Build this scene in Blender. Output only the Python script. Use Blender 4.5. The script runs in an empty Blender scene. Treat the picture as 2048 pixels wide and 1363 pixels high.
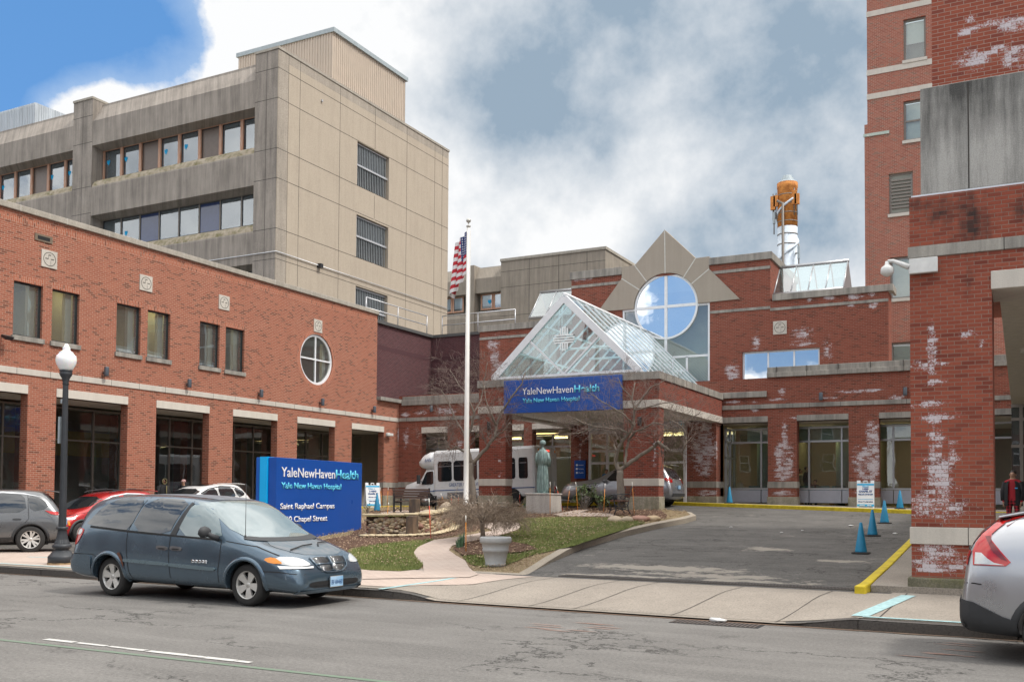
import bpy, bmesh, math, random
from math import radians, sin, cos, pi
from mathutils import Vector, Matrix, noise
from mathutils.bvhtree import BVHTree
random.seed(7)
S = bpy.context.scene
COL = S.collection
# ---------------------------------------------------------------- camera
FPX, YAW, PIT, ROL, CYP, EYE = 1944.08, radians(27.681), radians(1.987), radians(.41), 926.627, 1.72
_f = Vector((-sin(YAW)*cos(PIT), cos(YAW)*cos(PIT), sin(PIT)))
_r = Vector((cos(YAW), sin(YAW), 0)); _u = _r.cross(_f)
CR = _r*cos(ROL)+_u*sin(ROL); CU = -_r*sin(ROL)+_u*cos(ROL); CF = _f
cd = bpy.data.cameras.new('camera'); cam = bpy.data.objects.new('camera', cd); COL.objects.link(cam)
M = Matrix((CR, CU, -CF)).transposed().to_4x4(); M.translation = (0, 0, EYE); cam.matrix_world = M
cd.sensor_width = 36; cd.lens = 36*FPX/2048; cd.shift_y = (CYP-681.5)/2048; cd.clip_end = 3000; cd.clip_start = .1
S.camera = cam
# ---------------------------------------------------------------- light
SUN_AZ, SUN_EL = radians(84), radians(54)      # azimuth measured from +Y towards +X
S.view_settings.view_transform = 'Standard'; S.view_settings.look = 'None'
S.view_settings.exposure = 0.62; S.view_settings.gamma = 1
sd = bpy.data.lights.new('sun', 'SUN'); sd.energy = 1.8; sd.angle = radians(8.0); sd.color = (1, .95, .88)
so = bpy.data.objects.new('sun', sd); COL.objects.link(so)
sdir = Vector((sin(SUN_AZ)*cos(SUN_EL), cos(SUN_AZ)*cos(SUN_EL), sin(SUN_EL)))
so.rotation_euler = sdir.to_track_quat('Z', 'Y').to_euler()

def ray(px, py):
    return CR*((px-1024)/FPX)+CU*((CYP-py)/FPX)+CF
def P(px, py, ax, v):            # survey helper: a measured bearing met with a known plane
    d = ray(px, py); i = 'XYZ'.index(ax); o = (0, 0, EYE); t = (v-o[i])/d[i]
    return Vector(o)+d*t

# world: nishita sky with a broken layer of cloud over it
W = bpy.data.worlds.new('World'); S.world = W; W.use_nodes = True
nt = W.node_tree; nt.nodes.clear()
class NG:
    def __init__(s, nt): s.nt = nt
    def n(s, t, **k):
        x = s.nt.nodes.new(t)
        for a, b in k.items():
            if a[0] == 'i' and a[1:].isdigit(): s.set(x.inputs[int(a[1:])], b)
            else: setattr(x, a, b)
        return x
    def set(s, sock, v):
        if isinstance(v, bpy.types.NodeSocket): s.nt.links.new(v, sock)
        elif isinstance(v, bpy.types.Node): s.nt.links.new(v.outputs[0], sock)
        else:
            try: sock.default_value = v
            except Exception: sock.default_value = tuple(v)+(1,)
    def m(s, op, a, b=0, c=0, clamp=False):
        x = s.n('ShaderNodeMath', operation=op, use_clamp=clamp); s.set(x.inputs[0], a); s.set(x.inputs[1], b)
        if c != 0: s.set(x.inputs[2], c)
        return x.outputs[0]
    def vm(s, op, a, b=(0, 0, 0), out=0):
        x = s.n('ShaderNodeVectorMath', operation=op); s.set(x.inputs[0], a)
        if op == 'SCALE': s.set(x.inputs[3], b)
        elif op not in ('LENGTH', 'NORMALIZE'): s.set(x.inputs[1], b)
        return x.outputs[out]
    def mix(s, f, a, b, blend='MIX'):
        x = s.n('ShaderNodeMix', data_type='RGBA', blend_type=blend); s.set(x.inputs[0], f); s.set(x.inputs[6], a); s.set(x.inputs[7], b)
        return x.outputs[2]
    def noise(s, vec, scale, detail=3, rough=.5, out=0):
        x = s.n('ShaderNodeTexNoise'); s.set(x.inputs['Vector'], vec); x.inputs['Scale'].default_value = scale
        x.inputs['Detail'].default_value = detail; x.inputs['Roughness'].default_value = rough
        return x.outputs[out]
    def rng(s, v, a, b, c=0, d=1):
        x = s.n('ShaderNodeMapRange', clamp=True); s.set(x.inputs[0], v)
        for i, q in enumerate((a, b, c, d)): s.set(x.inputs[i+1], q)
        return x.outputs[0]
g = NG(nt)
sky = g.n('ShaderNodeTexSky', sky_type='NISHITA', sun_disc=False, sun_elevation=SUN_EL, sun_rotation=SUN_AZ, air_density=1.0, dust_density=.3, ozone_density=2.0)
D = g.n('ShaderNodeTexCoord').outputs['Generated']
sp = g.n('ShaderNodeSeparateXYZ'); g.set(sp.inputs[0], D)
zz = g.m('ADD', g.m('MAXIMUM', sp.outputs[2], 0.0), .22)
pl = g.n('ShaderNodeCombineXYZ'); g.set(pl.inputs[0], g.m('DIVIDE', sp.outputs[0], zz)); g.set(pl.inputs[1], g.m('DIVIDE', sp.outputs[1], zz))
PL = pl.outputs[0]
def skyblob(px, py, rad):        # a patch of sky in a given direction, soft edge
    d = ray(px, py).normalized()
    v = g.vm('SUBTRACT', D, tuple(d)); v = g.vm('MULTIPLY', v, (1, 1, 1.35))
    ln = g.vm('LENGTH', v, out=1)
    return g.rng(ln, rad, rad*.15, 0, 1)
n1 = g.noise(PL, 1.15, 10, .60); n2 = g.noise(D, 5.0, 9, .62); n3 = g.noise(D, 2.6, 6, .55); n4 = g.noise(g.vm('ADD', D, (3, 1, 2)), 9.0, 6, .6)
cov = g.m('ADD', g.m('MULTIPLY', g.m('SUBTRACT', n1, .5), .9), g.m('MULTIPLY', g.m('SUBTRACT', n2, .5), 1.3)); cov = g.m('ADD', cov, .30)
for (x, y, r, w) in ((40, 40, .23, -.8), (230, 30, .12, -.4), (340, 200, .06, -.12), (30, 130, .12, -.35), (250, 195, .09, .55), (110, 205, .07, .45), (1180, 150, .45, .35), (600, 30, .25, .25),
                     (1010, 430, .08, -.22), (1560, 420, .2, -.10), (1690, 60, .12, -.08), (1640, 480, .08, -.12)):
    cov = g.m('ADD', cov, g.m('MULTIPLY', skyblob(x, y, r), w))
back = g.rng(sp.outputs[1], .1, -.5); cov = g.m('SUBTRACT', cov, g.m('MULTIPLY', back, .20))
cmask = g.rng(cov, -.02, .10)
grey = g.m('ADD', g.m('MULTIPLY', g.m('SUBTRACT', n3, .5), 1.9), g.m('MULTIPLY', g.m('SUBTRACT', n4, .5), 1.5))
for (x, y, r, w) in ((1150, 120, .20, .22), (1050, 270, .14, .20), (1500, 60, .34, .26), (1620, 130, .2, .18), (880, 230, .14, .16), (1600, 430, .18, .22), (1300, 330, .2, -.30), (960, 480, .16, -.28), (560, 60, .24, -.30), (220, 180, .16, -.35), (1150, 480, .14, -.2), (1690, 320, .1, -.12)):
    grey = g.m('ADD', grey, g.m('MULTIPLY', skyblob(x, y, r), w))
gm = g.rng(grey, -.26, .50)
cc = g.mix(gm, (6.4, 6.45, 6.5, 1), (2.1, 2.75, 3.45, 1))
over = g.m('MAXIMUM', g.rng(sp.outputs[2], .52, .85), g.m('MULTIPLY', back, .6))      # unseen sky overhead and behind, brightened to add fill light
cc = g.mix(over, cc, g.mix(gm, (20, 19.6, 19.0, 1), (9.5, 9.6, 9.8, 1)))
thin = g.rng(cov, -.35, .0, 0, .35)
blue = g.mix(1.0, sky.outputs[0], (1.0, 1.12, 1.30, 1), 'MULTIPLY')
blue = g.mix(.75, blue, (.75, 2.15, 4.6, 1))
base = g.mix(thin, blue, (4.8, 5.6, 6.4, 1))
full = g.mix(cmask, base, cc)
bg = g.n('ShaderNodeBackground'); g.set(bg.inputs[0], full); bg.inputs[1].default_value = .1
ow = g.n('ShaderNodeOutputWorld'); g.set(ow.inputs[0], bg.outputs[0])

# ---------------------------------------------------------------- object helpers
def lab(o, label=None, cat=None, group=None, kind=None):
    if label: o['label'] = label
    if cat: o['category'] = cat
    if group: o['group'] = group
    if kind: o['kind'] = kind
    return o
def root(name, loc, label, cat, group=None, rz=0.0, rot=None):
    o = bpy.data.objects.new(name, None); COL.objects.link(o); o.location = loc
    o.rotation_euler = rot or (0, 0, rz); o.empty_display_size = .2
    return lab(o, label, cat, group)
def kids(o): return [c for c in COL.objects if c.parent == o]
def dup(o, loc=None, rz=None, label=None, parent=None):
    c = o.copy(); COL.objects.link(c)
    if parent: c.parent = parent
    for k in kids(o): dup(k, parent=c)
    if loc is not None: c.location = loc
    if rz is not None: c.rotation_euler = (0, 0, rz)
    if label: c['label'] = label
    return c
class MB:
    def __init__(s): s.v = []; s.f = []; s.sm = []
    def add(s, vs, fs, smooth=False):
        b = len(s.v); s.v += [tuple(v) for v in vs]
        for f in fs: s.f.append(tuple(b+i for i in f)); s.sm.append(smooth)
        return s
    def box(s, a, b):
        x0, x1 = sorted((a[0], b[0])); y0, y1 = sorted((a[1], b[1])); z0, z1 = sorted((a[2], b[2]))
        return s.add([(x0,y0,z0),(x1,y0,z0),(x1,y1,z0),(x0,y1,z0),(x0,y0,z1),(x1,y0,z1),(x1,y1,z1),(x0,y1,z1)],
                     [(0,3,2,1),(4,5,6,7),(0,1,5,4),(1,2,6,5),(2,3,7,6),(3,0,4,7)])
    def loft(s, rings, closed=True, cap=True, smooth=True):
        n = len(rings[0]); vs = [p for r in rings for p in r]; fs = []
        for i in range(len(rings)-1):
            for j in range(n if closed else n-1):
                k = (j+1) % n; fs.append((i*n+j, i*n+k, (i+1)*n+k, (i+1)*n+j))
        if cap and closed: fs.append(tuple(range(n-1, -1, -1))); fs.append(tuple((len(rings)-1)*n+j for j in range(n)))
        return s.add(vs, fs, smooth)
    def prism(s, poly, fn, a, b, smooth=False):
        n = len(poly)
        return s.add([fn(p, a) for p in poly]+[fn(p, b) for p in poly],
                     [tuple(range(n-1, -1, -1)), tuple(range(n, 2*n))]+[(i, (i+1) % n, n+(i+1) % n, n+i) for i in range(n)], smooth)
    def tube(s, pts, rad, seg=8, cap=True):
        pts = [Vector(p) for p in pts]
        if not isinstance(rad, (list, tuple)): rad = [rad]*len(pts)
        rings = []; up = None
        for i, p in enumerate(pts):
            t = (pts[min(i+1, len(pts)-1)]-pts[max(i-1, 0)]).normalized()
            if up is None: up = t.orthogonal().normalized()
            up = (up-t*up.dot(t)).normalized(); w = t.cross(up)
            rings.append([p+(up*cos(2*pi*j/seg)+w*sin(2*pi*j/seg))*rad[i] for j in range(seg)])
        return s.loft(rings, cap=cap)
    def lathe(s, prof, c=(0, 0, 0), seg=20, axis='Z', smooth=True, cap=True):
        rings = []
        for r, h in prof:
            ring = []
            for j in range(seg):
                a = 2*pi*j/seg; q = (r*cos(a), r*sin(a), h)
                if axis == 'Y': q = (q[0], h, q[1])
                if axis == 'X': q = (h, q[0], q[1])
                ring.append((c[0]+q[0], c[1]+q[1], c[2]+q[2]))
            rings.append(ring)
        return s.loft(rings, smooth=smooth, cap=cap)
    def blob(s, c, r, seed=0, seg=10, amp=.18, fs=1.3):
        rings = []; c = Vector(c)
        for i in range(seg//2+1):
            th = pi*i/(seg//2); ring = []
            for j in range(seg):
                ph = 2*pi*j/seg; d = Vector((sin(th)*cos(ph), sin(th)*sin(ph), cos(th)))
                k = 1+amp*noise.noise(d*fs+Vector((seed*3.1, seed, -seed)))*2
                ring.append((c.x+d.x*r[0]*k, c.y+d.y*r[1]*k, c.z+d.z*r[2]*k))
            rings.append(ring)
        return s.loft(rings, cap=False)
    def build(s, name, mat=None, parent=None, base=None, bevel=0, shade=None):
        me = bpy.data.meshes.new(name); me.from_pydata(s.v, [], s.f); me.update()
        me.polygons.foreach_set('use_smooth', s.sm if shade is None else [shade]*len(s.f))
        if mat: me.materials.append(mat)
        o = bpy.data.objects.new(name, me); COL.objects.link(o)
        if parent:
            o.parent = parent
            if base is not None: o.location = -Vector(base)     # mesh is in world metres
        if bevel:
            b = o.modifiers.new('bevel', 'BEVEL'); b.width = bevel; b.segments = 2; b.limit_method = 'ANGLE'
        return o
def fix(o):
    bm = bmesh.new(); bm.from_mesh(o.data); bmesh.ops.recalc_face_normals(bm, faces=bm.faces); bm.to_mesh(o.data); bm.free(); return o
class BD:                          # a building: a root empty and parts in world metres
    def __init__(s, name, loc, label, cat='building', group=None):
        s.o = root(name, loc, label, cat, group); s.b = Vector(loc)
    def part(s, name, mb, mat, parent=None, bevel=0, label=None):
        if parent is None: o = mb.build(name, mat, s.o, s.b, bevel)
        else: o = mb.build(name, mat, parent, (0, 0, 0), bevel)
        if label: o['label'] = label
        return o
# plane frames: (u, z, depth inwards)
def FX(X0): return lambda u, z, d=0: (X0-d, u, z)
def FY(Y0): return lambda u, z, d=0: (u, Y0+d, z)
def fbox(mb, F, u0, u1, z0, z1, d0, d1): return mb.box(F(u0, z0, d0), F(u1, z1, d1))
def wall(mb, F, u0, u1, z0, z1, holes=(), th=.35):
    us = sorted({u0, u1, *[h for q in holes for h in q[:2] if u0 < h < u1]}); zs = sorted({z0, z1, *[h for q in holes for h in q[2:4] if z0 < h < z1]})
    def solid(i, j):
        if i < 0 or j < 0 or i >= len(us)-1 or j >= len(zs)-1: return False
        cu, cz = (us[i]+us[i+1])/2, (zs[j]+zs[j+1])/2
        return not any(h[0] < cu < h[1] and h[2] < cz < h[3] for h in holes)
    for i in range(len(us)-1):
        for j in range(len(zs)-1):
            if not solid(i, j): continue
            a, b, c, d = us[i], us[i+1], zs[j], zs[j+1]
            mb.add([F(a, c, 0), F(b, c, 0), F(b, d, 0), F(a, d, 0)], [(0, 1, 2, 3)]); mb.add([F(a, c, th), F(b, c, th), F(b, d, th), F(a, d, th)], [(3, 2, 1, 0)])
            for (di, dj, q) in ((-1, 0, (a, c, a, d)), (1, 0, (b, c, b, d)), (0, -1, (a, c, b, c)), (0, 1, (a, d, b, d))):
                if not solid(i+di, j+dj): mb.add([F(q[0], q[1], 0), F(q[2], q[3], 0), F(q[2], q[3], th), F(q[0], q[1], th)], [(0, 1, 2, 3)])
    return mb
def hole_plate(mb, F, u0, u1, z0, z1, cu, cz, r, d0, d1, seg=48):   # plate with a round hole
    out = []; inn = []
    for k in range(seg):
        a = 2*pi*k/seg; x, y = cos(a), sin(a)
        t = min(((u1-cu)/x if x > 1e-6 else (u0-cu)/x if x < -1e-6 else 1e9), ((z1-cz)/y if y > 1e-6 else (z0-cz)/y if y < -1e-6 else 1e9))
        out.append((cu+x*t, cz+y*t)); inn.append((cu+x*r, cz+y*r))
    for cu_, cz_ in ((u0, z0), (u1, z0), (u1, z1), (u0, z1)):       # pull nearest ray to the corner
        k = min(range(seg), key=lambda k: (out[k][0]-cu_)**2+(out[k][1]-cz_)**2); out[k] = (cu_, cz_)
    for k in range(seg):
        m = (k+1) % seg
        mb.add([F(*inn[k], d0), F(*inn[m], d0), F(*out[m], d0), F(*out[k], d0)], [(0, 1, 2, 3)])
        mb.add([F(*inn[k], d0), F(*inn[m], d0), F(*inn[m], d1), F(*inn[k], d1)], [(0, 1, 2, 3)])
    return mb
def ringmesh(mb, F, cu, cz, r0, r1, d0, d1, seg=48):
    rings = []
    for k in range(seg+1):
        a = 2*pi*k/seg
        rings.append([F(cu+cos(a)*r, cz+sin(a)*r, d) for r, d in ((r0, d0), (r1, d0), (r1, d1), (r0, d1))])
    return mb.loft(rings, cap=False, smooth=False)
def disc(mb, F, cu, cz, r, d, seg=48):
    return mb.add([F(cu+cos(2*pi*k/seg)*r, cz+sin(2*pi*k/seg)*r, d) for k in range(seg)], [tuple(range(seg))])
def textmesh(s, size, mat, name, parent, M, depth=.01, xs=1.0, bold=0.0, align='LEFT', space=1.0):
    c = bpy.data.curves.new('t', 'FONT'); c.body = s; c.size = size; c.extrude = depth; c.offset = bold; c.align_x = align; c.space_character = space
    o = bpy.data.objects.new('t', c); COL.objects.link(o); dg = bpy.context.evaluated_depsgraph_get()
    me = bpy.data.meshes.new_from_object(o.evaluated_get(dg)); bpy.data.objects.remove(o); bpy.data.curves.remove(c)
    me.transform(M @ Matrix.Diagonal((xs, 1, 1, 1))); me.materials.clear(); me.materials.append(mat)
    o = bpy.data.objects.new(name, me); COL.objects.link(o)
    if parent: o.parent = parent
    return o
def frameM(o, x, y):             # text basis: origin, x direction, up direction
    x = Vector(x).normalized(); y = Vector(y).normalized(); z = x.cross(y)
    m = Matrix((x, y, z)).transposed().to_4x4(); m.translation = o; return m
def textfit(s, w, h, mat, name, parent, o, x, y, depth=.003, bold=0): 
    ob = textmesh(s, 1.0, mat, name, parent, Matrix.Identity(4), 0, 1, bold/h if h else 0); me = ob.data
    xs = [v.co.x for v in me.vertices]; ys = [v.co.y for v in me.vertices]; cap = .729
    sx = w/(max(xs)-min(xs)); me.transform(Matrix.Translation((-min(xs), 0, 0))); me.transform(Matrix.Diagonal((sx, h/cap, 1, 1)))
    bm = bmesh.new(); bm.from_mesh(me)
    r = bmesh.ops.extrude_face_region(bm, geom=bm.faces[:]); vs = [e for e in r['geom'] if isinstance(e, bmesh.types.BMVert)]; bmesh.ops.translate(bm, vec=(0, 0, depth), verts=vs); bm.to_mesh(me); bm.free()
    me.transform(frameM(Vector(o), x, y)); bm = bmesh.new(); bm.from_mesh(me); bmesh.ops.recalc_face_normals(bm, faces=bm.faces); bm.to_mesh(me); bm.free(); return ob
def gridpoly(poly, step):        # triangulated polygon cut along a world grid, so that it can be draped
    bm = bmesh.new(); vs = [bm.verts.new((p[0], p[1], 0)) for p in poly]; f = bm.faces.new(vs); bm.normal_update()
    bmesh.ops.triangulate(bm, faces=[f])
    for ax in (0, 1):
        lo = min(p[ax] for p in poly); hi = max(p[ax] for p in poly); k = math.ceil(lo/step+1e-6)
        while k*step < hi-1e-6:
            co = [0, 0, 0]; no = [0, 0, 0]; co[ax] = k*step; no[ax] = 1
            bmesh.ops.bisect_plane(bm, geom=bm.verts[:]+bm.edges[:]+bm.faces[:], plane_co=co, plane_no=no, dist=1e-6); k += 1
    bmesh.ops.triangulate(bm, faces=bm.faces[:]); bm.normal_update()
    bm.verts.index_update(); V = [v.co.copy() for v in bm.verts]; Fc = []
    for f in bm.faces:
        ids = [v.index for v in f.verts]; Fc.append(ids if f.normal.z > 0 else ids[::-1])
    bm.free(); return V, Fc

# ---------------------------------------------------------------- materials
def newmat(name):
    m = bpy.data.materials.new(name); m.use_nodes = True; nt = m.node_tree
    g = NG(nt); p = nt.nodes['Principled BSDF']; return m, g, p
def oc(g, geo=False):
    return g.n('ShaderNodeNewGeometry').outputs[0] if geo else g.n('ShaderNodeTexCoord').outputs['Object']
def sc(g, vec, s): return g.vm('MULTIPLY', vec, s)
def bump(g, p, h, strength=.3, dist=.02):
    b = g.n('ShaderNodeBump'); g.set(b.inputs['Height'], h); b.inputs['Strength'].default_value = strength; b.inputs['Distance'].default_value = dist
    g.set(p.inputs['Normal'], b.outputs[0])
def plain(name, col, rough=.5, metal=0, var=.12, scale=6, bmp=0, spec=None, coat=0, emit=None, estr=0, c2=None, flake=0, stretch=(1, 1, 1)):
    m, g, p = newmat(name); v = sc(g, oc(g), stretch); n = g.noise(v, scale, 5, .6)
    a = tuple(max(0, c*(1-var)) for c in col)+(1,); b = (tuple(c2) if c2 else tuple(min(1, c*(1+var)) for c in col))+(1,)
    g.set(p.inputs['Base Color'], g.mix(g.rng(n, .3, .7), a, b)); p.inputs['Metallic'].default_value = metal
    g.set(p.inputs['Roughness'], g.rng(n, .3, .7, max(.02, rough*.85), min(1, rough*1.15)))
    if spec is not None: p.inputs['Specular IOR Level'].default_value = spec
    if coat: p.inputs['Coat Weight'].default_value = coat; p.inputs['Coat Roughness'].default_value = .05
    if emit: p.inputs['Emission Color'].default_value = tuple(emit)+(1,); p.inputs['Emission Strength'].default_value = estr
    if bmp: bump(g, p, n, bmp, .01)
    return m
def minall(g, vals):
    r = vals[0]
    for v in vals[1:]: r = g.m('MINIMUM', r, v)
    return r
def brick(name, c1, c2, mortar, dark=(.09, .035, .025), blobs=(), stains=(), bw=.203, rh=.0677, vert=False, efl=1.0, warmth=0):
    m, g, p = newmat(name); o = oc(g); s = g.n('ShaderNodeSeparateXYZ'); g.set(s.inputs[0], o)
    u = g.m('ADD', s.outputs[0], s.outputs[1]); z = s.outputs[2]
    cx = g.n('ShaderNodeCombineXYZ'); g.set(cx.inputs[0], z if vert else u); g.set(cx.inputs[1], u if vert else z); uv = cx.outputs[0]
    fx = g.n('ShaderNodeCombineXYZ'); g.set(fx.inputs[0], u); g.set(fx.inputs[1], z); uz = fx.outputs[0]
    b = g.n('ShaderNodeTexBrick', offset=.5); g.set(b.inputs['Vector'], uv)
    for k, v in (('Scale', 1), ('Mortar Size', .0055), ('Mortar Smooth', .15), ('Bias', 0), ('Brick Width', bw), ('Row Height', rh)): b.inputs[k].default_value = v
    b.inputs['Color1'].default_value = (0, 0, 0, 1); b.inputs['Color2'].default_value = (1, 1, 1, 1); b.inputs['Mortar'].default_value = (.5, .5, .5, 1)
    fac = b.outputs['Fac']; rnd = b.outputs['Color']
    big = g.noise(uz, .55, 4, .6); fine = g.noise(uz, 26, 3, .6)
    col = g.mix(rnd, c1+(1,), c2+(1,))
    isd = g.rng(g.m('ADD', rnd, g.m('MULTIPLY', big, .25)), .93, 1.02)
    col = g.mix(g.m('MULTIPLY', isd, .75), col, dark+(1,))
    col = g.mix(g.rng(fine, .3, .8, 0, .35), col, tuple(c*.6 for c in c1)+(1,))
    col = g.mix(g.rng(big, .45, .75, 0, .22), col, tuple(min(1, c*1.35) for c in c2)+(1,))
    mort = g.mix(g.rng(big, .4, .7), mortar+(1,), tuple(c*.72 for c in mortar)+(1,))
    col = g.mix(fac, col, mort)
    row = g.m('FLOOR', g.m('DIVIDE', z, rh)); off = g.m('MULTIPLY', g.m('MODULO', g.m('ABSOLUTE', row), 2), .5)
    cel = g.n('ShaderNodeCombineXYZ'); g.set(cel.inputs[0], g.m('FLOOR', g.m('ADD', g.m('DIVIDE', u, bw), off))); g.set(cel.inputs[1], row)
    wn = g.n('ShaderNodeTexWhiteNoise', noise_dimensions='2D'); g.set(wn.inputs['Vector'], cel.outputs[0]); wr = wn.outputs['Value']
    if stains:
        d = []
        for (a, c, ra, rc, w) in stains:
            ln = g.vm('LENGTH', g.vm('MULTIPLY', g.vm('SUBTRACT', uz, (a, c, 0)), (1/ra, 1/rc, 0)), out=1); d.append(g.m('SUBTRACT', ln, w))
        st = g.rng(g.m('ADD', minall(g, d), g.m('MULTIPLY', g.m('SUBTRACT', g.noise(sc(g, uz, (3.2, .9, 1)), 1.6, 5, .65), .5), 2.2)), .6, -.35)
        st = g.m('MULTIPLY', st, g.m('ADD', .45, g.m('MULTIPLY', wr, .5)))
        col = g.mix(st, col, (.035, .028, .026, 1))
    if blobs:
        d = []
        for (a, c, ra, rc, w) in blobs:
            ln = g.vm('LENGTH', g.vm('MULTIPLY', g.vm('SUBTRACT', uz, (a, c, 0)), (1/ra, 1/rc, 0)), out=1); d.append(g.m('SUBTRACT', ln, w))
        f = g.m('MINIMUM', g.m('MULTIPLY', minall(g, d), -1), .10)
        f = g.m('ADD', f, g.m('MULTIPLY', g.m('SUBTRACT', wr, .5), .72)); f = g.m('ADD', f, g.m('MULTIPLY', g.m('SUBTRACT', g.noise(uz, 30, 5, .85), .5), 3.8))
        f = g.m('ADD', f, g.m('MULTIPLY', g.m('SUBTRACT', g.noise(uz, 2.6, 3, .6), .5), 1.5))
        f = g.m('SUBTRACT', f, g.m('MULTIPLY', fac, .35))
        e = g.m('MULTIPLY', g.rng(f, -.18, .22), .86*efl)
        col = g.mix(e, col, (.60, .57, .60, 1))
    g.set(p.inputs['Base Color'], col); p.inputs['Roughness'].default_value = .88; p.inputs['Specular IOR Level'].default_value = .25
    bump(g, p, g.m('SUBTRACT', g.m('MULTIPLY', fine, .3), fac), .55, .008)
    return m
def conc(name, col, dark, streak=.5, agg=.25, aggs=45, rough=.9, moss=None, hz=None, thr=.5, topz=None):
    m, g, p = newmat(name); o = oc(g); s = g.n('ShaderNodeSeparateXYZ'); g.set(s.inputs[0], o)
    u = g.m('ADD', s.outputs[0], s.outputs[1]); c = g.n('ShaderNodeCombineXYZ'); g.set(c.inputs[0], g.m('MULTIPLY', u, 2.2)); g.set(c.inputs[1], g.m('MULTIPLY', s.outputs[2], .16))
    st = g.noise(c.outputs[0], 1.6, 7, .72); bg_ = g.noise(o, .8, 4, .6); fine = g.noise(o, aggs, 2, .7)
    k = g.m('ADD', g.m('MULTIPLY', st, .7), g.m('MULTIPLY', bg_, .3))
    if topz: k = g.m('ADD', k, g.rng(s.outputs[2], topz[0], topz[1], 0, topz[2]))
    f = g.m('MULTIPLY', g.rng(k, thr-.10, thr+.16), streak)
    cl = g.mix(f, col+(1,), dark+(1,)); cl = g.mix(g.rng(fine, .42, .62, 0, agg), cl, tuple(q*.45 for q in col)+(1,))
    cl = g.mix(g.rng(fine, .55, .40, 0, agg*.4), cl, tuple(min(1, q*1.5) for q in col)+(1,))
    if moss: cl = g.mix(g.rng(g.noise(o, 2.2, 6, .75), .45, .62, 0, moss[3]), cl, moss[:3]+(1,))
    g.set(p.inputs['Base Color'], cl); p.inputs['Roughness'].default_value = rough; p.inputs['Specular IOR Level'].default_value = .2
    bump(g, p, g.m('ADD', fine, g.m('MULTIPLY', bg_, .6)), .4, .01)
    return m
def glass(name, tint=(.55, .62, .6), refl=.2, rough=.01, dirt_haze=.0, power=1.0):
    m, g, p = newmat(name); nt = m.node_tree; nt.nodes.remove(p); out = nt.nodes['Material Output']
    lw = g.n('ShaderNodeFresnel'); lw.inputs[0].default_value = 1.5
    f = g.m('ADD', refl, g.m('MULTIPLY', lw.outputs[0], power), clamp=True)
    t = g.n('ShaderNodeBsdfTransparent'); t.inputs[0].default_value = tint+(1,)
    gl = g.n('ShaderNodeBsdfGlossy'); gl.inputs['Roughness'].default_value = rough; gl.inputs[0].default_value = (.93, .97, 1, 1)
    nn = g.noise(oc(g), .7, 2, .5); b = g.n('ShaderNodeBump'); g.set(b.inputs['Height'], nn); b.inputs['Strength'].default_value = .12; b.inputs['Distance'].default_value = .03; g.set(gl.inputs['Normal'], b.outputs[0])
    mx = g.n('ShaderNodeMixShader'); g.set(mx.inputs[0], f); g.set(mx.inputs[1], t.outputs[0]); g.set(mx.inputs[2], gl.outputs[0])
    last = mx.outputs[0]
    if dirt_haze:  # diffuse veil over the pane; also imitates reflected sky haze
        df = g.n('ShaderNodeBsdfDiffuse'); df.inputs[0].default_value = (.6, .66, .66, 1); m2 = g.n('ShaderNodeMixShader'); g.set(m2.inputs[0], dirt_haze); g.set(m2.inputs[1], last); g.set(m2.inputs[2], df.outputs[0]); last = m2.outputs[0]
    g.set(out.inputs[0], last); return m
def bl(ax, v, L): return [((lambda q: (q.x+q.y, q.z))(P(x, y, ax, v)))+(a, b, w) for x, y, a, b, w in L]
R1, R2, MO = (.33, .085, .05), (.44, .135, .08), (.50, .36, .28)
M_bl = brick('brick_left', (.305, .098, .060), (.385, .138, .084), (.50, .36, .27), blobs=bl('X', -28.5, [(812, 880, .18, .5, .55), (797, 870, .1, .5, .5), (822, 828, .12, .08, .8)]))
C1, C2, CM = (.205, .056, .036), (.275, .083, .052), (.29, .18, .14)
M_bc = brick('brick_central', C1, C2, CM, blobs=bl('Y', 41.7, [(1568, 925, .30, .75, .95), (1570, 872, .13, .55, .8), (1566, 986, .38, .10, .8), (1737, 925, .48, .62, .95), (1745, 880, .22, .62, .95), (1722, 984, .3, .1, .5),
    (1563, 783, .16, .12, .7), (1555, 798, .35, .06, .6), (1655, 795, .55, .06, .4), (1715, 782, .60, .055, .9), (1743, 780, .35, .05, .9), (1795, 795, .3, .12, .5), (1510, 818, .15, .1, .8), (1466, 803, .3, .06, .8), (1510, 803, .2, .06, .5),
    (812, 828, .22, .09, .9), (842, 825, .35, .09, .9), (890, 822, .55, .15, .9), (812, 875, .2, .5, .5), (920, 890, .2, .4, .5), (1160, 900, .1, .9, .3), (1590, 835, .3, .05, .3)]))
M_bj = brick('brick_entry_pier', C1, C2, CM, blobs=bl('Y', 41.2, [(1402, 895, .42, .95, .95), (1420, 900, .5, .6, .4), (1410, 985, .4, .12, .8)]))
M_bu = brick('brick_upper', C1, C2, CM, blobs=bl('Y', 42.4, [(1465, 745, .28, .42, .75), (1464, 768, .45, .12, .6), (1512, 685, .25, .4, .35), (1605, 672, .55, .38, .4), (1608, 688, .5, .1, .5), (1655, 700, .35, .7, .08), (1711, 592, .25, .1, .9), (1659, 594, .18, .08, .9), (1619, 600, .1, .08, .8), (1743, 587, .1, .15, .8), (1745, 608, .15, .15, .8), (1702, 612, .2, .06, .6),
    (990, 710, .32, 1.0, .55), (980, 690, .2, .4, .6), (1000, 735, .5, .5, .4), (981, 657, .3, .1, .9), (1052, 653, .3, .08, .7), (1166, 556, .4, .12, .9)]))
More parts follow.
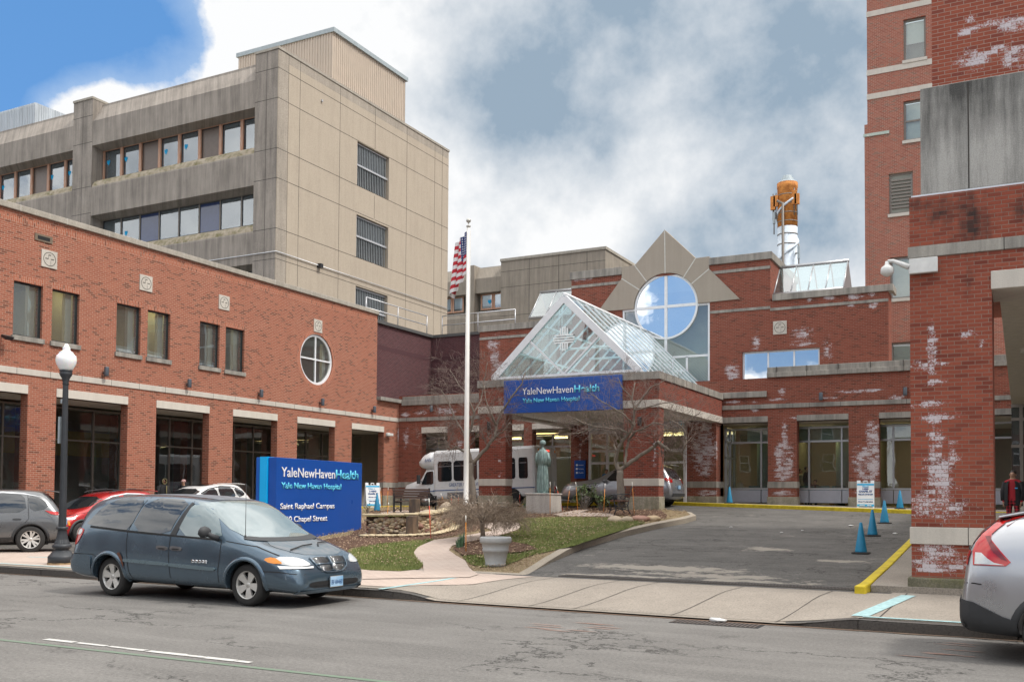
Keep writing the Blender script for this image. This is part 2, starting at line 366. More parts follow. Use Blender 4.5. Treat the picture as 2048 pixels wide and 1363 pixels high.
M_bcan = brick('brick_canopy', (.20, .045, .03), (.27, .066, .042), (.27, .17, .13), dark=(.07, .03, .025), blobs=bl('Y', 33.3, [(1310, 900, .12, .9, .25), (1000, 950, .1, .1, .5), (999, 922, .08, .08, .4)]), stains=bl('Y', 33.3, [(1313, 770, .25, .5, .2)]))
PB1, PB2 = (.235, .058, .036), (.32, .092, .055)
M_bp = brick('brick_pillar', PB1, PB2, (.25, .165, .13), dark=(.13, .03, .022), blobs=bl('Y', 17.4, [(1864, 697, .07, .33, .9), (1866, 727, .16, .03, .9), (1850, 730, .35, .15, .05), (1872, 765, .14, .05, .8), (1868, 808, .3, .06, .5), (1875, 835, .3, .1, .5), (1872, 900, .12, .5, .75), (1878, 960, .27, .55, .6), (1905, 905, .15, .25, .3), (1878, 1010, .45, .2, .55), (1878, 1128, .42, .12, .95), (1880, 1100, .22, .22, .8), (1930, 670, .2, .1, .2), (1965, 690, .1, .2, .1)]),
    stains=bl('Y', 17.4, [(1890, 420, .5, .3, .45), (1945, 450, .35, .5, .5), (1850, 410, .4, .2, .3), (1940, 560, .3, .6, -.1), (2040, 420, .3, .3, .2)]))
M_bg = brick('brick_garage', PB1, PB2, (.38, .27, .22), dark=(.14, .035, .03), blobs=bl('Y', 17.95, [(1943, 62, .2, .06, .7), (1940, 40, .1, .12, .4), (1950, 118, .28, .2, .5), (1998, 100, .28, .13, .55), (2037, 112, .22, .18, .75), (2037, 50, .25, .1, .9), (1970, 50, .3, .1, .2), (1925, 118, .2, .15, .3)]))
M_bo = brick('brick_old', (.27, .085, .058), (.38, .14, .095), (.48, .36, .29), dark=(.17, .12, .095))
M_bd = brick('brick_plum', (.085, .034, .038), (.125, .05, .054), (.19, .135, .135), dark=(.06, .03, .035))
M_sold = brick('brick_soldier', (.355, .110, .062), (.43, .15, .085), (.56, .41, .32), vert=True)
M_stone = conc('limestone', (.56, .52, .46), (.22, .21, .19), .30, .10, 60, thr=.52)
M_stoneg = conc('limestone_weathered', (.40, .375, .33), (.11, .105, .10), .8, .12, 60, thr=.46)
M_lintel = conc('lintel_stone', (.62, .58, .51), (.34, .31, .27), .3, .06, 60)
M_cop = conc('coping_concrete', (.42, .385, .33), (.17, .155, .13), .6, .3, 30)
M_tf = conc('aggregate_weathered', (.375, .33, .285), (.135, .12, .105), .85, .30, 40, thr=.47)
M_ts = conc('aggregate_tan', (.46, .395, .315), (.27, .225, .18), .35, .22, 38, thr=.55)
M_tc = conc('aggregate_corner', (.42, .37, .31), (.16, .145, .125), .6, .42, 34, thr=.50)
M_moss = conc('sill_moss', (.46, .39, .30), (.20, .17, .12), .5, .2, 40, moss=(.13, .12, .035, .8))
M_rear = conc('rear_concrete', (.35, .305, .25), (.17, .15, .125), .7, .2, 30, thr=.47)
M_diam = conc('pyramid_concrete', (.37, .325, .27), (.27, .24, .20), .5, .16, 70)
M_parc = conc('parapet_concrete', (.40, .39, .365), (.045, .045, .043), 1.0, .25, 55, thr=.56, topz=(7.3, 8.7, .16))
M_base = conc('base_concrete', (.40, .36, .29), (.15, .15, .10), .7, .35, 30, moss=(.12, .125, .06, .5))
M_baseg = conc('base_dark', (.20, .185, .135), (.06, .065, .04), .8, .45, 40, moss=(.13, .13, .05, .6))
M_joint = plain('joint_dark', (.045, .04, .035), .9)
M_jlight = plain('joint_sealant', (.55, .54, .5), .8)
M_white = plain('white_frame', (.74, .76, .78), .35, var=.05)
M_alu = plain('aluminium', (.42, .43, .44), .38, .6, var=.06)
M_black = plain('black_frame', (.02, .024, .026), .4)
M_bronze = plain('bronze_frame', (.20, .175, .15), .5, .2)
M_dk = plain('dark_interior', (.012, .012, .013), .8)
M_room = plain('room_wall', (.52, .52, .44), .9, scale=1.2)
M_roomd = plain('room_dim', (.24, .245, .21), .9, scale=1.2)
M_roomy = plain('room_ochre', (.42, .31, .08), .9)
M_ceil = plain('ceiling_tile', (.30, .29, .26), .9)
M_soff = plain('soffit_plaster', (.50, .46, .39), .9)
M_soffw = plain('soffit_white', (.84, .82, .75), .8, emit=None)
M_lamp = plain('lamp_panel', (.9, .85, .6), .5, emit=(1, .80, .40), estr=3.2)
M_lampw = plain('lamp_tube', (.9, .9, .9), .5, emit=(1, .95, .85), estr=1.2)
G_dark = glass('glass_store', (.72, .80, .77), .08, dirt_haze=.035)  # pale diffuse veil painted in to lighten the dark panes
G_win = glass('glass_window', (.84, .90, .84), .08, dirt_haze=.07)  # diffuse veil stands in for bright sky haze on the glass
G_tow = glass('glass_tower', (.86, .93, .98), .22, dirt_haze=.05)
G_refl = glass('glass_mirror', (.30, .38, .42), .62)
G_cir = glass('glass_round', (.30, .42, .5), .80)
G_can = glass('glass_canopy', (.70, .86, .90), .12, dirt_haze=.07)
G_slope = glass('glass_slope', (.62, .80, .82), .15, dirt_haze=.06)
M_blind = plain('blind', (.80, .82, .80), .8, var=.04)
M_panelbr = plain('panel_brown', (.13, .095, .075), .35)
M_panelbl = plain('panel_navy', (.03, .05, .13), .08, spec=.9)
M_rust = plain('rust_streaked_mullion', (.55, .42, .33), .7, c2=(.42, .15, .06), scale=3, stretch=(9, 9, .9))
M_heart = plain('paper_blue', (.0, .33, .62), .7)
M_louv = plain('louvre_metal', (.40, .43, .44), .4, .5)
M_metalp = plain('penthouse_metal', (.50, .42, .34), .55, var=.05, scale=2)
M_trim = plain('grey_trim', (.33, .38, .40), .5)
M_galv = plain('galvanised', (.55, .56, .58), .42, .6)
M_dkcop = plain('dark_metal_coping', (.085, .085, .083), .55)
M_navy = plain('sign_blue', (.006, .070, .34), .32, var=.05, scale=2)
M_navy2 = plain('sign_blue_side', (.006, .095, .42), .35, var=.05)
M_cyan = plain('sign_cyan', (.0, .38, .80), .4, var=.03)
M_ltr = plain('letter_white', (.86, .86, .87), .5, var=.02)
M_ltc = plain('letter_cyan', (.12, .60, .82), .5, var=.02)
M_ltn = plain('letter_navy', (.02, .07, .22), .5, var=.02)
M_sconce = plain('sconce_grey', (.09, .105, .125), .45, .3)
M_dimetal = plain('dark_iron', (.018, .019, .021), .45)
# ground
def asphalt(name, base, patch, crackw=.0, big=.5, worn=()):
    m, g, p = newmat(name); o = oc(g); f = g.noise(o, 70, 2, .8); n = g.noise(o, big, 6, .65); n2 = g.noise(sc(g, o, (.35, 1.6, 1)), 1.3, 5, .6)
    c = g.mix(g.rng(n, .35, .68), base+(1,), patch+(1,)); c = g.mix(g.rng(n2, .45, .7, 0, .45), c, tuple(q*1.35 for q in patch)+(1,)); c = g.mix(g.rng(g.noise(sc(g, o, (.12, 1.1, 1)), .9, 4, .6), .52, .66, 0, .30), c, tuple(q*.72 for q in base)+(1,)); c = g.mix(g.rng(g.noise(o, 1.1, 3, .5), .66, .72, 0, .45), c, tuple(q*.5 for q in base)+(1,))
    c = g.mix(g.rng(f, .55, .75, 0, .35), c, tuple(min(1, q*2.1) for q in patch)+(1,)); c = g.mix(g.rng(f, .42, .28, 0, .45), c, tuple(q*.35 for q in base)+(1,))
    w = g.n('ShaderNodeTexVoronoi', feature='DISTANCE_TO_EDGE'); g.set(w.inputs['Vector'], g.vm('ADD', sc(g, o, (.30, .8, 1)), g.vm('SCALE', g.noise(o, 1.6, 5, .7, 1), .9))); w.inputs['Scale'].default_value = .8
    k = g.rng(w.outputs[0], .020, .005); k = g.m('MULTIPLY', k, g.rng(g.noise(o, .35, 2, .5), .48, .56))
    c = g.mix(g.m('MULTIPLY', k, .8), c, (.018, .017, .016, 1))
    if crackw:
        w2 = g.n('ShaderNodeTexVoronoi', feature='DISTANCE_TO_EDGE'); g.set(w2.inputs['Vector'], g.vm('ADD', o, g.vm('SCALE', g.noise(o, 2.5, 5, .7, 1), 1.1))); w2.inputs['Scale'].default_value = .8
        k2 = g.m('MULTIPLY', g.rng(w2.outputs[0], .03, .006), g.rng(g.noise(o, .5, 3, .6), .45, .6)); c = g.mix(g.m('MULTIPLY', k2, crackw), c, (.018, .017, .016, 1))
        lt = g.m('MULTIPLY', g.rng(g.noise(g.vm('ADD', o, (7, 3, 0)), .9, 7, .75), .60, .68), crackw); c = g.mix(g.m('MULTIPLY', lt, .65), c, (.30, .275, .24, 1))
    f2 = g.noise(o, 24, 3, .8); c = g.mix(g.rng(f2, .52, .72, 0, .45), c, tuple(min(1, q*1.8) for q in patch)+(1,)); c = g.mix(g.rng(f2, .46, .30, 0, .5), c, tuple(q*.4 for q in base)+(1,))
    if worn:
        fl = g.n('ShaderNodeVectorMath', operation='MULTIPLY'); g.set(fl.inputs[0], o); fl.inputs[1].default_value = (1, 1, 0); d = [g.m('SUBTRACT', g.vm('LENGTH', g.vm('MULTIPLY', g.vm('SUBTRACT', fl.outputs[0], (a, b, 0)), (1/ra, 1/rb, 0)), out=1), 1) for a, b, ra, rb in worn]
        w3 = g.m('ADD', g.m('MULTIPLY', minall(g, d), -.7), g.m('MULTIPLY', g.m('SUBTRACT', g.noise(o, 2.2, 8, .75), .5), 3.2)); c = g.mix(g.rng(w3, -.05, .25, 0, .8), c, (.33, .30, .255, 1))
    g.set(p.inputs['Base Color'], c); p.inputs['Roughness'].default_value = .85; p.inputs['Specular IOR Level'].default_value = .3; bump(g, p, g.m('ADD', f, f2), .6, .012)
    return m
M_road = asphalt('road_asphalt', (.126, .120, .113), (.168, .161, .151))
M_drive = asphalt('drive_asphalt', (.080, .077, .072), (.122, .116, .108), .85, .8, worn=[(-6.4, 19.2, 1.7, .45), (-5.3, 18.4, 1.4, .35), (-4.6, 17.95, 1.2, .2), (-6.6, 17.9, 1.0, .15), (-5.4, 23.4, .5, .4), (-3.4, 21.5, .5, .25), (-7.7, 17.8, .5, .15)])
def slab(name, col, agg, jx=1.5, grid=True):
    m, g, p = newmat(name); o = oc(g); f = g.noise(o, 34, 4, .85); n = g.noise(o, .7, 6, .65)
    c = g.mix(g.rng(n, .3, .7), tuple(q*.8 for q in col)+(1,), tuple(q*1.1 for q in col)+(1,)); c = g.mix(g.rng(f, .5, .68, 0, agg), c, tuple(q*.35 for q in col)+(1,)); c = g.mix(g.rng(f, .45, .3, 0, agg*.6), c, tuple(min(1, q*1.5) for q in col)+(1,))
    g.set(p.inputs['Base Color'], c); p.inputs['Roughness'].default_value = .9; bump(g, p, f, .4, .006)
    return m
M_walk = slab('sidewalk_aggregate', (.285, .25, .21), .85)
M_curb = slab('granite_curb', (.085, .076, .068), .9)
M_isl = slab('island_curb', (.34, .295, .235), .7)
def paver(name):
    m, g, p = newmat(name); o = oc(g); n = g.noise(o, .8, 5, .6); f = g.noise(o, 40, 3, .7)
    b = g.n('ShaderNodeTexBrick', offset=.5); g.set(b.inputs['Vector'], o)
    for k, v in (('Scale', 1), ('Mortar Size', .006), ('Bias', 0), ('Brick Width', .22), ('Row Height', .11)): b.inputs[k].default_value = v
    b.inputs['Color1'].default_value = (.40, .315, .265, 1); b.inputs['Color2'].default_value = (.46, .37, .315, 1); b.inputs['Mortar'].default_value = (.26, .21, .18, 1)
    c = g.mix(g.rng(n, .35, .7, 0, .5), b.outputs['Color'], (.50, .42, .36, 1)); c = g.mix(g.rng(f, .55, .75, 0, .25), c, (.22, .17, .14, 1))
    g.set(p.inputs['Base Color'], c); p.inputs['Roughness'].default_value = .9; bump(g, p, b.outputs['Fac'], .3, -.005); return m
M_paver = paver('pink_pavers')
def soil(name, a, b, c, s=8):
    m, g, p = newmat(name); o = oc(g); n = g.noise(o, s, 6, .75); n2 = g.noise(o, s*5, 3, .8); n3 = g.noise(o, .9, 4, .6)
    col = g.mix(g.rng(n, .35, .65), a+(1,), b+(1,)); col = g.mix(g.rng(n2, .5, .7, 0, .8), col, c+(1,)); col = g.mix(g.rng(n3, .5, .7, 0, .35), col, b+(1,))
    g.set(p.inputs['Base Color'], col); p.inputs['Roughness'].default_value = .95; p.inputs['Specular IOR Level'].default_value = .1; bump(g, p, g.m('ADD', n, n2), .9, .03); return m
M_mulch = soil('bark_mulch', (.075, .042, .03), (.14, .085, .06), (.21, .15, .115))
M_dirt = soil('dry_turf', (.22, .165, .105), (.33, .25, .165), (.17, .13, .07), 6)
M_lawn = soil('lawn_soil', (.12, .16, .04), (.19, .23, .07), (.26, .24, .11), 5)
M_grass = plain('grass_blade', (.15, .20, .05), .8, c2=(.29, .29, .11), scale=1.5)
M_straw = plain('straw_blade', (.42, .34, .19), .9, c2=(.50, .42, .26))
M_yel = plain('yellow_paint', (.62, .46, .015), .6, c2=(.72, .56, .02), var=.3, scale=5, bmp=.3)
M_wpaint = plain('white_paint', (.66, .65, .62), .7, scale=16, c2=(.40, .39, .37))
M_gpaint = plain('green_paint', (.12, .21, .13), .8, scale=12, c2=(.17, .18, .155))
M_bpaint = plain('pale_blue_paint', (.30, .46, .47), .8, var=.25, scale=12)
M_opaint = plain('orange_marking', (.30, .18, .14), .8, var=.3, scale=20)
# ---------------------------------------------------------------- terrain
YC = 13.56
def lerp(x, xs, ys):
    if x <= xs[0]: return ys[0]
    for i in range(len(xs)-1):
        if x <= xs[i+1]: return ys[i]+(ys[i+1]-ys[i])*(x-xs[i])/(xs[i+1]-xs[i])
    return ys[-1]
def smooth(t): t = max(0, min(1, t)); return t*t*(3-2*t)
def gz(X, Y):
    if Y < YC-.001: return 0.0-.012*min(2.5, max(0, (YC-Y-5)/4))
    y0 = lerp(X, [-26, -12], [18.8, 17.4]); cap = lerp(X, [-30, -24, -18, -14, -3, 5], [.92, .98, 1.17, 1.26, 1.04, 1.0])
    a = .18+max(0, min(.059*(Y-y0), cap+.008*(Y-38)))
    drop = smooth((X+9.3)/.9)*smooth((-2.0-X)/.9)               # dropped kerb of the driveway
    lo = .14+.04*min(1, (Y-YC)/3)
    if Y < 17: a = lo*(1-drop)+drop*(.02+.16*smooth((Y-YC)/2.6))
    return a
def gisl(X, Y): return gz(X, Y)+.165*smooth((Y-17.0)/5)+.004
def G(px, py, fn=gz):
    d = ray(px, py); t = 6.0
    while t < 90:
        q = Vector((0, 0, EYE))+d*t
        if q.z <= fn(q.x, q.y): return q
        t += .02
    return q
def GP(pts, fn=gz): return [tuple(G(x, y, fn)[:2]) for x, y in pts]
def sheet(name, poly, fn, off, mat, step=.5, kind='structure', thick=0, parent=None):
    V, Fc = gridpoly(poly, step); mb = MB(); vs = [(v.x, v.y, fn(v.x, v.y)+off) for v in V]; mb.add(vs, Fc, True)
    if thick:
        n = len(poly); ar = sum(poly[i][0]*poly[(i+1) % n][1]-poly[(i+1) % n][0]*poly[i][1] for i in range(n))
        for i in range(n):
            a, b = Vector(poly[i]), Vector(poly[(i+1) % n]); k = max(1, int((b-a).length/.5))
            for j in range(k):
                p, q = a.lerp(b, j/k), a.lerp(b, (j+1)/k)
                mb.add([(p.x, p.y, fn(*p)+off), (q.x, q.y, fn(*q)+off), (q.x, q.y, fn(*q)+off-thick), (p.x, p.y, fn(*p)+off-thick)], [(0, 1, 2, 3)])
    o = mb.build(name, mat, parent)
    if kind: o['kind'] = kind
    return o
sheet('far_ground', [(-600, -400), (600, -400), (600, 900), (-600, 900)], lambda x, y: -.35, 0, M_drive, 300)
sheet('street', [(-70, -9), (40, -9), (40, YC), (-70, YC)], lambda x, y: gz(x, min(y, YC-.01)), 0, M_road, 2)
sheet('sidewalk_across', [(-70, -14), (40, -14), (40, -9), (-70, -9)], lambda x, y: .12, 0, M_walk, 8, thick=.2)
sheet('driveway', [(-70, YC), (40, YC), (40, 60), (-70, 60)], gz, 0, M_drive, .5)
sheet('sidewalk', [(-70, YC+.14), (-9.3, YC+.14), (-1.9, YC+.14), (12, YC+.14), (12, 17.35), (-1.9, 17.35), (-1.95, 17.0), (-9.25, 17.0), (-9.6, 17.35), (-70, 17.35)], gz, .012, M_walk, .5)
sheet('apron', [(-8.7, YC-.02), (-2.6, YC-.02), (-2.6, YC+.2), (-8.7, YC+.2)], lambda x, y: gz(x, max(y, YC+.001)), .008, M_walk, .25)
# pavers along the kerb and the winding path
sheet('paver_walk', [(-24, 13.95), (-9.75, 13.95), (-8.75, 15.2), (-8.35, 16.9), (-9.45, 16.95), (-11.0, 17.05), (-24, 17.3)], gz, .019, M_paver, .5)
isl = [(-8.75, 17.25), (-9.15, 19.2), (-9.62, 22), (-9.8, 25), (-9.75, 28), (-9.55, 30.2), (-9.6, 31.5), (-10.2, 32.9), (-11.4, 33.9), (-13, 34.3), (-19, 34.4), (-24.2, 34.2), (-24.6, 33.4), (-23, 27), (-20.2, 20.5), (-19.3, 17.6), (-19, 17.25)]
ctr = Vector((-15, 25))
def inset(poly, d):
    out = []; n = len(poly)
    for i in range(n):
        a, b, c = Vector(poly[i-1]), Vector(poly[i]), Vector(poly[(i+1) % n]); e1 = (b-a).normalized(); e2 = (c-b).normalized()
        nn = Vector((-(e1.y+e2.y), e1.x+e2.x)).normalized(); s = max(.5, nn.dot(Vector((-e1.y, e1.x)))); out.append(tuple(b+nn*d/s))
    return out
isl_in = inset(isl, .18)
ik = MB(); n = len(isl)
for i in range(n):
    a, b, c, d = Vector(isl[i]), Vector(isl[(i+1) % n]), Vector(isl_in[(i+1) % n]), Vector(isl_in[i]); L = max(1, int((b-a).length/.6))
    for j in range(L):
        p, q, r, s = a.lerp(b, j/L), a.lerp(b, (j+1)/L), d.lerp(c, (j+1)/L), d.lerp(c, j/L)
        z = lambda v, o=0: (v.x, v.y, gisl(v.x, v.y)+o)
        lo = lambda v: (v.x, v.y, gz(v.x, v.y)-.05)
        ik.add([z(p, -.015), z(q, -.015), z(r, .015), z(s, .015), lo(p), lo(q), z(r, -.1), z(s, -.1)], [(0, 1, 2, 3), (4, 5, 1, 0), (3, 2, 6, 7)])
o = ik.build('island_kerb', M_isl); o['kind'] = 'structure'
sheet('island', isl_in, gisl, 0, M_dirt, .4)
MUL1 = GP([(690, 1112), (700, 1096), (760, 1087), (860, 1080), (905, 1072), (975, 1056), (1040, 1046), (990, 1040), (900, 1038), (730, 1040), (700, 1070), (600, 1090)], gisl)
MUL2 = GP([(905, 1098), (925, 1088), (960, 1081), (1010, 1082), (1060, 1093), (1075, 1100), (1040, 1106), (985, 1110), (925, 1112)], gisl)
MUL3 = GP([(1040, 1036), (1170, 1034), (1240, 1031), (1330, 1038), (1335, 1030), (1318, 1018), (1240, 1016), (1040, 1016)], gisl)
MUL4 = GP([(735, 1030), (1040, 1034), (1060, 1022), (860, 1018), (735, 1022)], gisl)
LAW1 = GP([(690, 1112), (700, 1101), (760, 1090), (868, 1080), (850, 1087), (832, 1098), (827, 1108), (835, 1120), (846, 1130), (838, 1139), (800, 1143), (740, 1141), (680, 1135)], gisl)
LAW2 = GP([(925, 1114), (938, 1128), (960, 1135), (1005, 1133), (1060, 1112), (1150, 1092), (1240, 1062), (1290, 1046), (1235, 1038), (1120, 1036), (1030, 1040), (1045, 1050), (1035, 1064), (990, 1078), (1060, 1090), (1080, 1101), (1040, 1109), (985, 1112)], gisl)
LAW3 = GP([(735, 1041), (900, 1039), (905, 1032), (735, 1032)], gisl)
PATH = GP([(700, 1152), (848, 1146), (846, 1130), (832, 1118), (827, 1106), (836, 1095), (868, 1081), (920, 1074), (985, 1062), (960, 1050), (1000, 1044), (1040, 1047), (1040, 1058), (1000, 1072), (950, 1082), (905, 1092), (898, 1102), (912, 1112), (930, 1122), (938, 1136), (958, 1150), (938, 1156), (700, 1160)], gisl)
PAT2 = GP([(1105, 1030), (1140, 1024), (1165, 1019), (1180, 1021), (1160, 1026), (1230, 1029), (1225, 1034), (1120, 1034)], gisl)
PAT3 = GP([(760, 1027), (800, 1022), (885, 1024), (880, 1029), (770, 1031)], gisl)
for nm, pl_, of, mt in (('mulch_bed', MUL1, .012, M_mulch), ('mulch_bed', MUL2, .04, M_mulch), ('mulch_bed', MUL3, .02, M_mulch), ('mulch_bed', MUL4, .02, M_mulch),
                        ('lawn', LAW1, .022, M_lawn), ('lawn', LAW2, .022, M_lawn), ('lawn', LAW3, .022, M_lawn), ('path', PATH, .027, M_paver), ('path', PAT2, .045, M_paver), ('path', PAT3, .045, M_paver)):
    sheet(nm, pl_, gisl, of, mt, .4)
# kerbs
def kerb(name, x0, x1, mat, h=.14, w=.15, t0=0, t1=0):
    mb = MB(); N = max(2, int(abs(x1-x0)/1.2)); k = 0; x = x0
    while x < x1-.01:
        e = min(x1, x+1.7+.5*random.random()); hs = []
        if t0 and x < x0+t0: e = x+.16
        if t1: e = x+.16 if x > x1-t1-.01 else min(e, x1-t1)
        e = min(x1, e)
        gp = .0 if (t0 and x < x0+t0) or (t1 and x > x1-t1-.01) else .006
        for q in (x+gp, e-gp):
            hh = h
            if t0 and q < x0+t0: hh = .02+(h-.02)*smooth((q-x0)/t0)
            if t1 and q > x1-t1: hh = .02+(h-.02)*smooth((x1-q)/t1)
            hs.append(hh+(random.uniform(-.006, .006) if gp else 0))
        y0 = YC-(random.uniform(0, .012) if gp else .004)
        mb.add([(x+gp, y0, -.1), (e-gp, y0, -.1), (e-gp, YC+w, -.1), (x+gp, YC+w, -.1), (x+gp, y0+.012, hs[0]), (e-gp, y0+.012, hs[1]), (e-gp, YC+w, hs[1]+.01), (x+gp, YC+w, hs[0]+.01)],
               [(4, 5, 6, 7), (0, 1, 5, 4)]+([(1, 2, 6, 5), (2, 3, 7, 6), (3, 0, 4, 7)] if gp else [(2, 3, 7, 6)])); x = e
    o = mb.build(name, mat, bevel=.015); o['kind'] = 'structure'; return o
kerb('granite_kerb', -70, -8.4, M_curb, t1=.95); kerb('granite_kerb', -2.9, 12, M_curb, t0=.95)
def strip(name, pts, w, h, fn, off, mat, step=.5, taper=False):     # raised or painted band that follows a line
    mb = MB(); P2 = []
    for i in range(len(pts)-1):
        a, b = Vector(pts[i]), Vector(pts[i+1]); k = max(1, int((b-a).length/step)); P2 += [a.lerp(b, j/k) for j in range(k)]
    P2.append(Vector(pts[-1])); rings = []
    for i, p in enumerate(P2):
        t = (P2[min(i+1, len(P2)-1)]-P2[max(i-1, 0)]).normalized(); nn = Vector((-t.y, t.x))*w/2; a, b = p+nn, p-nn
        za, zb = fn(*a), fn(*b); rings.append([(a.x, a.y, za+off), (a.x, a.y, za+off+h), (b.x, b.y, zb+off+h), (b.x, b.y, zb+off)])
    mb.loft(rings, closed=True, smooth=False); o = mb.build(name, mat, bevel=.02 if h > .05 else 0); o['kind'] = 'structure'; return o
strip('yellow_kerb', [(-2.36, 16.75), (-2.33, 20), (-2.35, 26), (-2.5, 37.6)], .17, .17, gz, -.03, M_yel)
sheet('side_walk', [(-2.26, 17.3), (12, 17.3), (12, 40), (-2.4, 40)], gz, .115, M_walk, .5, thick=.12)
KY = [(-27.3, 39.0), (-20, 39.9), (-14, 40.0), (-9.4, 39.5), (-5.4, 38.5), (-2.5, 37.6), (3, 37.0)]
sheet('entrance_walk', [(-28.4, 39.1)]+KY+[(12, 37), (12, 47), (-28.4, 47)], gz, .13, M_walk, .5, thick=.14)
strip('yellow_kerb', KY, .17, .165, gz, -.02, M_yel)
strip('yellow_kerb', [(-27.3, 39), (-27.35, 30), (-27.4, 17.6)], .17, .15, gz, -.02, M_yel)
sheet('wing_walk', [(-30.6, 17.4), (-27.5, 17.4), (-27.4, 39), (-30.6, 41.6)], gz, .12, M_walk, .5, thick=.13)
strip('yellow_kerb', [(-24.4, 34.15), (-22, 34.45), (-19, 34.5)], .17, .16, gz, -.02, M_yel)
# trench drain, street drain, paint
td = root('trench_drain', (-5.3, 17.5, gz(-5.3, 17.5)), 'long slotted iron trench drain across the mouth of the driveway', 'drain')
b = MB(); b.box((-2.75, -.17, -.02), (2.75, .17, .012)); b.build('drain_bed', M_dk, td)
b = MB()
for k in range(96):
    x = -2.72+k*.0575; b.add([(x, -.16, .016), (x+.022, -.16, .016), (x+.05, .16, .016), (x+.028, .16, .016)], [(0, 1, 2, 3)])
b.box((-2.75, -.18, .0), (2.75, -.16, .018)); b.box((-2.75, .16, .0), (2.75, .18, .018)); b.box((-2.75, -.012, .0), (2.75, .012, .018)); b.build('grate', plain('drain_iron', (.10, .085, .075), .7), td)
sg = root('street_drain', (-3.75, 13.25, 0), 'rectangular iron storm drain grate set in the gutter of the street', 'drain')
b = MB(); b.box((-.62, -.2, -.03), (.62, .2, .004)); b.build('drain_pit', M_dk, sg)
b = MB(); [b.box((-.6+k*.06, -.19, .004), (-.575+k*.06, .19, .01)) for k in range(20)]; b.build('grate', plain('drain_iron2', (.09, .07, .06), .7), sg)
def paint(name, poly, mat, off=.007, fn=None): return sheet(name, poly, fn or gz, off, mat, .5)
w0, w1 = G(92, 1278), G(502, 1325); dr = (w1-w0).to_2d().normalized(); nr = Vector((-dr.y, dr.x)); L = (w1-w0).to_2d().length; t = 0
while t < L:
    s = random.uniform(.25, .55); a = w0.to_2d()+dr*t; e = w0.to_2d()+dr*min(L, t+s); k = random.uniform(.035, .055)
    paint('lane_line', [tuple(a-nr*k), tuple(e-nr*k*.9), tuple(e+nr*k), tuple(a+nr*random.uniform(.02, .05))], M_wpaint); t += s+random.choice((.0, .015, .05))
g0, g1 = G(0, 1279), G(746, 1361); d2 = (g1-g0).to_2d().normalized(); g0 = g0.to_2d()-d2*6; g1 = g1.to_2d()+d2*12; nn = Vector((-d2.y, d2.x))*.04
paint('green_line', [tuple(g0-nn), tuple(g1-nn), tuple(g1+nn), tuple(g0+nn)], M_gpaint, .005)
gs = lambda x, y: gz(x, max(y, YC+.01))
def band(pts, w, mat, fn=gs, off=.022, name='painted_line'):
    for a, b_ in zip(pts[:-1], pts[1:]):
        a, b_ = Vector(a), Vector(b_); d = (b_-a).normalized(); q = Vector((-d.y, d.x))*w/2
        paint(name, [tuple(a-q), tuple(b_-q), tuple(b_+q), tuple(a+q)], mat, off, fn)
band(GP([(760, 1180), (880, 1162), (945, 1150)]), .11, M_bpaint); band([(-1.95, 13.8), (-1.62, 16.8)], .22, M_bpaint); band([(-1.9, 13.78), (6, 13.78)], .1, M_bpaint)
band([(-20.5, 14.05), (-13, 13.95)], .09, M_bpaint); band([(-21.5, 15.6), (-17.5, 16.6)], .12, M_bpaint)
for x in (-8.0, -6.7, -5.95, -4.4, -2.9): band([(x-.12, YC+.03), (x+.0, 15.2), (x+.08, 16.98)], .014, M_joint, gs, .018, 'slab_joint')
for x in (-1.7, .3, 2.3): band([(x, YC+.15), (x+.02, 17.2)], .02, M_joint, gs, .018, 'slab_joint')
band([(-9.2, 17.02), (-1.9, 17.02)], .05, M_joint, gs, .018, 'slab_joint'); band([(-9.2, YC-.06), (-1.9, YC-.06)], .07, plain('gutter_dirt', (.16, .10, .065), .9, scale=9), lambda x, y: 0, .006, 'gutter_dirt')
for k in range(9):
    q = G(random.uniform(1040, 1230), random.uniform(1244, 1260)); a = q.to_2d(); paint('survey_mark', [tuple(a), (a.x+random.uniform(.2, .5), a.y-.03), (a.x+.5, a.y), (a.x+.1, a.y+.02)], M_opaint)
for k in range(7):
    q = G(random.uniform(1770, 1900), random.uniform(1284, 1310)); a = q.to_2d(); paint('survey_mark', [tuple(a), (a.x+random.uniform(.2, .5), a.y-.03), (a.x+.5, a.y), (a.x+.1, a.y+.02)], M_opaint)

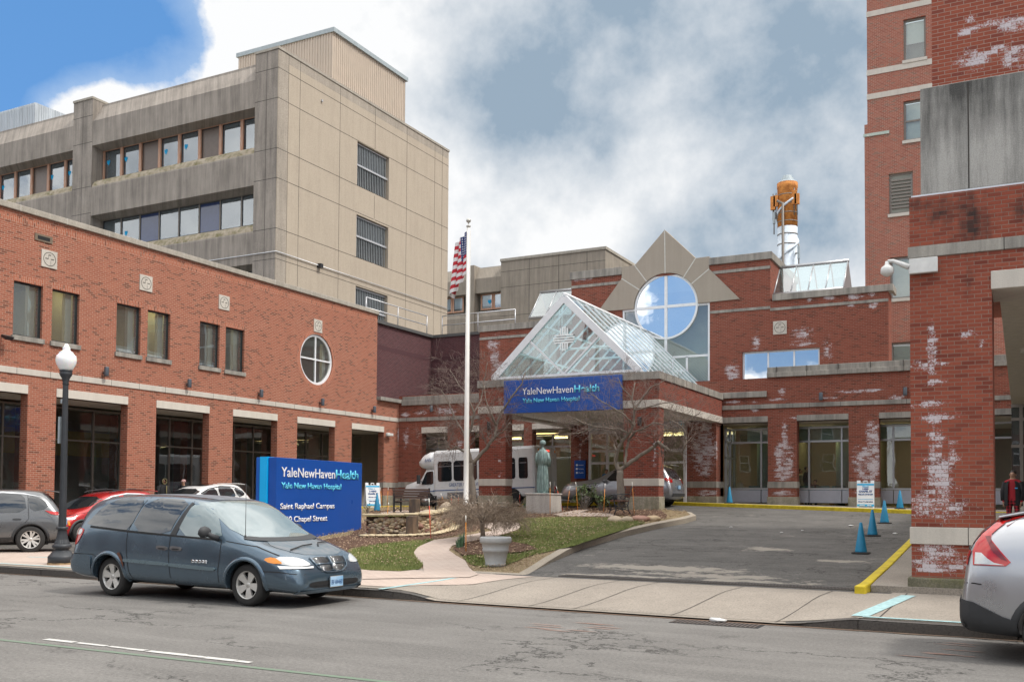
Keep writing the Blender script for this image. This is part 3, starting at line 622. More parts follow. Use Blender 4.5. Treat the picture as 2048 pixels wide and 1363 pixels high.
# grit and leaf dirt gathered in the gutter
M_gut = plain('gutter_grit', (.19, .12, .075), .95, c2=(.11, .085, .065), scale=22, bmp=.5)
rg = random.Random(12)
for x0, x1 in ((-34, -24), (-24, -14), (-14, -8.4), (-2.6, 3)):
    n = int((x1-x0)/.18); up = [(x0+(x1-x0)*i/n, YC-.004) for i in range(n+1)]; lo = [(x, YC-.03-.13*max(0, noise.noise(Vector((x*1.3, 2, 0))))-.05*rg.random()) for x, y in up]
    sheet('gutter_grit', up[::-1]+lo, lambda x, y: 0, .008, M_gut, 2)
def pane_win(B, F, u0, u1, z0, z1, d, fr, mat_f, mat_g, mu=(), mz=(), name='window', label=None, fd=.08, sill=None, parent=None):
    mb = MB()
    fbox(mb, F, u0, u0+fr, z0, z1, d, d+fd); fbox(mb, F, u1-fr, u1, z0, z1, d, d+fd)
    fbox(mb, F, u0+fr, u1-fr, z0, z0+fr, d, d+fd); fbox(mb, F, u0+fr, u1-fr, z1-fr, z1, d, d+fd)
    for m in mu: fbox(mb, F, m-fr*.45, m+fr*.45, z0+fr, z1-fr, d+.004, d+fd-.004)
    for m in mz: fbox(mb, F, u0+fr, u1-fr, m-fr*.45, m+fr*.45, d+.007, d+fd-.007)
    w = B.part(name, mb, mat_f, label=label)
    g_ = MB(); g_.add([F(u0+fr*.5, z0+fr*.5, d+fd*.5), F(u1-fr*.5, z0+fr*.5, d+fd*.5), F(u1-fr*.5, z1-fr*.5, d+fd*.5), F(u0+fr*.5, z1-fr*.5, d+fd*.5)], [(0, 1, 2, 3)]); B.part('pane', g_, mat_g, w)
    if sill: s_ = MB(); fbox(s_, F, u0-.06, u1+.06, z0-.16, z0-.002, -.07, d+.05); B.part('sill', s_, sill, w, bevel=.01)
    return w
def medallion(B, F, u, z, s=.29):
    mb = MB(); fbox(mb, F, u-s, u+s, z-s, z+s, -.035, .02); m = B.part('medallion', mb, M_stone, bevel=.01)
    r = MB(); ringmesh(r, F, u, z, s*.74, s*.80, -.039, -.03, 28); B.part('ring', r, M_joint, m)
    c = MB()
    for dx, dz, w, h in ((-.36, .16, .20, .045), (.36, .16, .20, .045), (0, .60, .16, .045), (.15, -.30, .012, .26), (-.15, .36, .012, .18)):
        fbox(c, F, u+(dx-w)*s, u+(dx+w)*s, z+(dz-h)*s-.04, z+(dz+h)*s-.04, -.0395, -.03)
    B.part('cross', c, M_joint, m)  # dark bars paint the shadows along the edges of the cross
def sconce(F, u, z, label, mat, group, out=1):
    p = Vector(F(u, z, -.16)); q = Vector(F(u, z, 0))
    o = root('wall_light', p, label, 'wall light', group)
    b = MB(); b.lathe([(.02, -.16), (.075, -.16), (.08, -.14), (.08, .14), (.075, .16), (.02, .16)], seg=14); b.build('lamp_body', mat, o)
    b = MB(); b.tube([(0, 0, -.04), tuple(q-p+Vector((0, 0, -.04)))], .035, 8); b.build('bracket', mat, o); return o
def joints(B, F, us, zs, u0, u1, z0, z1, w=.022, mat=None, skip=()):
    mb = MB()
    def cut(a, b, other, vert):
        segs = [(a, b)]
        for (h0, h1, v0, v1) in skip:
            lo, hi = (v0, v1) if vert else (h0, h1); inn = (h0 < other < h1) if vert else (v0 < other < v1)
            if inn: segs = [s_ for (p, q) in segs for s_ in (((p, min(q, lo)), (max(p, hi), q)) if lo < q and hi > p else ((p, q),)) if s_[1]-s_[0] > .01]
        return segs
    for u in us:
        for a, b in cut(z0, z1, u, True): fbox(mb, F, u-w/2, u+w/2, a, b, -.003, .01)
    for z in zs:
        for a, b in cut(u0, u1, z, False): fbox(mb, F, a, b, z-w/2, z+w/2, -.0045, .01)
    return B.part('panel_joint', mb, mat or M_joint)
# ================= brick wing on the left (plane X=-28.5)
LW = BD('brick_wing', (-34, 26, 0), 'long two storey orange brick wing with arcade and square windows on the left')
F = FX(-28.5)
wins = [(15.93, 16.98), (17.33, 18.38), (19.93, 20.98), (21.33, 22.38), (23.93, 25.0), (25.32, 26.39), (27.89, 28.95), (29.29, 30.36)]
arc = [(9.6, 12.5), (13.6, 16.5), (17.6, 20.52), (21.57, 24.5), (25.8, 28.47), (29.77, 32.45), (33.75, 36.43), (37.72, 40.38)]
RW = (35.04, 7.95, 1.16)
b = MB(); wall(b, F, 8, 39.71, 0, 10.8, [(a, c, 6.8, 8.55) for a, c in wins]+[(a, c, -.1, 4.955) for a, c in arc]+[(RW[0]-1.3, RW[0]+1.3, RW[1]-1.3, RW[1]+1.3)])
hole_plate(b, F, RW[0]-1.3, RW[0]+1.3, RW[1]-1.3, RW[1]+1.3, *RW, 0, .2); wall(b, F, 39.71, 41.7, 0, 6.53, [(39.5, 40.38, -.1, 4.955)])
b.add([(-28.5, 39.71, 6.5), (-60, 39.71, 6.5), (-60, 39.71, 10.8), (-28.5, 39.71, 10.8)], [(0, 1, 2, 3)]); b.add([(-28.5, 8, 0), (-60, 8, 0), (-60, 8, 10.8), (-28.5, 8, 10.8)], [(0, 1, 2, 3)])
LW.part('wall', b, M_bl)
b = MB(); b.box((-60, 8.1, 10.55), (-28.8, 39.6, 10.7)); LW.part('roof', b, M_dkcop)
b = MB(); fbox(b, F, 8, 39.71+.05, 10.8, 11.0, -.09, .35); LW.part('coping', b, M_cop, bevel=.02)
b = MB(); [fbox(b, F, y, y+.012, 10.79, 11.003, -.093, .3) for y in [8+1.72*k for k in range(1, 19)]]; LW.part('coping_joint', b, M_jlight)
b = MB(); fbox(b, F, 8, 41.7-.05, 5.565, 5.765, -.035, .05); LW.part('stone_band', b, M_stone, bevel=.008)
b = MB(); [fbox(b, F, y, y+.012, 5.56, 5.77, -.037, .05) for y in [9.1+1.22*k for k in range(27)]]; LW.part('band_joint', b, M_joint)
b = MB(); fbox(b, F, 8, 39.7, 10.43, 10.63, -.004, .01)
for a, c in wins: fbox(b, F, a-.03, c+.03, 8.55, 8.75, -.004, .01)
LW.part('soldier_course', b, M_sold)
b = MB(); ringmesh(b, F, *RW[:2], 1.16, 1.36, -.004, .01); LW.part('brick_ring', b, M_sold)
for a, c in arc: b = MB(); fbox(b, F, a, c, 4.955, 5.24, -.02, .34); LW.part('lintel', b, M_lintel, bevel=.01)
for a, c in wins:
    w = pane_win(LW, F, a, c, 6.8, 8.55, .10, .05, M_black, G_win, sill=M_stoneg)
rw = MB(); ringmesh(rw, F, *RW[:2], 1.05, 1.16, .06, .16); fbox(rw, F, RW[0]-1.06, RW[0]+1.06, RW[1]-.035, RW[1]+.035, .07, .15); fbox(rw, F, RW[0]-.035, RW[0]+.035, RW[1]-1.06, RW[1]+1.06, .074, .146)
w = LW.part('round_window', rw, M_white); b = MB(); disc(b, F, *RW[:2], 1.07, .12); LW.part('pane', b, G_win, w)
for y in (21.17, 25.19, 29.15, 35.07): medallion(LW, F, y, 9.49)
for y in (17.1, 13.2): medallion(LW, F, y, 9.49)
b = MB(); fbox(b, F, 20.62, 21.27, 10.02, 10.25, -.03, .02); v = LW.part('vent', b, plain('vent_brown', (.17, .13, .09), .6)); b = MB(); fbox(b, F, 20.72, 21.17, 10.07, 10.19, -.034, .0); LW.part('slot', b, M_dk, v)
# upper rooms, with a strip of ceiling lights
b = MB()
for a, c in ((8.4, 19.2), (19.3, 22.9), (23.1, 27.0), (27.2, 33), (33.2, 39.4)):
    b.box((-33.5, a, 6.4), (-33.4, c, 9.1)); b.box((-33.5, a, 6.3), (-28.9, c, 6.4)); b.box((-33.5, c, 6.3), (-28.9, c+.08, 9.1))
LW.part('room', b, M_room)
b = MB(); b.box((-33.5, 8.4, 9.1), (-28.88, 39.5, 9.16)); LW.part('ceiling', b, M_ceil)
b = MB()
for y in (20.6, 22.15, 24.9, 26.4, 28.7, 34.7): b.box((-30.6, y-.3, 9.06), (-29.6, y+.3, 9.095))
LW.part('ceiling_light', b, M_lamp)
b = MB()
for a, c in wins+[(RW[0]-1.15, RW[0]+1.1)]: b.box((-29.0, c-.28, 6.75), (-28.86, c-.04, 8.8))
LW.part('blind_return', b, M_blind)
# arcade glazing behind the piers
FG = FX(-30.7)
b = MB(); fr = .055
mul = [9+1.22*k for k in range(27)]
for y in mul: fbox(b, FG, y-.03, y+.03, 0, 4.87, 0, .12)
for z in (3.69, 4.84, 1.0): fbox(b, FG, 8.2, 41.5, z-.03, z+.03, .006, .1)
gz_ = LW.part('glazing_frame', b, M_bronze); b = MB(); b.add([FG(8.2, 0, .05), FG(41.5, 0, .05), FG(41.5, 4.86, .05), FG(8.2, 4.86, .05)], [(0, 1, 2, 3)]); LW.part('pane', b, G_dark, gz_)
b = MB(); b.box((-38, 8.1, 4.96), (-28.84, 41.6, 5.05)); LW.part('soffit', b, M_soff)
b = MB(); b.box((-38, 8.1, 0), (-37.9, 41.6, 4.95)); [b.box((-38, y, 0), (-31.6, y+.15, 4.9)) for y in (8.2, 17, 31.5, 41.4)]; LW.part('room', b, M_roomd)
b = MB(); b.box((-34.6, 21.5, 3.3), (-34.5, 30.5, 4.3)); LW.part('room_panel', b, M_roomy)
M_cr = plain('column_red', (.25, .07, .05), .8)
for y in (23.2, 27.4, 30.8, 34.5): b = MB(); b.box((-32.9, y, .2), (-32.5, y+.4, 4.95)); LW.part('column', b, M_cr)
for (a, c), (d, e) in zip(arc[:-1], arc[1:]): b = MB(); fbox(b, F, c-.03, d+.03, 0, lerp((c+d)/2, [8, 21, 27, 40], [.75, .98, 1.2, 1.55]), -.03, .38); LW.part('pier_base', b, M_base, bevel=.015)
b = MB(); fbox(b, F, 40.36, 41.67, 0, 1.78, -.03, .38); LW.part('pier_base', b, M_base, bevel=.015)
b = MB(); fbox(b, F, 40.36, 41.675, 2.17, 2.44, -.02, .37); LW.part('pier_band', b, M_stoneg, bevel=.008)
b = MB(); b.box((-29.2, 39.78, 6.53), (-28.28, 41.65, 6.71)); LW.part('low_coping', b, M_stoneg, bevel=.01)
for i, y in enumerate((23.42, 27.25, 31.25, 35.31, 39.34)):
    sconce(F, y, 6.02, ['grey cylinder wall light nearest the lamp post globe, over the second lintel', 'grey cylinder wall light second from the left, over the red car', 'grey cylinder wall light below and left of the round window, third of five', 'grey cylinder wall light directly below the round window', 'grey cylinder wall light at the right end of the orange wing, beside the plum brick'][i], M_sconce, 'cylinder lights along the orange brick wing')
# floodlight at the far left edge
fl = root('floodlight', (-28.3, 19.55, 6.66), 'small dark floodlight at the far left edge of the orange wall', 'floodlight')
b = MB(); b.loft([[(-.0, -.14, .06), (.24, -.14, -.02), (.24, .14, -.02), (0, .14, .06)], [(0, -.12, -.04), (.16, -.12, -.12), (.16, .12, -.12), (0, .12, -.04)]], smooth=False); b.build('housing', M_dimetal, fl)
b = MB(); b.tube([(0, 0, 0), (-.2, 0, .05)], .025); b.build('bracket', M_dimetal, fl)
# ================= plum brick block between wing and centre
PB = BD('plum_brick_block', (-32, 44, 0), 'recessed plum coloured brick block with dark metal coping and a roof railing')
zt = P(860, 675, 'X', -29.2).z
b = MB(); b.box((-40, 39.8, 5.2), (-29.2, 45.9, zt)); b.box((-29.2, 45.9, 5.2), (-22.5, 46.3, zt)); b.box((-40, 45.9, 5.2), (-29.21, 52, zt-.02)); PB.part('wall', b, M_bd)
b = MB(); b.box((-40, 39.75, zt), (-29.08, 45.9, zt+.16)); b.box((-40, 45.82, zt), (-22.4, 52, zt+.158)); PB.part('coping', b, M_dkcop)
b = MB(); b.box((-29.22, 39.9, zt-1.32), (-29.196, 45.9, zt-1.1)); b.box((-29.2, 45.88, zt-1.32), (-22.5, 45.9, zt-1.1)); PB.part('band', b, plain('plum_band', (.075, .03, .035), .9))
def rail(name, pts, label):
    o = root(name, pts[0], label, 'railing'); b0 = Vector(pts[0]); b = MB(); b2 = MB()
    for h in (1.07, .55): b.tube([tuple(Vector(p)-b0+Vector((0, 0, h))) for p in pts], .03, 6)
    for p, q in zip(pts[:-1], pts[1:]):
        p, q = Vector(p)-b0, Vector(q)-b0; k = max(1, round((q-p).length/2.4))
        for j in range(k+1): c = p.lerp(q, j/k); b2.tube([c, c+Vector((0, 0, 1.07))], .028, 6)
    b.build('rail', M_galv, o); b2.build('post', M_galv, o); return o
rail('roof_railing', [(-29.35, 39.9, zt+.14), (-29.35, 45.6, zt+.14)], 'galvanised pipe railing running along the side of the plum brick roof')
rail('roof_railing', [(-28.6, 46.0, zt+.14), (-24.0, 46.0, zt+.14)], 'galvanised pipe railing on the front of the plum brick roof, behind the flagpole')
# ================= concrete tower
TW = BD('concrete_tower', (-45, 44, 0), 'tall tan precast concrete hospital block with ribbon windows and barred openings')
F = FX(-31.7); lou = [(42.14, 45.12, 18.52, 20.95), (42.14, 45.12, 14.62, 16.95), (42.14, 45.12, 10.72, 13.06)]
b = MB(); wall(b, F, 35.8, 51.57, 0, 23.37, lou, .5); b.add([(-31.7, 51.57, 0), (-66, 51.57, 0), (-66, 51.57, 23.37), (-31.7, 51.57, 23.37)], [(0, 1, 2, 3)]); b.box((-66, 36.6, 22.4), (-32, 51.5, 22.5)); TW.part('side_wall', b, M_ts)
b = MB(); fbox(b, F, 35.75, 51.62, 23.37, 23.5, -.04, .4); TW.part('coping', b, M_cop)
joints(TW, F, [36.53, 37.39, 40.61, 43.75, 46.91, 49.96, 50.82], [22.46, 20.98, 18.52, 17.06, 14.61, 13.13, 10.7], 35.8, 51.57, 8, 23.37, skip=lou+[(43.7, 43.8, 0, 14.7), (43.7, 43.8, 14.5, 17.1), (43.7, 43.8, 18.4, 21)])
b = MB(); fbox(b, F, 35.81, 36.5, 8, 23.36, -.002, .01); fbox(b, F, 36.5, 51.5, 22.9, 23.36, -.0018, .01); TW.part('stained_edge', b, M_tc)
for h in lou:
    b = MB(); fbox(b, F, h[0], h[1], h[2], h[3], .42, .5); lv = TW.part('opening', b, M_dk)
    b = MB(); [fbox(b, F, h[0]+.05+k*.155, h[0]+.085+k*.155, h[2]+.03, h[3]-.03, .16, .19) for k in range(19)]; TW.part('bar', b, M_louv, lv)
    b = MB(); zc = h[2]+1.2; fbox(b, F, h[0], h[1], zc-.05, zc+.05, .1, .16); fbox(b, F, h[0], h[1], h[3]-.1, h[3]-.04, .12, .16); fbox(b, F, h[0], h[1], h[2]+.01, h[2]+.05, .12, .16); TW.part('cross_bar', b, M_galv, lv)
    b = MB(); fbox(b, F, h[0]+.05, h[1]-.05, zc, h[3]-.08, .22, .23); TW.part('screen', b, glass('louvre_screen', (.25, .27, .28), .05, .3), lv)
b = MB(); [b.box((-31.9, y, z), (-31.62, y+.1, z+.1)) for y, z in ((39.0, 21.95),)]; b.tube([(-31.64, 35.74, 13.46), (-31.64, 51.5, 13.46)], .025, 6); b.tube([(-31.64, 35.74, 13.46), (-46, 35.74, 13.46)], .025, 6); TW.part('conduit', b, M_galv)
for k, (x, y) in enumerate(((-36.6, 35.7), (-31.6, 39.0))): b = MB(); b.box((x-.12, y-.12, 13.35), (x+.12, y+.12, 13.55)); TW.part('security_camera', b, M_dimetal)
F = FY(35.8)
prof = [(.75, 23.3), (.7, 23.12), (.0, 22.15), (0, 20.78), (.12, 20.72), (.8, 20.66), (.8, 20.66)]
def bandpts(zt_): return None
bays = [(-44.85, -33.17), (-58.2, -46.4), (-66, -59.7)]
def spandrel(x0, x1, pts):
    mb = MB(); mb.loft([[(x0, 35.8+d, z) for d, z in pts], [(x1, 35.8+d, z) for d, z in pts]], closed=False, cap=False, smooth=False); return mb
for x0, x1 in bays:
    TW.part('parapet', spandrel(x0, x1, [(.9, 23.25), (.62, 23.25), (.6, 23.12), (.0, 22.12), (0, 20.76), (.85, 20.64)]), M_tf)
    for k in range(1, 4):
        o_ = 3.87*k
        TW.part('spandrel', spandrel(x0, x1, [(.03, 18.5+3.87-o_), (0, 18.42+3.87-o_), (0, 20.76-o_), (.85, 20.64-o_)]), M_tf)
        TW.part('sill', spandrel(x0, x1, [(.85, 19.06+3.87-o_), (.5, 19.0+3.87-o_), (.22, 18.85+3.87-o_), (.08, 18.68+3.87-o_), (.03, 18.5+3.87-o_)]), M_moss)
        top, bot = 20.66-o_+3.87, 19.06-o_+3.87
        nb = 8; uw = (x1-x0-.1)/nb; rust = (k == 1)
        pat = {1: 'soxbbxso', 2: 'bsnssnss', 3: 'bsnsbbss'}[k] if x0 > -45 else {1: 'ssxssbxs', 2: 'ssnssnss', 3: 'ssssssss'}[k][::-1]
        for j, ch in enumerate(pat):
            a = x0+.05+uw*j; e = a+uw; hw = .09 if rust else .035; mm = MB()
            fbox(mm, F, a-(0 if j else 0), a+hw, bot, top, .68 if rust else .76, .84); fbox(mm, F, e-hw+.001, e-.001, bot, top, .681 if rust else .761, .84); fbox(mm, F, a, e-.001, bot-.03, bot+.005, .70, .845); fbox(mm, F, a, e-.001, top-.02, top+.03, .70, .845)
            wn = TW.part('window', mm, M_rust if rust else M_bronze)
            mm = MB(); fbox(mm, F, a+hw, a+hw+.03, bot, top, .772, .828); fbox(mm, F, e-hw-.03, e-hw, bot, top, .772, .828); fbox(mm, F, a+hw, e-hw, bot, bot+.06, .77, .83); fbox(mm, F, a+hw, e-hw, top-.07, top, .77, .83); TW.part('sash', mm, M_black, wn)
            mm = MB()
            if ch in 'xn': fbox(mm, F, a+hw*.5, e-hw*.5, bot+.05, top-.05, .79, .80); TW.part('panel', mm, M_panelbr if rust else M_panelbl, wn); continue
            fbox(mm, F, a+hw*.5, e-hw*.5, bot+.05, top-.05, .80, .802); TW.part('pane', mm, G_tow, wn)
            mm = MB(); fbox(mm, F, a+.02, e-.02, top-{'b': 1.55, 's': 1.0+.12*(j % 3), 'o': .35}[ch], top, .9, .91); TW.part('blind', mm, M_blind, wn)
b = MB()
def heart(mb, F, u, z, s, d):
    pts = [(0, -1), (-.75, -.2), (-.9, .3), (-.6, .75), (-.2, .7), (0, .4), (.2, .7), (.6, .75), (.9, .3), (.75, -.2)]
    mb.prism(pts, lambda p, t: F(u+p[0]*s*.8, z+p[1]*s, t), d, d+.004)
for px, py in ((217, 325), (252, 318), (332, 303), (372, 293), (6, 375), (104, 354), (139, 346), (252, 466)):
    q = P(px, py, 'Y', 36.59); heart(b, F, q.x, q.z, .17, .792)
TW.part('paper_heart', b, M_heart)
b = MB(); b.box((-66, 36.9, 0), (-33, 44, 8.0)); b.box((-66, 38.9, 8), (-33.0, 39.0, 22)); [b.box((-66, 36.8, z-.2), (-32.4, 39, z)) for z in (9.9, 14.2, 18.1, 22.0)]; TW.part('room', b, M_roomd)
for x0, x1 in ((-33.17, -31.7), (-46.4, -44.85), (-59.7, -58.2)):
    b = MB(); b.box((x0, 35.79, 0), (x1-(0.001 if x1 < -32 else .05), 36.8, 23.37)); TW.part('pier', b, M_tf)
    b = MB(); b.box((x0-.02, 35.74, 23.37), (x1+.02, 36.8, 23.49)); TW.part('pier_cap', b, M_cop)
    b = MB(); fbox(b, F, (x0+x1)/2-.012, (x0+x1)/2+.012, 8, 23.3, -.012, 0)
    for z in (22.46, 20.98, 18.52, 17.06, 14.61, 13.13): fbox(b, F, x0, x1, z-.012, z+.012, -.0135, 0)
    TW.part('panel_joint', b, M_joint)
q0 = P(666, 64, 'X', -33.6); q2 = P(477, 120, 'Y', q0.y)
PH = [(-33.6, q0.y), (-33.6, q0.y+7.1)]
def corr(mb, p, q, z0, z1, step=.19, amp=.035):
    p, q = Vector(p), Vector(q); L = (q-p).length; d = (q-p)/L; nn = Vector((d.y, -d.x)); n = int(L/step); ring0 = []; ring1 = []
    for i in range(n+1):
        for (t, o) in ((0, 0), (.55, 0), (.6, amp), (.95, amp)):
            s_ = min(L, (i+t)*step); c = p+d*s_+nn*o; ring0.append((c.x, c.y, z0)); ring1.append((c.x, c.y, z1))
    mb.loft([ring0, ring1], closed=False, cap=False, smooth=False)
b = MB(); corr(b, (q2.x, q0.y), (-33.6, q0.y), 22.4, q0.z); corr(b, (-33.6, q0.y), (-33.6, q0.y+7.1), 22.4, q0.z); ph = TW.part('penthouse', b, M_metalp)
b = MB(); b.box((q2.x-.1, q0.y-.1, q0.z-.02), (-33.45, q0.y+7.25, q0.z+.22)); TW.part('penthouse_roof', b, M_trim)
b = MB(); b.box((-37.6, q0.y-.06, 24.4), (-36.2, q0.y+.0, 25.2)); TW.part('vent', b, M_bronze)
qm = P(71, 205, 'Y', 46); b = MB(); corr(b, (qm.x-9, 46), (qm.x, 46), 22.4, qm.z); corr(b, (qm.x, 46), (qm.x, 54), 22.4, qm.z); b.add([(qm.x-9, 46, qm.z), (qm.x, 46, qm.z), (qm.x, 54, qm.z), (qm.x-9, 54, qm.z)], [(0, 1, 2, 3)]); TW.part('roof_plant', b, plain('roof_plant_metal', (.42, .46, .50), .6, scale=1.5, stretch=(4, 4, .3), var=.25))
# ================= rear concrete block
RB = BD('rear_concrete_block', (-45, 85, 0), 'lower grey concrete block with four blinded windows seen behind the entrance roof')
F = FY(80); q = lambda x, y: P(x, y, 'Y', 80)
x0, x1, x2 = q(890, 0).x, q(1010, 0).x, q(1216, 0).x; zt2 = q(1100, 514).z; zr = q(950, 533).z; xp0, xp1 = q(940, 0).x, q(955, 0).x
b = MB(); b.box((x1, 79.6, 0), (x2, 100, zt2)); b.box((x2, 84, 0), (x2+3.2, 110, zt2-.6)); RB.part('wall', b, M_rear)
b = MB(); b.box((x1-.05, 79.5, zt2), (x2+.1, 100, zt2+.25)); RB.part('coping', b, M_cop)
joints(RB, FY(79.6), [q(1066, 0).x, q(1124, 0).x, q(1180, 0).x], [q(1100, 535).z, q(1100, 567).z, q(1100, 625).z], x1, x2, 0, zt2, .035)
wt, wb_ = q(985, 583).z, q(985, 616).z
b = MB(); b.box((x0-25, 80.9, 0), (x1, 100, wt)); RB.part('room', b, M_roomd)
for a, c in ((x0-25, xp0), (xp1, x1)):
    b = MB(); b.loft([[(s_, 80+d, z) for d, z in ((.9, zr), (.6, zr-.1), (0, zr-1.2), (0, wt), (.9, wt-.1))] for s_ in (a, c)], closed=False, cap=False, smooth=False)
    b.loft([[(s_, 80+d, z) for d, z in ((.9, wb_), (.3, wb_-.2), (0, wb_-.7), (0, 0))] for s_ in (a, c)], closed=False, cap=False, smooth=False); RB.part('spandrel', b, M_rear)
b = MB(); b.box((xp0, 79.8, 0), (xp1, 82, zr+.1)); RB.part('pier', b, M_rear)
b = MB(); b.box((x0-25, 80.7, zr-.1), (x1, 100, zr)); RB.part('roof', b, M_cop)
for px0, px1 in ((880, 905), (905, 928), (961, 986), (986, 1009)):
    a, c = q(px0, 0).x, q(px1, 0).x; w = pane_win(RB, FY(80.5), a+.02, c-.02, wb_, wt, 0, .16, M_rust, G_tow); b = MB(); b.box((a+.15, 80.62, wb_+.38), (c-.15, 80.64, wt)); RB.part('blind', b, M_blind, w)
b = MB(); qq = q(974, 601); heart(b, FY(80), qq.x, qq.z, .25, .48); RB.part('paper_heart', b, M_heart)
# ================= central brick building (lower wall Y=41.7, upper wall Y=42.4)
CB = BD('entrance_building', (-15, 44, 1.3), 'central dark red brick entrance building with stone bands, round window and stone points')
F = FY(41.7); FU = FY(42.4); u42 = lambda x, y: P(x, y, 'Y', 42.4)
GR = 1.0
holesL = [(-27.1, -25.55, 0, 4.96), (-24.2, -21.25, 0, 4.96), (-20.8, -18.75, 0, 5.0), (-17.5, -12.95, 0, 5.0), (-11.62, -9.57, 0, 5.01), (-8.36, -6.28, 0, 5.02), (-5.1, -3.02, 0, 5.02), (-1.8, .3, 0, 5.02)]
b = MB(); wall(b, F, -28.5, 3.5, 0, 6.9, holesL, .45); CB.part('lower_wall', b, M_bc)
for h in holesL:
    b = MB(); fbox(b, F, h[0], h[1], h[3], 5.26, -.02, .44); CB.part('lintel', b, M_stoneg if h[0] > -12 else M_lintel, bevel=.01)
b = MB(); fbox(b, F, -28.45, 3.5, 5.585, 5.77, -.05, .05); CB.part('stone_band', b, M_stoneg, bevel=.01)
b = MB(); [fbox(b, F, -28+1.26*k, -28+1.26*k+.014, 5.58, 5.775, -.052, .05) for k in range(24)]; CB.part('band_joint', b, M_joint)
b = MB(); fbox(b, F, -9.59, 3.5, 6.9, 7.1, -.10, .8); fbox(b, F, -9.59, 3.5, 7.1, 7.34, -.02, .8); CB.part('parapet_coping', b, M_stoneg, bevel=.012)
b = MB(); [fbox(b, F, -9.2+1.26*k, -9.2+1.26*k+.014, 6.9, 7.342, -.103, .8) for k in range(10)]; CB.part('coping_joint', b, M_joint)
b = MB(); fbox(b, F, -12.3, -9.6, 6.08, 6.33, -.12, .8); fbox(b, F, -11.45, -9.6, 6.33, 6.55, .15, .8); fbox(b, F, -28.28, -18.9, 6.66, 6.86, -.02, .8); fbox(b, F, -28.27, -18.9, 6.4, 6.66, -.12, .8); CB.part('low_coping', b, M_stoneg, bevel=.012)
piers = [(-28.5, -27.1), (-25.55, -24.2), (-21.25, -20.8), (-18.75, -17.5), (-9.57, -8.36), (-6.28, -5.1), (-3.02, -1.8)]
for a, c in piers:
    b = MB(); fbox(b, F, a-.02, c+.02, 2.2, 2.47, -.02, .47); CB.part('pier_band', b, M_stoneg, bevel=.008)
    b = MB(); fbox(b, F, a-.03, c+.03, .9, 1.83, -.035, .48); CB.part('pier_base', b, M_base, bevel=.015)
ep = MB(); ep.box((-12.95, 41.05, 0), (-11.62, 42.2, 5.0)); CB.part('entry_pier', ep, M_bj)
b = MB(); b.box((-12.97, 41.03, 2.2), (-11.6, 42.2, 2.47)); CB.part('pier_band', b, M_stoneg, bevel=.008); b = MB(); b.box((-12.98, 41.02, .9), (-11.59, 42.2, 1.83)); CB.part('pier_base', b, M_base, bevel=.015)
# shop-front glazing
FG2 = FY(42.95)
def store(u0, u1, z1, mull, trans=4.22, sill=2.15, base=1.5, gl=G_dark):
    b = MB(); fr = .05
    for u in [u0+.04, u1-.04]+mull: fbox(b, FG2, u-fr*.7, u+fr*.7, sill, z1, 0, .12)
    for z in (sill+.03, trans, z1-.04): fbox(b, FG2, u0, u1, z-.04, z+.04, .006, .1)
    w = CB.part('shop_window', b, M_alu); b = MB(); b.add([FG2(u0, sill, .05), FG2(u1, sill, .05), FG2(u1, z1, .05), FG2(u0, z1, .05)], [(0, 1, 2, 3)]); CB.part('pane', b, gl, w)
    b = MB(); ms = [u0]+mull+[u1]
    for a, c in zip(ms[:-1], ms[1:]): fbox(b, FG2, a+.015, c-.015, base+.08, sill-.03, -.02, .1)
    CB.part('spandrel_panel', b, plain_pan, w, bevel=.006)
plain_pan = plain('spandrel_metal', (.44, .45, .50), .45, .2, var=.05)
store(-11.6, -9.0, 4.85, [-10.15, -9.4][:1]); store(-8.9, -5.9, 4.85, [-8.1, -6.75]); store(-5.75, -2.6, 4.85, [-4.7, -3.6]); store(-2.4, .6, 4.85, [-1.2])
store(-28.3, -18.0, 4.85, [-26.9, -25.4, -24.1, -22.8, -21.5, -20.3, -19.2], sill=1.7)
b = MB(); b.box((-28.4, 41.7+.46, 4.97), (3.4, 50, 5.05)); CB.part('soffit', b, M_soff)
b = MB(); b.box((-28.4, 49, 0), (3.4, 49.1, 5)); b.box((-28.3, 43, 1.2), (3.4, 49, 1.38))
for x in (-19.6, -9.2, -5.8, -2.5): b.box((x, 43.2, 1.3), (x+.1, 49, 4.95))
CB.part('room', b, plain('lobby_wall', (.24, .225, .17), .9, scale=.7))
b = MB(); b.box((-10.9, 43.5, 4.3), (-2.6, 43.7, 4.93)); CB.part('bulkhead', b, plain('bulkhead_pale', (.45, .55, .50), .8))
for x in (-10.35, -6.9, -22.4): b = MB(); b.lathe([(.32, 1.3), (.32, 4.95)], (x, 44.4, 0), 20); CB.part('column', b, plain('column_green', (.22, .33, .30), .5))
b = MB(); [b.box((x, y, 4.88), (x+1.2, y+.5, 4.92)) for x in (-11, -9.0, -7.6, -5.4, -4.0, -16, -14.5, -19, -22, -25) for y in (44.2, 46.5)]; CB.part('ceiling_light', b, M_lamp)  # extra glowing panels added to brighten the lobby interior
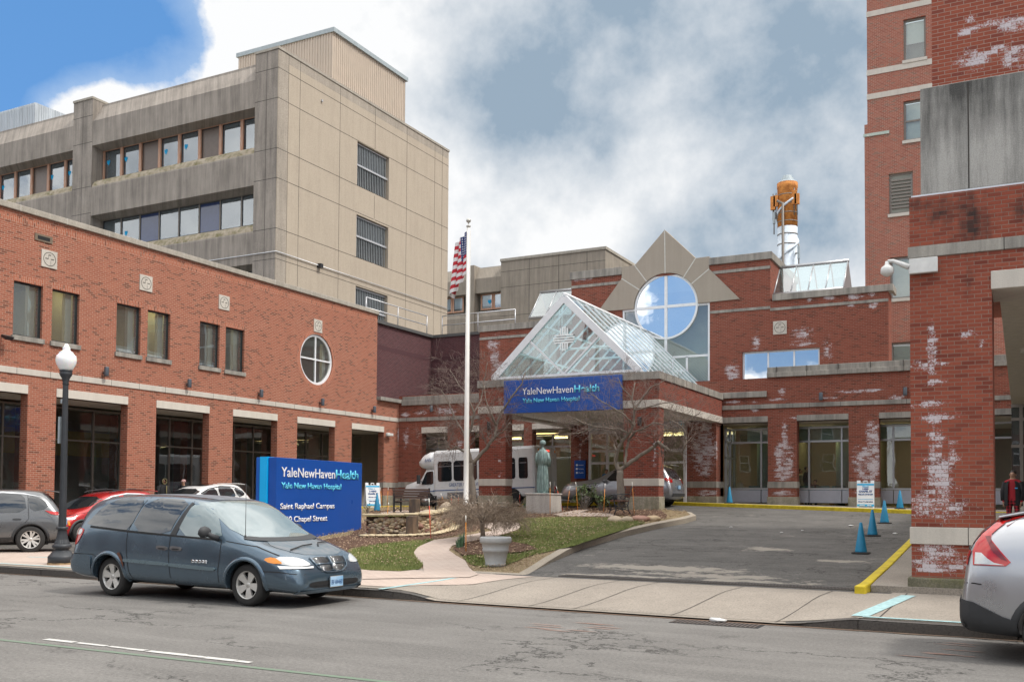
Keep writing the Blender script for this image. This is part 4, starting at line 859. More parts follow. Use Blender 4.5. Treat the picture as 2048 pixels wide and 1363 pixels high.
# lobby furniture and doors
for k, x in enumerate((-10.6, -9.9, -8.3, -7.7, -7.0)):
    ch = root('lobby_chair', (x, 44.0+.2*(k % 2), 1.38), ['lobby armchair behind the entrance glass, left of the first white stained pier', 'lobby armchair close to the left edge of the first white stained pier, inside', 'lobby armchair at the left of the wide lobby window', 'lobby armchair in the middle of the wide lobby window', 'lobby armchair at the right of the wide lobby window'][k], 'armchair', 'chairs in the lobby')
    b = MB(); b.box((-.28, -.25, .35), (.28, .28, .47)); b.build('seat', plain('chair_teal', (.06, .14, .15), .8) if k == 0 else bpy.data.materials['chair_teal'], ch, bevel=.02)
    b = MB(); b.box((-.28, -.33, .45), (.28, -.24, .95)); b.build('backrest', bpy.data.materials['chair_teal'], ch, bevel=.02)
    for sx in (-.3, .3): b = MB(); b.box((sx-.03, -.3, 0), (sx+.03, -.25, .66)); b.box((sx-.03, .22, 0), (sx+.03, .27, .66)); b.box((sx-.035, -.31, .64), (sx+.035, .29, .69)); b.build('arm', plain('beech', (.42, .26, .12), .5) if k == 0 and sx < 0 else bpy.data.materials['beech'], ch)
# vestibule doors beside pier (seen at a slant) and the white framed main entrance under the canopy
b = MB()
for y in (42.2, 42.9, 43.6): b.box((-11.58, y, 1.45), (-11.48, y+.08, 4.85))
for z in (1.45, 3.5, 4.2, 4.8): b.box((-11.57, 42.2, z), (-11.49, 43.6, z+.07))
vs = CB.part('side_screen', b, M_alu); b = MB(); b.add([(-11.53, 42.2, 1.5), (-11.53, 43.6, 1.5), (-11.53, 43.6, 4.85), (-11.53, 42.2, 4.85)], [(0, 1, 2, 3)]); CB.part('pane', b, G_dark, vs)
VY = 40.9; FV = FY(VY)
b = MB()
for u in (-17.45, -16.6, -15.35, -14.1, -12.98): fbox(b, FV, u-.06, u+.06, 1.4, 4.75, 0, .14)
for z in (2.0, 3.3, 3.85, 4.68): fbox(b, FV, -17.5, -12.98, z-.05, z+.05, .006, .12)
ve = CB.part('main_entrance', b, M_white); b = MB(); b.add([FV(-17.5, 1.4, .06), FV(-12.98, 1.4, .06), FV(-12.98, 4.7, .06), FV(-17.5, 4.7, .06)], [(0, 1, 2, 3)]); CB.part('pane', b, G_dark, ve)
b = MB(); b.box((-14.95, VY-.02, 1.42), (-14.05, VY+.1, 3.32)); CB.part('door', b, M_white, ve)
b = MB(); b.box((-14.82, VY-.03, 2.35), (-14.2, VY-.021, 3.15)); CB.part('door_glass', b, plain('door_glass', (.03, .035, .035), .05, spec=1), ve)
sgw = root('entrance_sign', (-15.2, VY-.1, 4.75), 'white sign band with navy and pale blue lettering over the doors under the canopy', 'sign')
b = MB(); b.box((-2.3, 0, 0), (2.22, .1, .55)); b.build('panel', plain('sign_pale', (.62, .66, .68), .5), sgw)
textfit('YaleNewHaven', 1.9, .2, M_ltn, 'lettering', sgw, (-.35, -.012, .18), (1, 0, 0), (0, 0, 1), .006)
textfit('Health', .62, .2, M_ltc, 'lettering', sgw, (1.58, -.012, .18), (1, 0, 0), (0, 0, 1), .006, .01)
b = MB(); b.box((-20.8, 42.3, 0), (-12.9, 49, .3)); b.box((-17.5, 41.05, 1.35), (-17.45, 49, 5)); CB.part('vestibule_wall', b, M_roomd)
# upper walls
zl = 10.13; XL0, XL1, XH1, XR1 = u42(965, 0).x, u42(1143, 560).x, u42(1540.5, 510).x, u42(1776.6, 590).x
Z0, ZL, ZH, ZR = 5.8, u42(965, 664).z, u42(1143, 560).z, u42(1776.6, 581.9).z
CX, CZ, CRr = u42(1331, 612.5).x, u42(1331, 612.5).z, (u42(1394.5, 607).x-u42(1268, 618).x)/2
WL, WR, WB, WT = u42(1245, 620).x, u42(1419.5, 606).x, u42(1419, 777).z, u42(1419, 606).z
sw = (u42(1484, 702).x, u42(1639, 694).x, 6.6, u42(1639, 694).z)
b = MB(); wall(b, FU, XL0, XL1, Z0, ZL, (), .4); wall(b, FU, XL1, XH1, Z0, ZH, [(WL, WR, WB, CZ), (CX-CRr-.15, CX+CRr+.15, CZ-.01, ZH-.25), (WL, WR, CZ-.02, WT), sw], .4)
wall(b, FU, XH1, XR1, Z0, ZR, [(sw[0], sw[1], sw[2], sw[3])], .4)
wall(b, FX(XR1), 42.81, 43.5, Z0, ZR, (), .4)
b.box((XH1-.4, 42.8, 9), (XH1, 48, ZH)); b.box((XL1, 42.8, 9), (XL1+.4, 48, ZH)); b.box((XL0, 42.8, 6), (XL0+.4, 60, ZL))
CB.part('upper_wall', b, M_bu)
b = MB(); b.box((XL0+.1, 42.7, ZL-.5), (XL1, 60, ZL-.3)); b.box((XL1+.1, 42.7, ZH-1.2), (XH1-.1, 47.9, ZH-1.0)); b.box((XH1, 42.7, ZR-.3), (XR1-.1, 43.4, ZR-.2)); CB.part('roof', b, M_dkcop)
dl, dr_ = u42(1246, 0).x, u42(1419, 0).x
for a, c, z, h in ((XL0-.05, XL1+.05, ZL, .30), (XL1-.06, dl, ZH, .36), (dr_, XH1+.08, ZH+.0, .32), (XH1+.1, XR1+.1, ZR, .28)):
    b = MB(); fbox(b, FU, a, c, z, z+h, -.09, .5); CB.part('coping', b, M_stoneg, bevel=.012)
b = MB(); b.box((XR1+.101, 42.31, ZR), (XR1+.2, 43.5, ZR+.28)); b.box((XH1-.35, 42.9, ZH), (XH1+.08, 48, ZH+.32)); CB.part('side_coping', b, M_stoneg)
def lines(n, L, pr=-.03):
    b = MB()
    for a, c, z0_, z1_ in L: fbox(b, FU, a, c, z0_, z1_, pr, .05)
    return CB.part(n, b, M_stoneg, bevel=.006)
lines('stone_band', [(XL0, XL1, ZL-.40, ZL-.27), (XL1, dl+.1, ZH-.42, ZH-.29), (dr_-.1, XH1, ZH-.42, ZH-.29), (WR+.0, XH1, u42(1419, 622).z-.12, u42(1419, 622).z), (XH1, XR1, ZR-.42, ZR-.30), (XH1-.0, XH1+.001, ZR-.42, ZR-.3)])
b = MB(); fbox(b, FU, u42(1146, 0).x+.0, u42(1146, 0).x+.02, 7, ZH, -.002, .01) if False else None
medallion(CB, FU, u42(1560, 655).x, u42(1560, 655).z)
# the stone points round the window
D1 = [(u42(1330, 460).x, u42(1330, 460).z), (u42(1270, 531).x, u42(1270, 531).z), (dl, u42(1246, 534).z), (dl, u42(1246, 557).z), (u42(1197, 614).x, CZ+.03), (CX-CRr-.05, CZ+.03)]
D2 = [(CX+CRr+.05, CZ+.03), (u42(1480, 598).x, CZ+.03), (dr_, u42(1419, 538).z), (dr_, u42(1419, 513).z), (u42(1392, 516.5).x, u42(1392, 516.5).z)]
arcp = [(CX+cos(a)*(CRr+.02), CZ+sin(a)*(CRr+.02)) for a in [pi*k/28 for k in range(0, 29)]]
# petals between sight lines keep every outline simple
def petal(outer, a0, a1):
    ar = [(CX+cos(a0+(a1-a0)*k/10)*(CRr+.02), CZ+sin(a0+(a1-a0)*k/10)*(CRr+.02)) for k in range(11)]
    b = MB(); b.prism(outer+ar, lambda p, t: FU(p[0], p[1], t), -.06, .45); CB.part('stone_point', fixmb(b), M_diam, bevel=.008)
def fixmb(b): return b
ap, hl, hr = D1[0], D1[1], D2[4]
an = lambda p: math.atan2(p[1]-CZ, p[0]-CX)
aL1, aL2, aR1, aR2 = an(hl), an(D1[3]), an(hr), an(D2[2])
petal([hl, ap], pi/2, aL1); petal([ap, hr], aR1, pi/2)
petal([D1[3], D1[2], hl], aL1, aL2); petal([hr, D2[3], D2[2]], aR2, aR1)
petal([D1[4], D1[3]], aL2, pi); petal([D2[2], D2[1]], 0, aR2)
b = MB()
for p, a in ((ap, pi/2), (hl, aL1), (hr, aR1), (D1[3], aL2), (D2[2], aR2)):
    q = (CX+cos(a)*CRr, CZ+sin(a)*CRr); dv = Vector((p[0]-q[0], p[1]-q[1])).normalized(); nn = Vector((-dv.y, dv.x))*.022
    b.prism([(q[0]-nn.x, q[1]-nn.y), (p[0]-nn.x, p[1]-nn.y), (p[0]+nn.x, p[1]+nn.y), (q[0]+nn.x, q[1]+nn.y)], lambda p, t: FU(p[0], p[1], t), -.066, -.05)
CB.part('point_joint', b, M_jlight)
rim = MB(); ringmesh(rim, FU, CX, CZ, CRr-.09, CRr, .02, .14, 64); fbox(rim, FU, CX-CRr+.05, CX+CRr-.05, CZ-.065, CZ+.065, .03, .13); fbox(rim, FU, CX-.065, CX+.065, WB, CZ+CRr-.05, .033, .128)
fbox(rim, FU, WL, WL+.09, WB, CZ, .025, .13); fbox(rim, FU, WR-.09, WR, WB, CZ, .025, .13); fbox(rim, FU, WL+.09, CX-CRr+.03, CZ-.09, CZ-.0, .027, .13); fbox(rim, FU, CX+CRr-.03, WR-.09, CZ-.09, CZ, .027, .13)
tz = u42(1373, 712).z; fbox(rim, FU, WL+.09, WR-.09, tz-.05, tz+.05, .04, .12); fbox(rim, FU, u42(1373, 740).x-.05, u42(1373, 740).x+.05, WB, tz, .04, .12)
bw_ = CB.part('great_window', rim, M_white)
b = MB(); disc(b, FU, CX, CZ, CRr-.03, .07, 64); CB.part('round_pane', b, G_cir, bw_)
b = MB(); b.add([FU(WL, WB, .10), FU(WR, WB, .10), FU(WR, CZ, .10), FU(WL, CZ, .10)], [(0, 1, 2, 3)]); CB.part('pane', b, glass('glass_front', (.85, .93, .88), .16, dirt_haze=.10), bw_)
b = MB(); b.box((WL, 43.8, 6.5), (WR, 43.9, ZH)); b.box((WL-.2, 42.9, 6.4), (WR+.2, 46, 6.5)); CB.part('blind_wall', b, plain('pale_green_wall', (.62, .68, .58), .9, scale=.6))
w = pane_win(CB, FU, *sw, .12, .07, M_white, G_refl, mu=(u42(1535, 740).x, u42(1587, 740).x)); b = MB(); fbox(b, FU, sw[0], sw[1], sw[2], sw[3], .8, .85); CB.part('blind', b, M_blind, w)
# roof skylights at both sides of the gable
def skylight(px, zb, zt_, x0, x1, yb, yr, n, name):
    b = MB(); gl = MB()
    for k in range(n+1):
        x = x0+(x1-x0)*k/n; b.tube([(x, yb, zb), (x, yr, zt_)], .035, 4); b.tube([(x, yr*2-yb, zb), (x, yr, zt_)], .035, 4)
    b.tube([(x0, yb, zb), (x1, yb, zb)], .07, 4); b.tube([(x0-.05, yr, zt_), (x1+.05, yr, zt_)], .09, 4); b.tube([(x0, 2*yr-yb, zb), (x1, 2*yr-yb, zb)], .07, 4)
    s_ = CB.part(name, b, M_alu)
    gl.add([(x0, yb, zb), (x1, yb, zb), (x1, yr, zt_), (x0, yr, zt_), (x0, 2*yr-yb, zb), (x1, 2*yr-yb, zb)], [(0, 1, 2, 3), (3, 2, 5, 4)]); CB.part('pane', gl, G_slope, s_); return s_
yb, yr = 42.95, 44.3
p1, p2 = P(1541, 588, 'Y', yb), P(1686, 576, 'Y', yb); r1 = P(1697, 521, 'Y', yr)
s_ = skylight(0, p2.z, r1.z, p1.x-.6, p2.x, yb, yr, 5, 'skylight'); b = MB(); b.add([(p2.x+.02, yb, p2.z), (p2.x+.02, 2*yr-yb, p2.z), (p2.x+.02, yr, r1.z)], [(0, 1, 2)]); CB.part('gable', b, M_alu, s_)
p1 = P(1058, 636, 'Y', yb); r1 = P(1090, 584, 'Y', yr); s_ = skylight(0, p1.z, r1.z, p1.x, XL1+1, yb, yr, 4, 'skylight')
for k, (x, y) in enumerate(((1643, 793), (1811, 783))): q = P(x, y, 'Y', 41.7); sconce(F, q.x, q.z, ['grey cylinder wall light on the red frieze over the wide lobby window', 'grey cylinder wall light on the red frieze beside the big stained pillar'][k], M_sconce, 'cylinder lights on the central brick frieze')
q = P(866, 817, 'Y', 41.7); sconce(F, q.x, q.z, 'grey cylinder wall light left of the flagpole, amid white efflorescence', M_sconce, 'cylinder lights on the central brick frieze')
# ================= canopy
CN = BD('entrance_canopy', (-15.2, 37, 1.3), 'drive-under brick canopy with a white framed glass gable roof')
X0, X1, YF, YB = -18.97, -11.52, 33.3, 41.66
FF = FY(YF); FS = lambda u, z, d=0: (X1-d, u, z); FW = lambda u, z, d=0: (X0+d, u, z)
for nm, z0_, z1_, pr, mt in (('brick_fascia', 5.28, 6.02, 0, M_bcan), ('stone_beam', 5.0, 5.28, .025, M_stone), ('coping', 6.02, 6.3, .05, M_stoneg)):
    b = MB(); b.box((X0-pr, YF-pr, z0_), (X1+pr, YF+.4, z1_)); b.box((X1-.4, YF+.4, z0_), (X1+pr, YB, z1_)); b.box((X0-pr, YF+.4, z0_), (X0+.4, YB, z1_)); CN.part(nm, b, mt, bevel=.01)
b = MB(); [b.box((X1+.04, y, 5.0), (X1+.056, y+.014, 6.302)) if 0 else b.box((X1-.3, y, 6.0), (X1+.0525, y+.014, 6.302)) for y in (34.9, 36.4, 37.9, 39.4)]; [b.box((X1-.3, y, 5.0), (X1+.0275, y+.014, 5.281)) for y in (34.6, 35.9, 37.2, 38.5, 39.8)]; CN.part('joint', b, M_joint)
b = MB(); b.box((X0+.4, YF+.4, 5.12), (X1-.4, YB, 5.2)); CN.part('ceiling', b, M_soffw)
b = MB(); [b.box((x, y, 5.08), (x+1.2, y+.3, 5.115)) for x in (-17, -14) for y in (35, 38)]; CN.part('ceiling_light', b, plain('canopy_light_off', (.7, .7, .66), .5))
for a, c in ((X0+.02, -17.77), (-12.88, X1-.02)):
    b = MB(); b.box((a, YF+.02, .5), (c, YF+.58, 5.0)); p_ = CN.part('pier', b, M_bcan)
    b = MB(); b.box((a-.02, YF, 2.17), (c+.02, YF+.6, 2.44)); CN.part('pier_band', b, M_stone, p_, bevel=.008)
    b = MB(); b.box((a-.035, YF-.015, .5), (c+.035, YF+.615, 1.79)); CN.part('pier_base', b, M_base, p_, bevel=.015)
zb, zt_, xa, xb, xr = 6.37, 9.42, -18.42, -12.2, -15.3
gy = YF+.05
def bar(mb, p, q, w, d, nrm=(0, -1, 0)):           # flat bar, width w across, depth d along nrm
    p, q, nrm = Vector(p), Vector(q), Vector(nrm).normalized(); t = (q-p).normalized(); s_ = t.cross(nrm).normalized()*w/2; n_ = nrm*d/2
    mb.loft([[p-s_-n_, p+s_-n_, p+s_+n_, p-s_+n_], [q-s_-n_, q+s_-n_, q+s_+n_, q-s_+n_]], smooth=False)
b = MB(); bar(b, (xa+.1, gy, zb), (xr+.02, gy, zt_-.13), .26, .14); bar(b, (xb-.1, gy, zb), (xr-.02, gy, zt_-.13), .26, .142); bar(b, (xa, gy, zb), (xb, gy, zb), .09, .10)
bar(b, (xr, gy, zb+.03), ((xa+xr)/2+.05, gy, (zb+zt_)/2-.1), .07, .08); bar(b, (xr, gy, zb+.03), ((xb+xr)/2-.05, gy, (zb+zt_)/2-.1), .07, .082); CN.part('gable_frame', b, M_white)
b = MB(); b.add([(xa+.2, gy+.01, zb), (xb-.2, gy+.01, zb), (xr, gy+.01, zt_-.2)], [(0, 1, 2)]); CN.part('gable_glass', b, G_can)
b = MB(); gl = MB(); N = 10
for sgn, xe in ((-1, xa), (1, xb)):
    nrm = Vector((zt_-zb, 0, abs(xr-xe)))*1.0; nrm.x *= sgn
    for k in range(N+1):
        y = gy+.1+(42.3-gy-.1)*k/N; bar(b, (xe, y, zb-.05), (xr, y, zt_), .045, .07, nrm)
    gl.add([(xe, gy, zb-.02), (xe, 42.35, zb-.02), (xr, 42.35, zt_), (xr, gy, zt_)], [(0, 1, 2, 3)])
b.tube([(xr, gy-.02, zt_+.02), (xr, 42.35, zt_+.02)], .07, 6)
CN.part('rafter', b, M_white); CN.part('slope_glass', gl, G_slope)
b = MB()
for sgn, xe in ((-1, xa), (1, xb)):
    for t in (.34, .67): x, z = xe+(xr-xe)*t, zb+(zt_-zb)*t; b.tube([(x, gy, z-.08), (x, 42.3, z-.08)], .04, 5)
for y in (36.3, 39.3):
    b.tube([(xa+.2, y, zb+.2), (xb-.2, y, zb+.2)], .05, 6); b.tube([(xr-1.5, y, zt_-1.6), (xr+1.5, y, zt_-1.6)], .045, 6)
CN.part('purlin', b, M_white)
b = MB()                                                # woven cross mark on the gable
for k in range(4):
    o_ = -.225+k*.15
    b.box((xr-.60+.06*(k in (0, 3)), gy-.03, 7.62+o_-.045), (xr-.03 if k > 1 else xr+.60, gy-.02, 7.62+o_+.04)) if 0 else None
cxm, czm = xr+.02, 7.72
for k in range(4):
    o_ = -.14+k*.093; i_ = .05*(k in (0, 3))
    b.box((cxm+o_-.028, gy-.08, czm+.17), (cxm+o_+.028, gy-.075, czm+.46-i_)); b.box((cxm+o_-.028, gy-.08, czm-.46+i_), (cxm+o_+.028, gy-.075, czm-.17))
    b.box((cxm-.44+i_, gy-.081, czm+o_-.028), (cxm+(.44-i_), gy-.076, czm+o_+.028))
CN.part('woven_cross_mark', b, plain('etched_mark', (.85, .88, .88), .6))
sconce(FF, -18.42, 4.5, 'black cylinder wall light on the left canopy pier', M_dimetal, 'black cylinder lights on the canopy piers'); sconce(FF, -12.2, 4.5, 'black cylinder wall light on the right canopy pier behind the tree', M_dimetal, 'black cylinder lights on the canopy piers')
cs = root('canopy_sign', (-15.34, YF-.1, 4.96), 'wide blue hospital name sign with white and light blue letters on the canopy front', 'sign')
b = MB(); b.box((-2.43, -.06, 0), (2.44, .09, 1.27)); b.build('panel', M_navy, cs, bevel=.01)
textfit('YaleNewHaven', 2.14, .27, M_ltr, 'lettering', cs, (-1.62, -.07, .70), (1, 0, 0), (0, 0, 1), .01, 0)
textfit('Health', 1.02, .27, M_ltc, 'lettering', cs, (.56, -.07, .70), (1, 0, 0), (0, 0, 1), .01, .007)
textfit('Yale New Haven Hospital', 2.38, .175, M_ltc, 'lettering', cs, (-1.60, -.07, .385), (1, 0, 0), (0, 0, 1), .01, .003)
# ================= old brick tower on the right
OT = BD('old_brick_tower', (0, 56, 0), 'tall older mottled brick tower with sash windows and stone strings, behind the central building')
q = lambda x, y: P(x, y, 'Y', 51.3); F = FY(51.3); xe, xe2 = q(1734, 120).x, q(1729.7, 400).x
ow_ = []
for x0_, y0_, x1_, y1_ in ((1807, 40, 1851, 122), (1807, 203, 1851, 282), (1778, 348, 1823, 429), (1780, 515, 1825, 598), (1782, 685, 1826, 731)):
    a = q(x0_, (y0_+y1_)/2).x; c = a+1.15 if 1 else 0; ow_.append((a, q(x1_, 0).x, q(x0_, y1_).z, q(x0_, y0_).z))
ow_.append((ow_[1][0]+3.2, ow_[1][0]+4.3, ow_[1][2], ow_[1][3])); ow_.append((ow_[0][0]+3.2, ow_[0][0]+4.3, ow_[0][2], ow_[0][3]))
b = MB(); wall(b, F, xe, 14, 0, 34, ow_, .4); b.box((xe2, 51.28, 0), (xe+.05, 52, q(1730, 250).z)); b.add([(xe, 51.3, 0), (xe, 66, 0), (xe, 66, 34), (xe, 51.3, 34)], [(0, 1, 2, 3)]); OT.part('wall', b, M_bo)
b = MB()
for yy in (35, 152, 200): z = q(1736, yy).z; fbox(b, F, xe-.02, 14, z, z+.28, -.03, .05)
OT.part('stone_string', b, M_stone)
b = MB(); z = q(1733, 274).z; fbox(b, F, xe2-.05, q(1777, 0).x, z, z+.14, -.06, .02); OT.part('ledge', b, plain('verdigris', (.30, .45, .38), .7, c2=(.55, .55, .5), scale=9))
for k, h in enumerate(ow_):
    w = pane_win(OT, F, *h, .12, .09, M_bronze, G_win, mz=((h[2]+h[3])/2,) if k in (1, 5) else (), sill=M_stone)
    b = MB()
    if k == 2:
        [fbox(b, F, h[0]+.1, h[1]-.1, h[2]+.3+j*.17, h[2]+.38+j*.17, .08, .14) for j in range(9)]; OT.part('louvre', b, M_bronze, w); b = MB(); fbox(b, F, h[0]+.1, h[1]-.1, h[2]+.1, h[3]-.1, .15, .16); OT.part('backing', b, M_roomd, w)
    else: fbox(b, F, h[0]+.1, h[1]-.1, h[2]+(.9 if k == 0 else .1), h[3]-.1, .3, .31); OT.part('blind', b, M_blind, w); b = MB(); fbox(b, F, h[0], h[1], h[2], h[3], .6, .62); OT.part('backing', b, M_roomd, w)
# ================= chimney with antennas
q = P(1575, 460, 'Y', 112); R_ = 1.35; ch = root('wrapped_chimney', (q.x, 112, 5), 'tall cylindrical chimney wrapped orange above and white below, with a grey cap', 'chimney')
zz_ = lambda y: P(1575, y, 'Y', 112).z-5
k_ = (P(1595, 460, 'Y', 112)-P(1556, 460, 'Y', 112)).length/2
M_or = plain('orange_wrap', (.42, .13, .02), .75, c2=(.72, .30, .07), scale=2.2, bmp=.4); M_wr = plain('white_wrap', (.58, .64, .70), .7, scale=1.5)
b = MB(); b.lathe([(k_, -5), (k_, zz_(455))], seg=28); b.build('lower_wrap', M_wr, ch)
b = MB(); b.lathe([(k_*1.01, zz_(455)), (k_*1.01, zz_(378)), (k_*1.05, zz_(377)), (k_*1.05, zz_(367)), (k_*.9, zz_(366))], seg=28); b.build('upper_wrap', M_or, ch)
b = MB(); b.lathe([(k_*1.06, zz_(368)), (k_*.9, zz_(364)), (k_*.6, zz_(362)), (k_*.62, zz_(357)), (k_*.45, zz_(356)), (k_*.45, zz_(352)), (.1, zz_(351))], seg=24); b.build('cap', M_trim, ch)
b = MB(); [b.lathe([(k_*1.0, zz_(y)-.05), (k_*1.035, zz_(y)-.05), (k_*1.035, zz_(y)+.05), (k_*1.0, zz_(y)+.05)], seg=28, cap=False) for y in (392, 410, 428, 445, 470, 490)]; b.build('strap', M_bronze, ch)
b = MB(); rr = k_*1.06; pts = []
for j in range(60): a = -2.2+j*.13; pts.append((cos(a)*rr, sin(a)*rr, zz_(520)+j*(zz_(400)-zz_(520))/60))
b.tube(pts, .13, 5); b.build('helical_seam', M_wr, ch)
b = MB(); b.tube([(-.25, -rr-.1, -3), (-.25, -rr-.1, zz_(412)), (-.9, -rr-.05, zz_(405))], .16, 6); b.build('riser_pipe', M_bronze, ch)
for k, (x, y0_, y1_, c_) in enumerate(((1549, 393, 420, 1), (1555, 392, 414, 1), (1591, 387, 414, 1), (1597, 394, 415, 1), (1600, 498, 523, 0), (1551, 425, 448, 0))):
    an_ = MB(); X_ = P(x, 460, 'Y', 112).x-q.x; an_.box((X_-.26 if c_ else X_-.12, -.9, zz_(y1_)), (X_+.26 if c_ else X_+.12, -.6, zz_(y0_))); an_.build('antenna_panel', M_or if c_ else M_trim, ch)
    an_ = MB(); an_.tube([(X_, -.7, zz_(y1_)-1.2), (X_, -.7, zz_(y0_)+.3)], .07, 5); an_.tube([(X_, -.7, zz_((y0_+y1_)/2)), (0, 0, zz_((y0_+y1_)/2))], .09, 5); an_.build('antenna_mount', M_bronze, ch)
# ================= pillar building on the right
PL_ = BD('parking_structure', (0, 18.5, 0), 'large red brick pillar and overpass with stone bands and stained concrete parapet')
F = FY(17.4)
b = MB(); b.box((-1.63, 17.4, 0), (-.4, 18.6, 6.79)); b.box((-.4, 17.4, 5.42), (14, 18.6, 6.79)); b.box((6.2, 17.41, 0), (7.4, 18.6, 5.43)); PL_.part('brickwork', b, M_bp)
b = MB(); b.box((-1.655, 17.375, 5.76), (14, 18.6, 5.95)); PL_.part('stone_band', b, M_stoneg, bevel=.008)
b = MB(); [b.box((x, 17.3735, 5.755), (x+.012, 17.4, 5.955)) for x in (-.22, 1.3, 2.8)]; b.box((-.78, 17.3735, .995), (-.768, 17.4, 1.285)); PL_.part('stone_joint', b, M_joint)
b = MB(); b.box((-1.655, 17.375, 1.0), (-.38, 18.62, 1.28)); PL_.part('pier_band', b, M_stone, bevel=.008)
b = MB(); b.box((-1.69, 17.34, -.1), (-.34, 18.66, .455)); PL_.part('pier_base', b, M_baseg, bevel=.03)
b = MB(); b.box((-.41, 17.37, 5.13), (8, 18.55, 5.425)); PL_.part('lintel', b, M_stone, bevel=.01)
b = MB(); b.box((-1.45, 17.42, 6.82), (14, 17.75, 8.62)); b.box((-1.45, 17.75, 6.82), (-1.2, 18.6, 8.6)); PL_.part('parapet', b, M_parc, bevel=.015)
b = MB(); b.box((-1.6, 17.41, 6.79), (14, 18.5, 6.82)); PL_.part('flashing', b, M_galv)
b = MB(); [b.box((x, 17.4165, 6.83), (x+.02, 17.43, 8.6)) for x in (-.73, .55)]; PL_.part('form_joint', b, M_joint)
b = MB(); b.box((-1.3, 17.95, 6.8), (14, 30, 16)); PL_.part('upper_brickwork', b, M_bg)
b = MB(); b.box((-1.325, 17.925, 8.68), (14, 18.1, 8.82)); PL_.part('upper_band', b, M_stone)
b = MB(); b.box((-.3, 18.62, 5.15), (14, 40, 5.25)); PL_.part('soffit', b, M_soff)
b = MB(); [b.box((x, y, 5.08), (x+1.3, y+.22, 5.149)) for x, y in ((.55, 20.6), (.1, 22.9), (.0, 24.6), (.2, 28.8), (2.2, 22), (2.2, 27))]; PL_.part('strip_light', b, plain('strip_light_off', (.60, .60, .56), .5))
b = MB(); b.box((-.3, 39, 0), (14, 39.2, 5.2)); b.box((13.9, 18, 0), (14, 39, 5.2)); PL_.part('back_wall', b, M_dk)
FB = FY(36.5); b = MB()
for u in (.0, 1.6, 3.2, 4.8, 6.4): fbox(b, FB, u-.05, u+.05, 1, 4.9, 0, .1)
for z in (1.1, 3.55, 4.45, 4.9): fbox(b, FB, -.3, 9, z-.05, z+.05, .005, .09)
gg = PL_.part('glazing_frame', b, M_bronze); b = MB(); b.add([FB(-.3, 1, .05), FB(9, 1, .05), FB(9, 4.9, .05), FB(-.3, 4.9, .05)], [(0, 1, 2, 3)]); PL_.part('pane', b, G_dark, gg)
b = MB(); ringmesh(b, FB, 2.3, 2.9, .98, 1.06, -.03, .04, 40); PL_.part('round_frame', b, M_alu)
b = MB(); fbox(b, FB, -.3, 9, .9, 1.75, -.02, .2); PL_.part('base_panel', b, M_soff)
cm = root('dome_camera', (-1.63, 17.33, 5.6), 'white dome security camera on a bracket and metal plate at the pillar corner', 'camera')
b = MB(); b.box((0.0, -.06, -.12), (.44, .02, .13)); b.build('mounting_plate', plain('white_enamel', (.62, .62, .60), .4), cm, bevel=.01)
b = MB(); b.tube([(.0, -.04, .0), (-.1, -.04, .05), (-.25, -.04, .13), (-.33, -.04, .13)], [.05, .045, .03, .03], 8); b.build('arm', bpy.data.materials['white_enamel'], cm)
b = MB(); b.lathe([(.03, .13), (.04, .07), (.09, .03), (.105, -.0), (.105, -.07), (.085, -.09), (.06, -.11), (.02, -.13)], (-.34, -.04, 0), 18); b.build('camera_dome', bpy.data.materials['white_enamel'], cm)
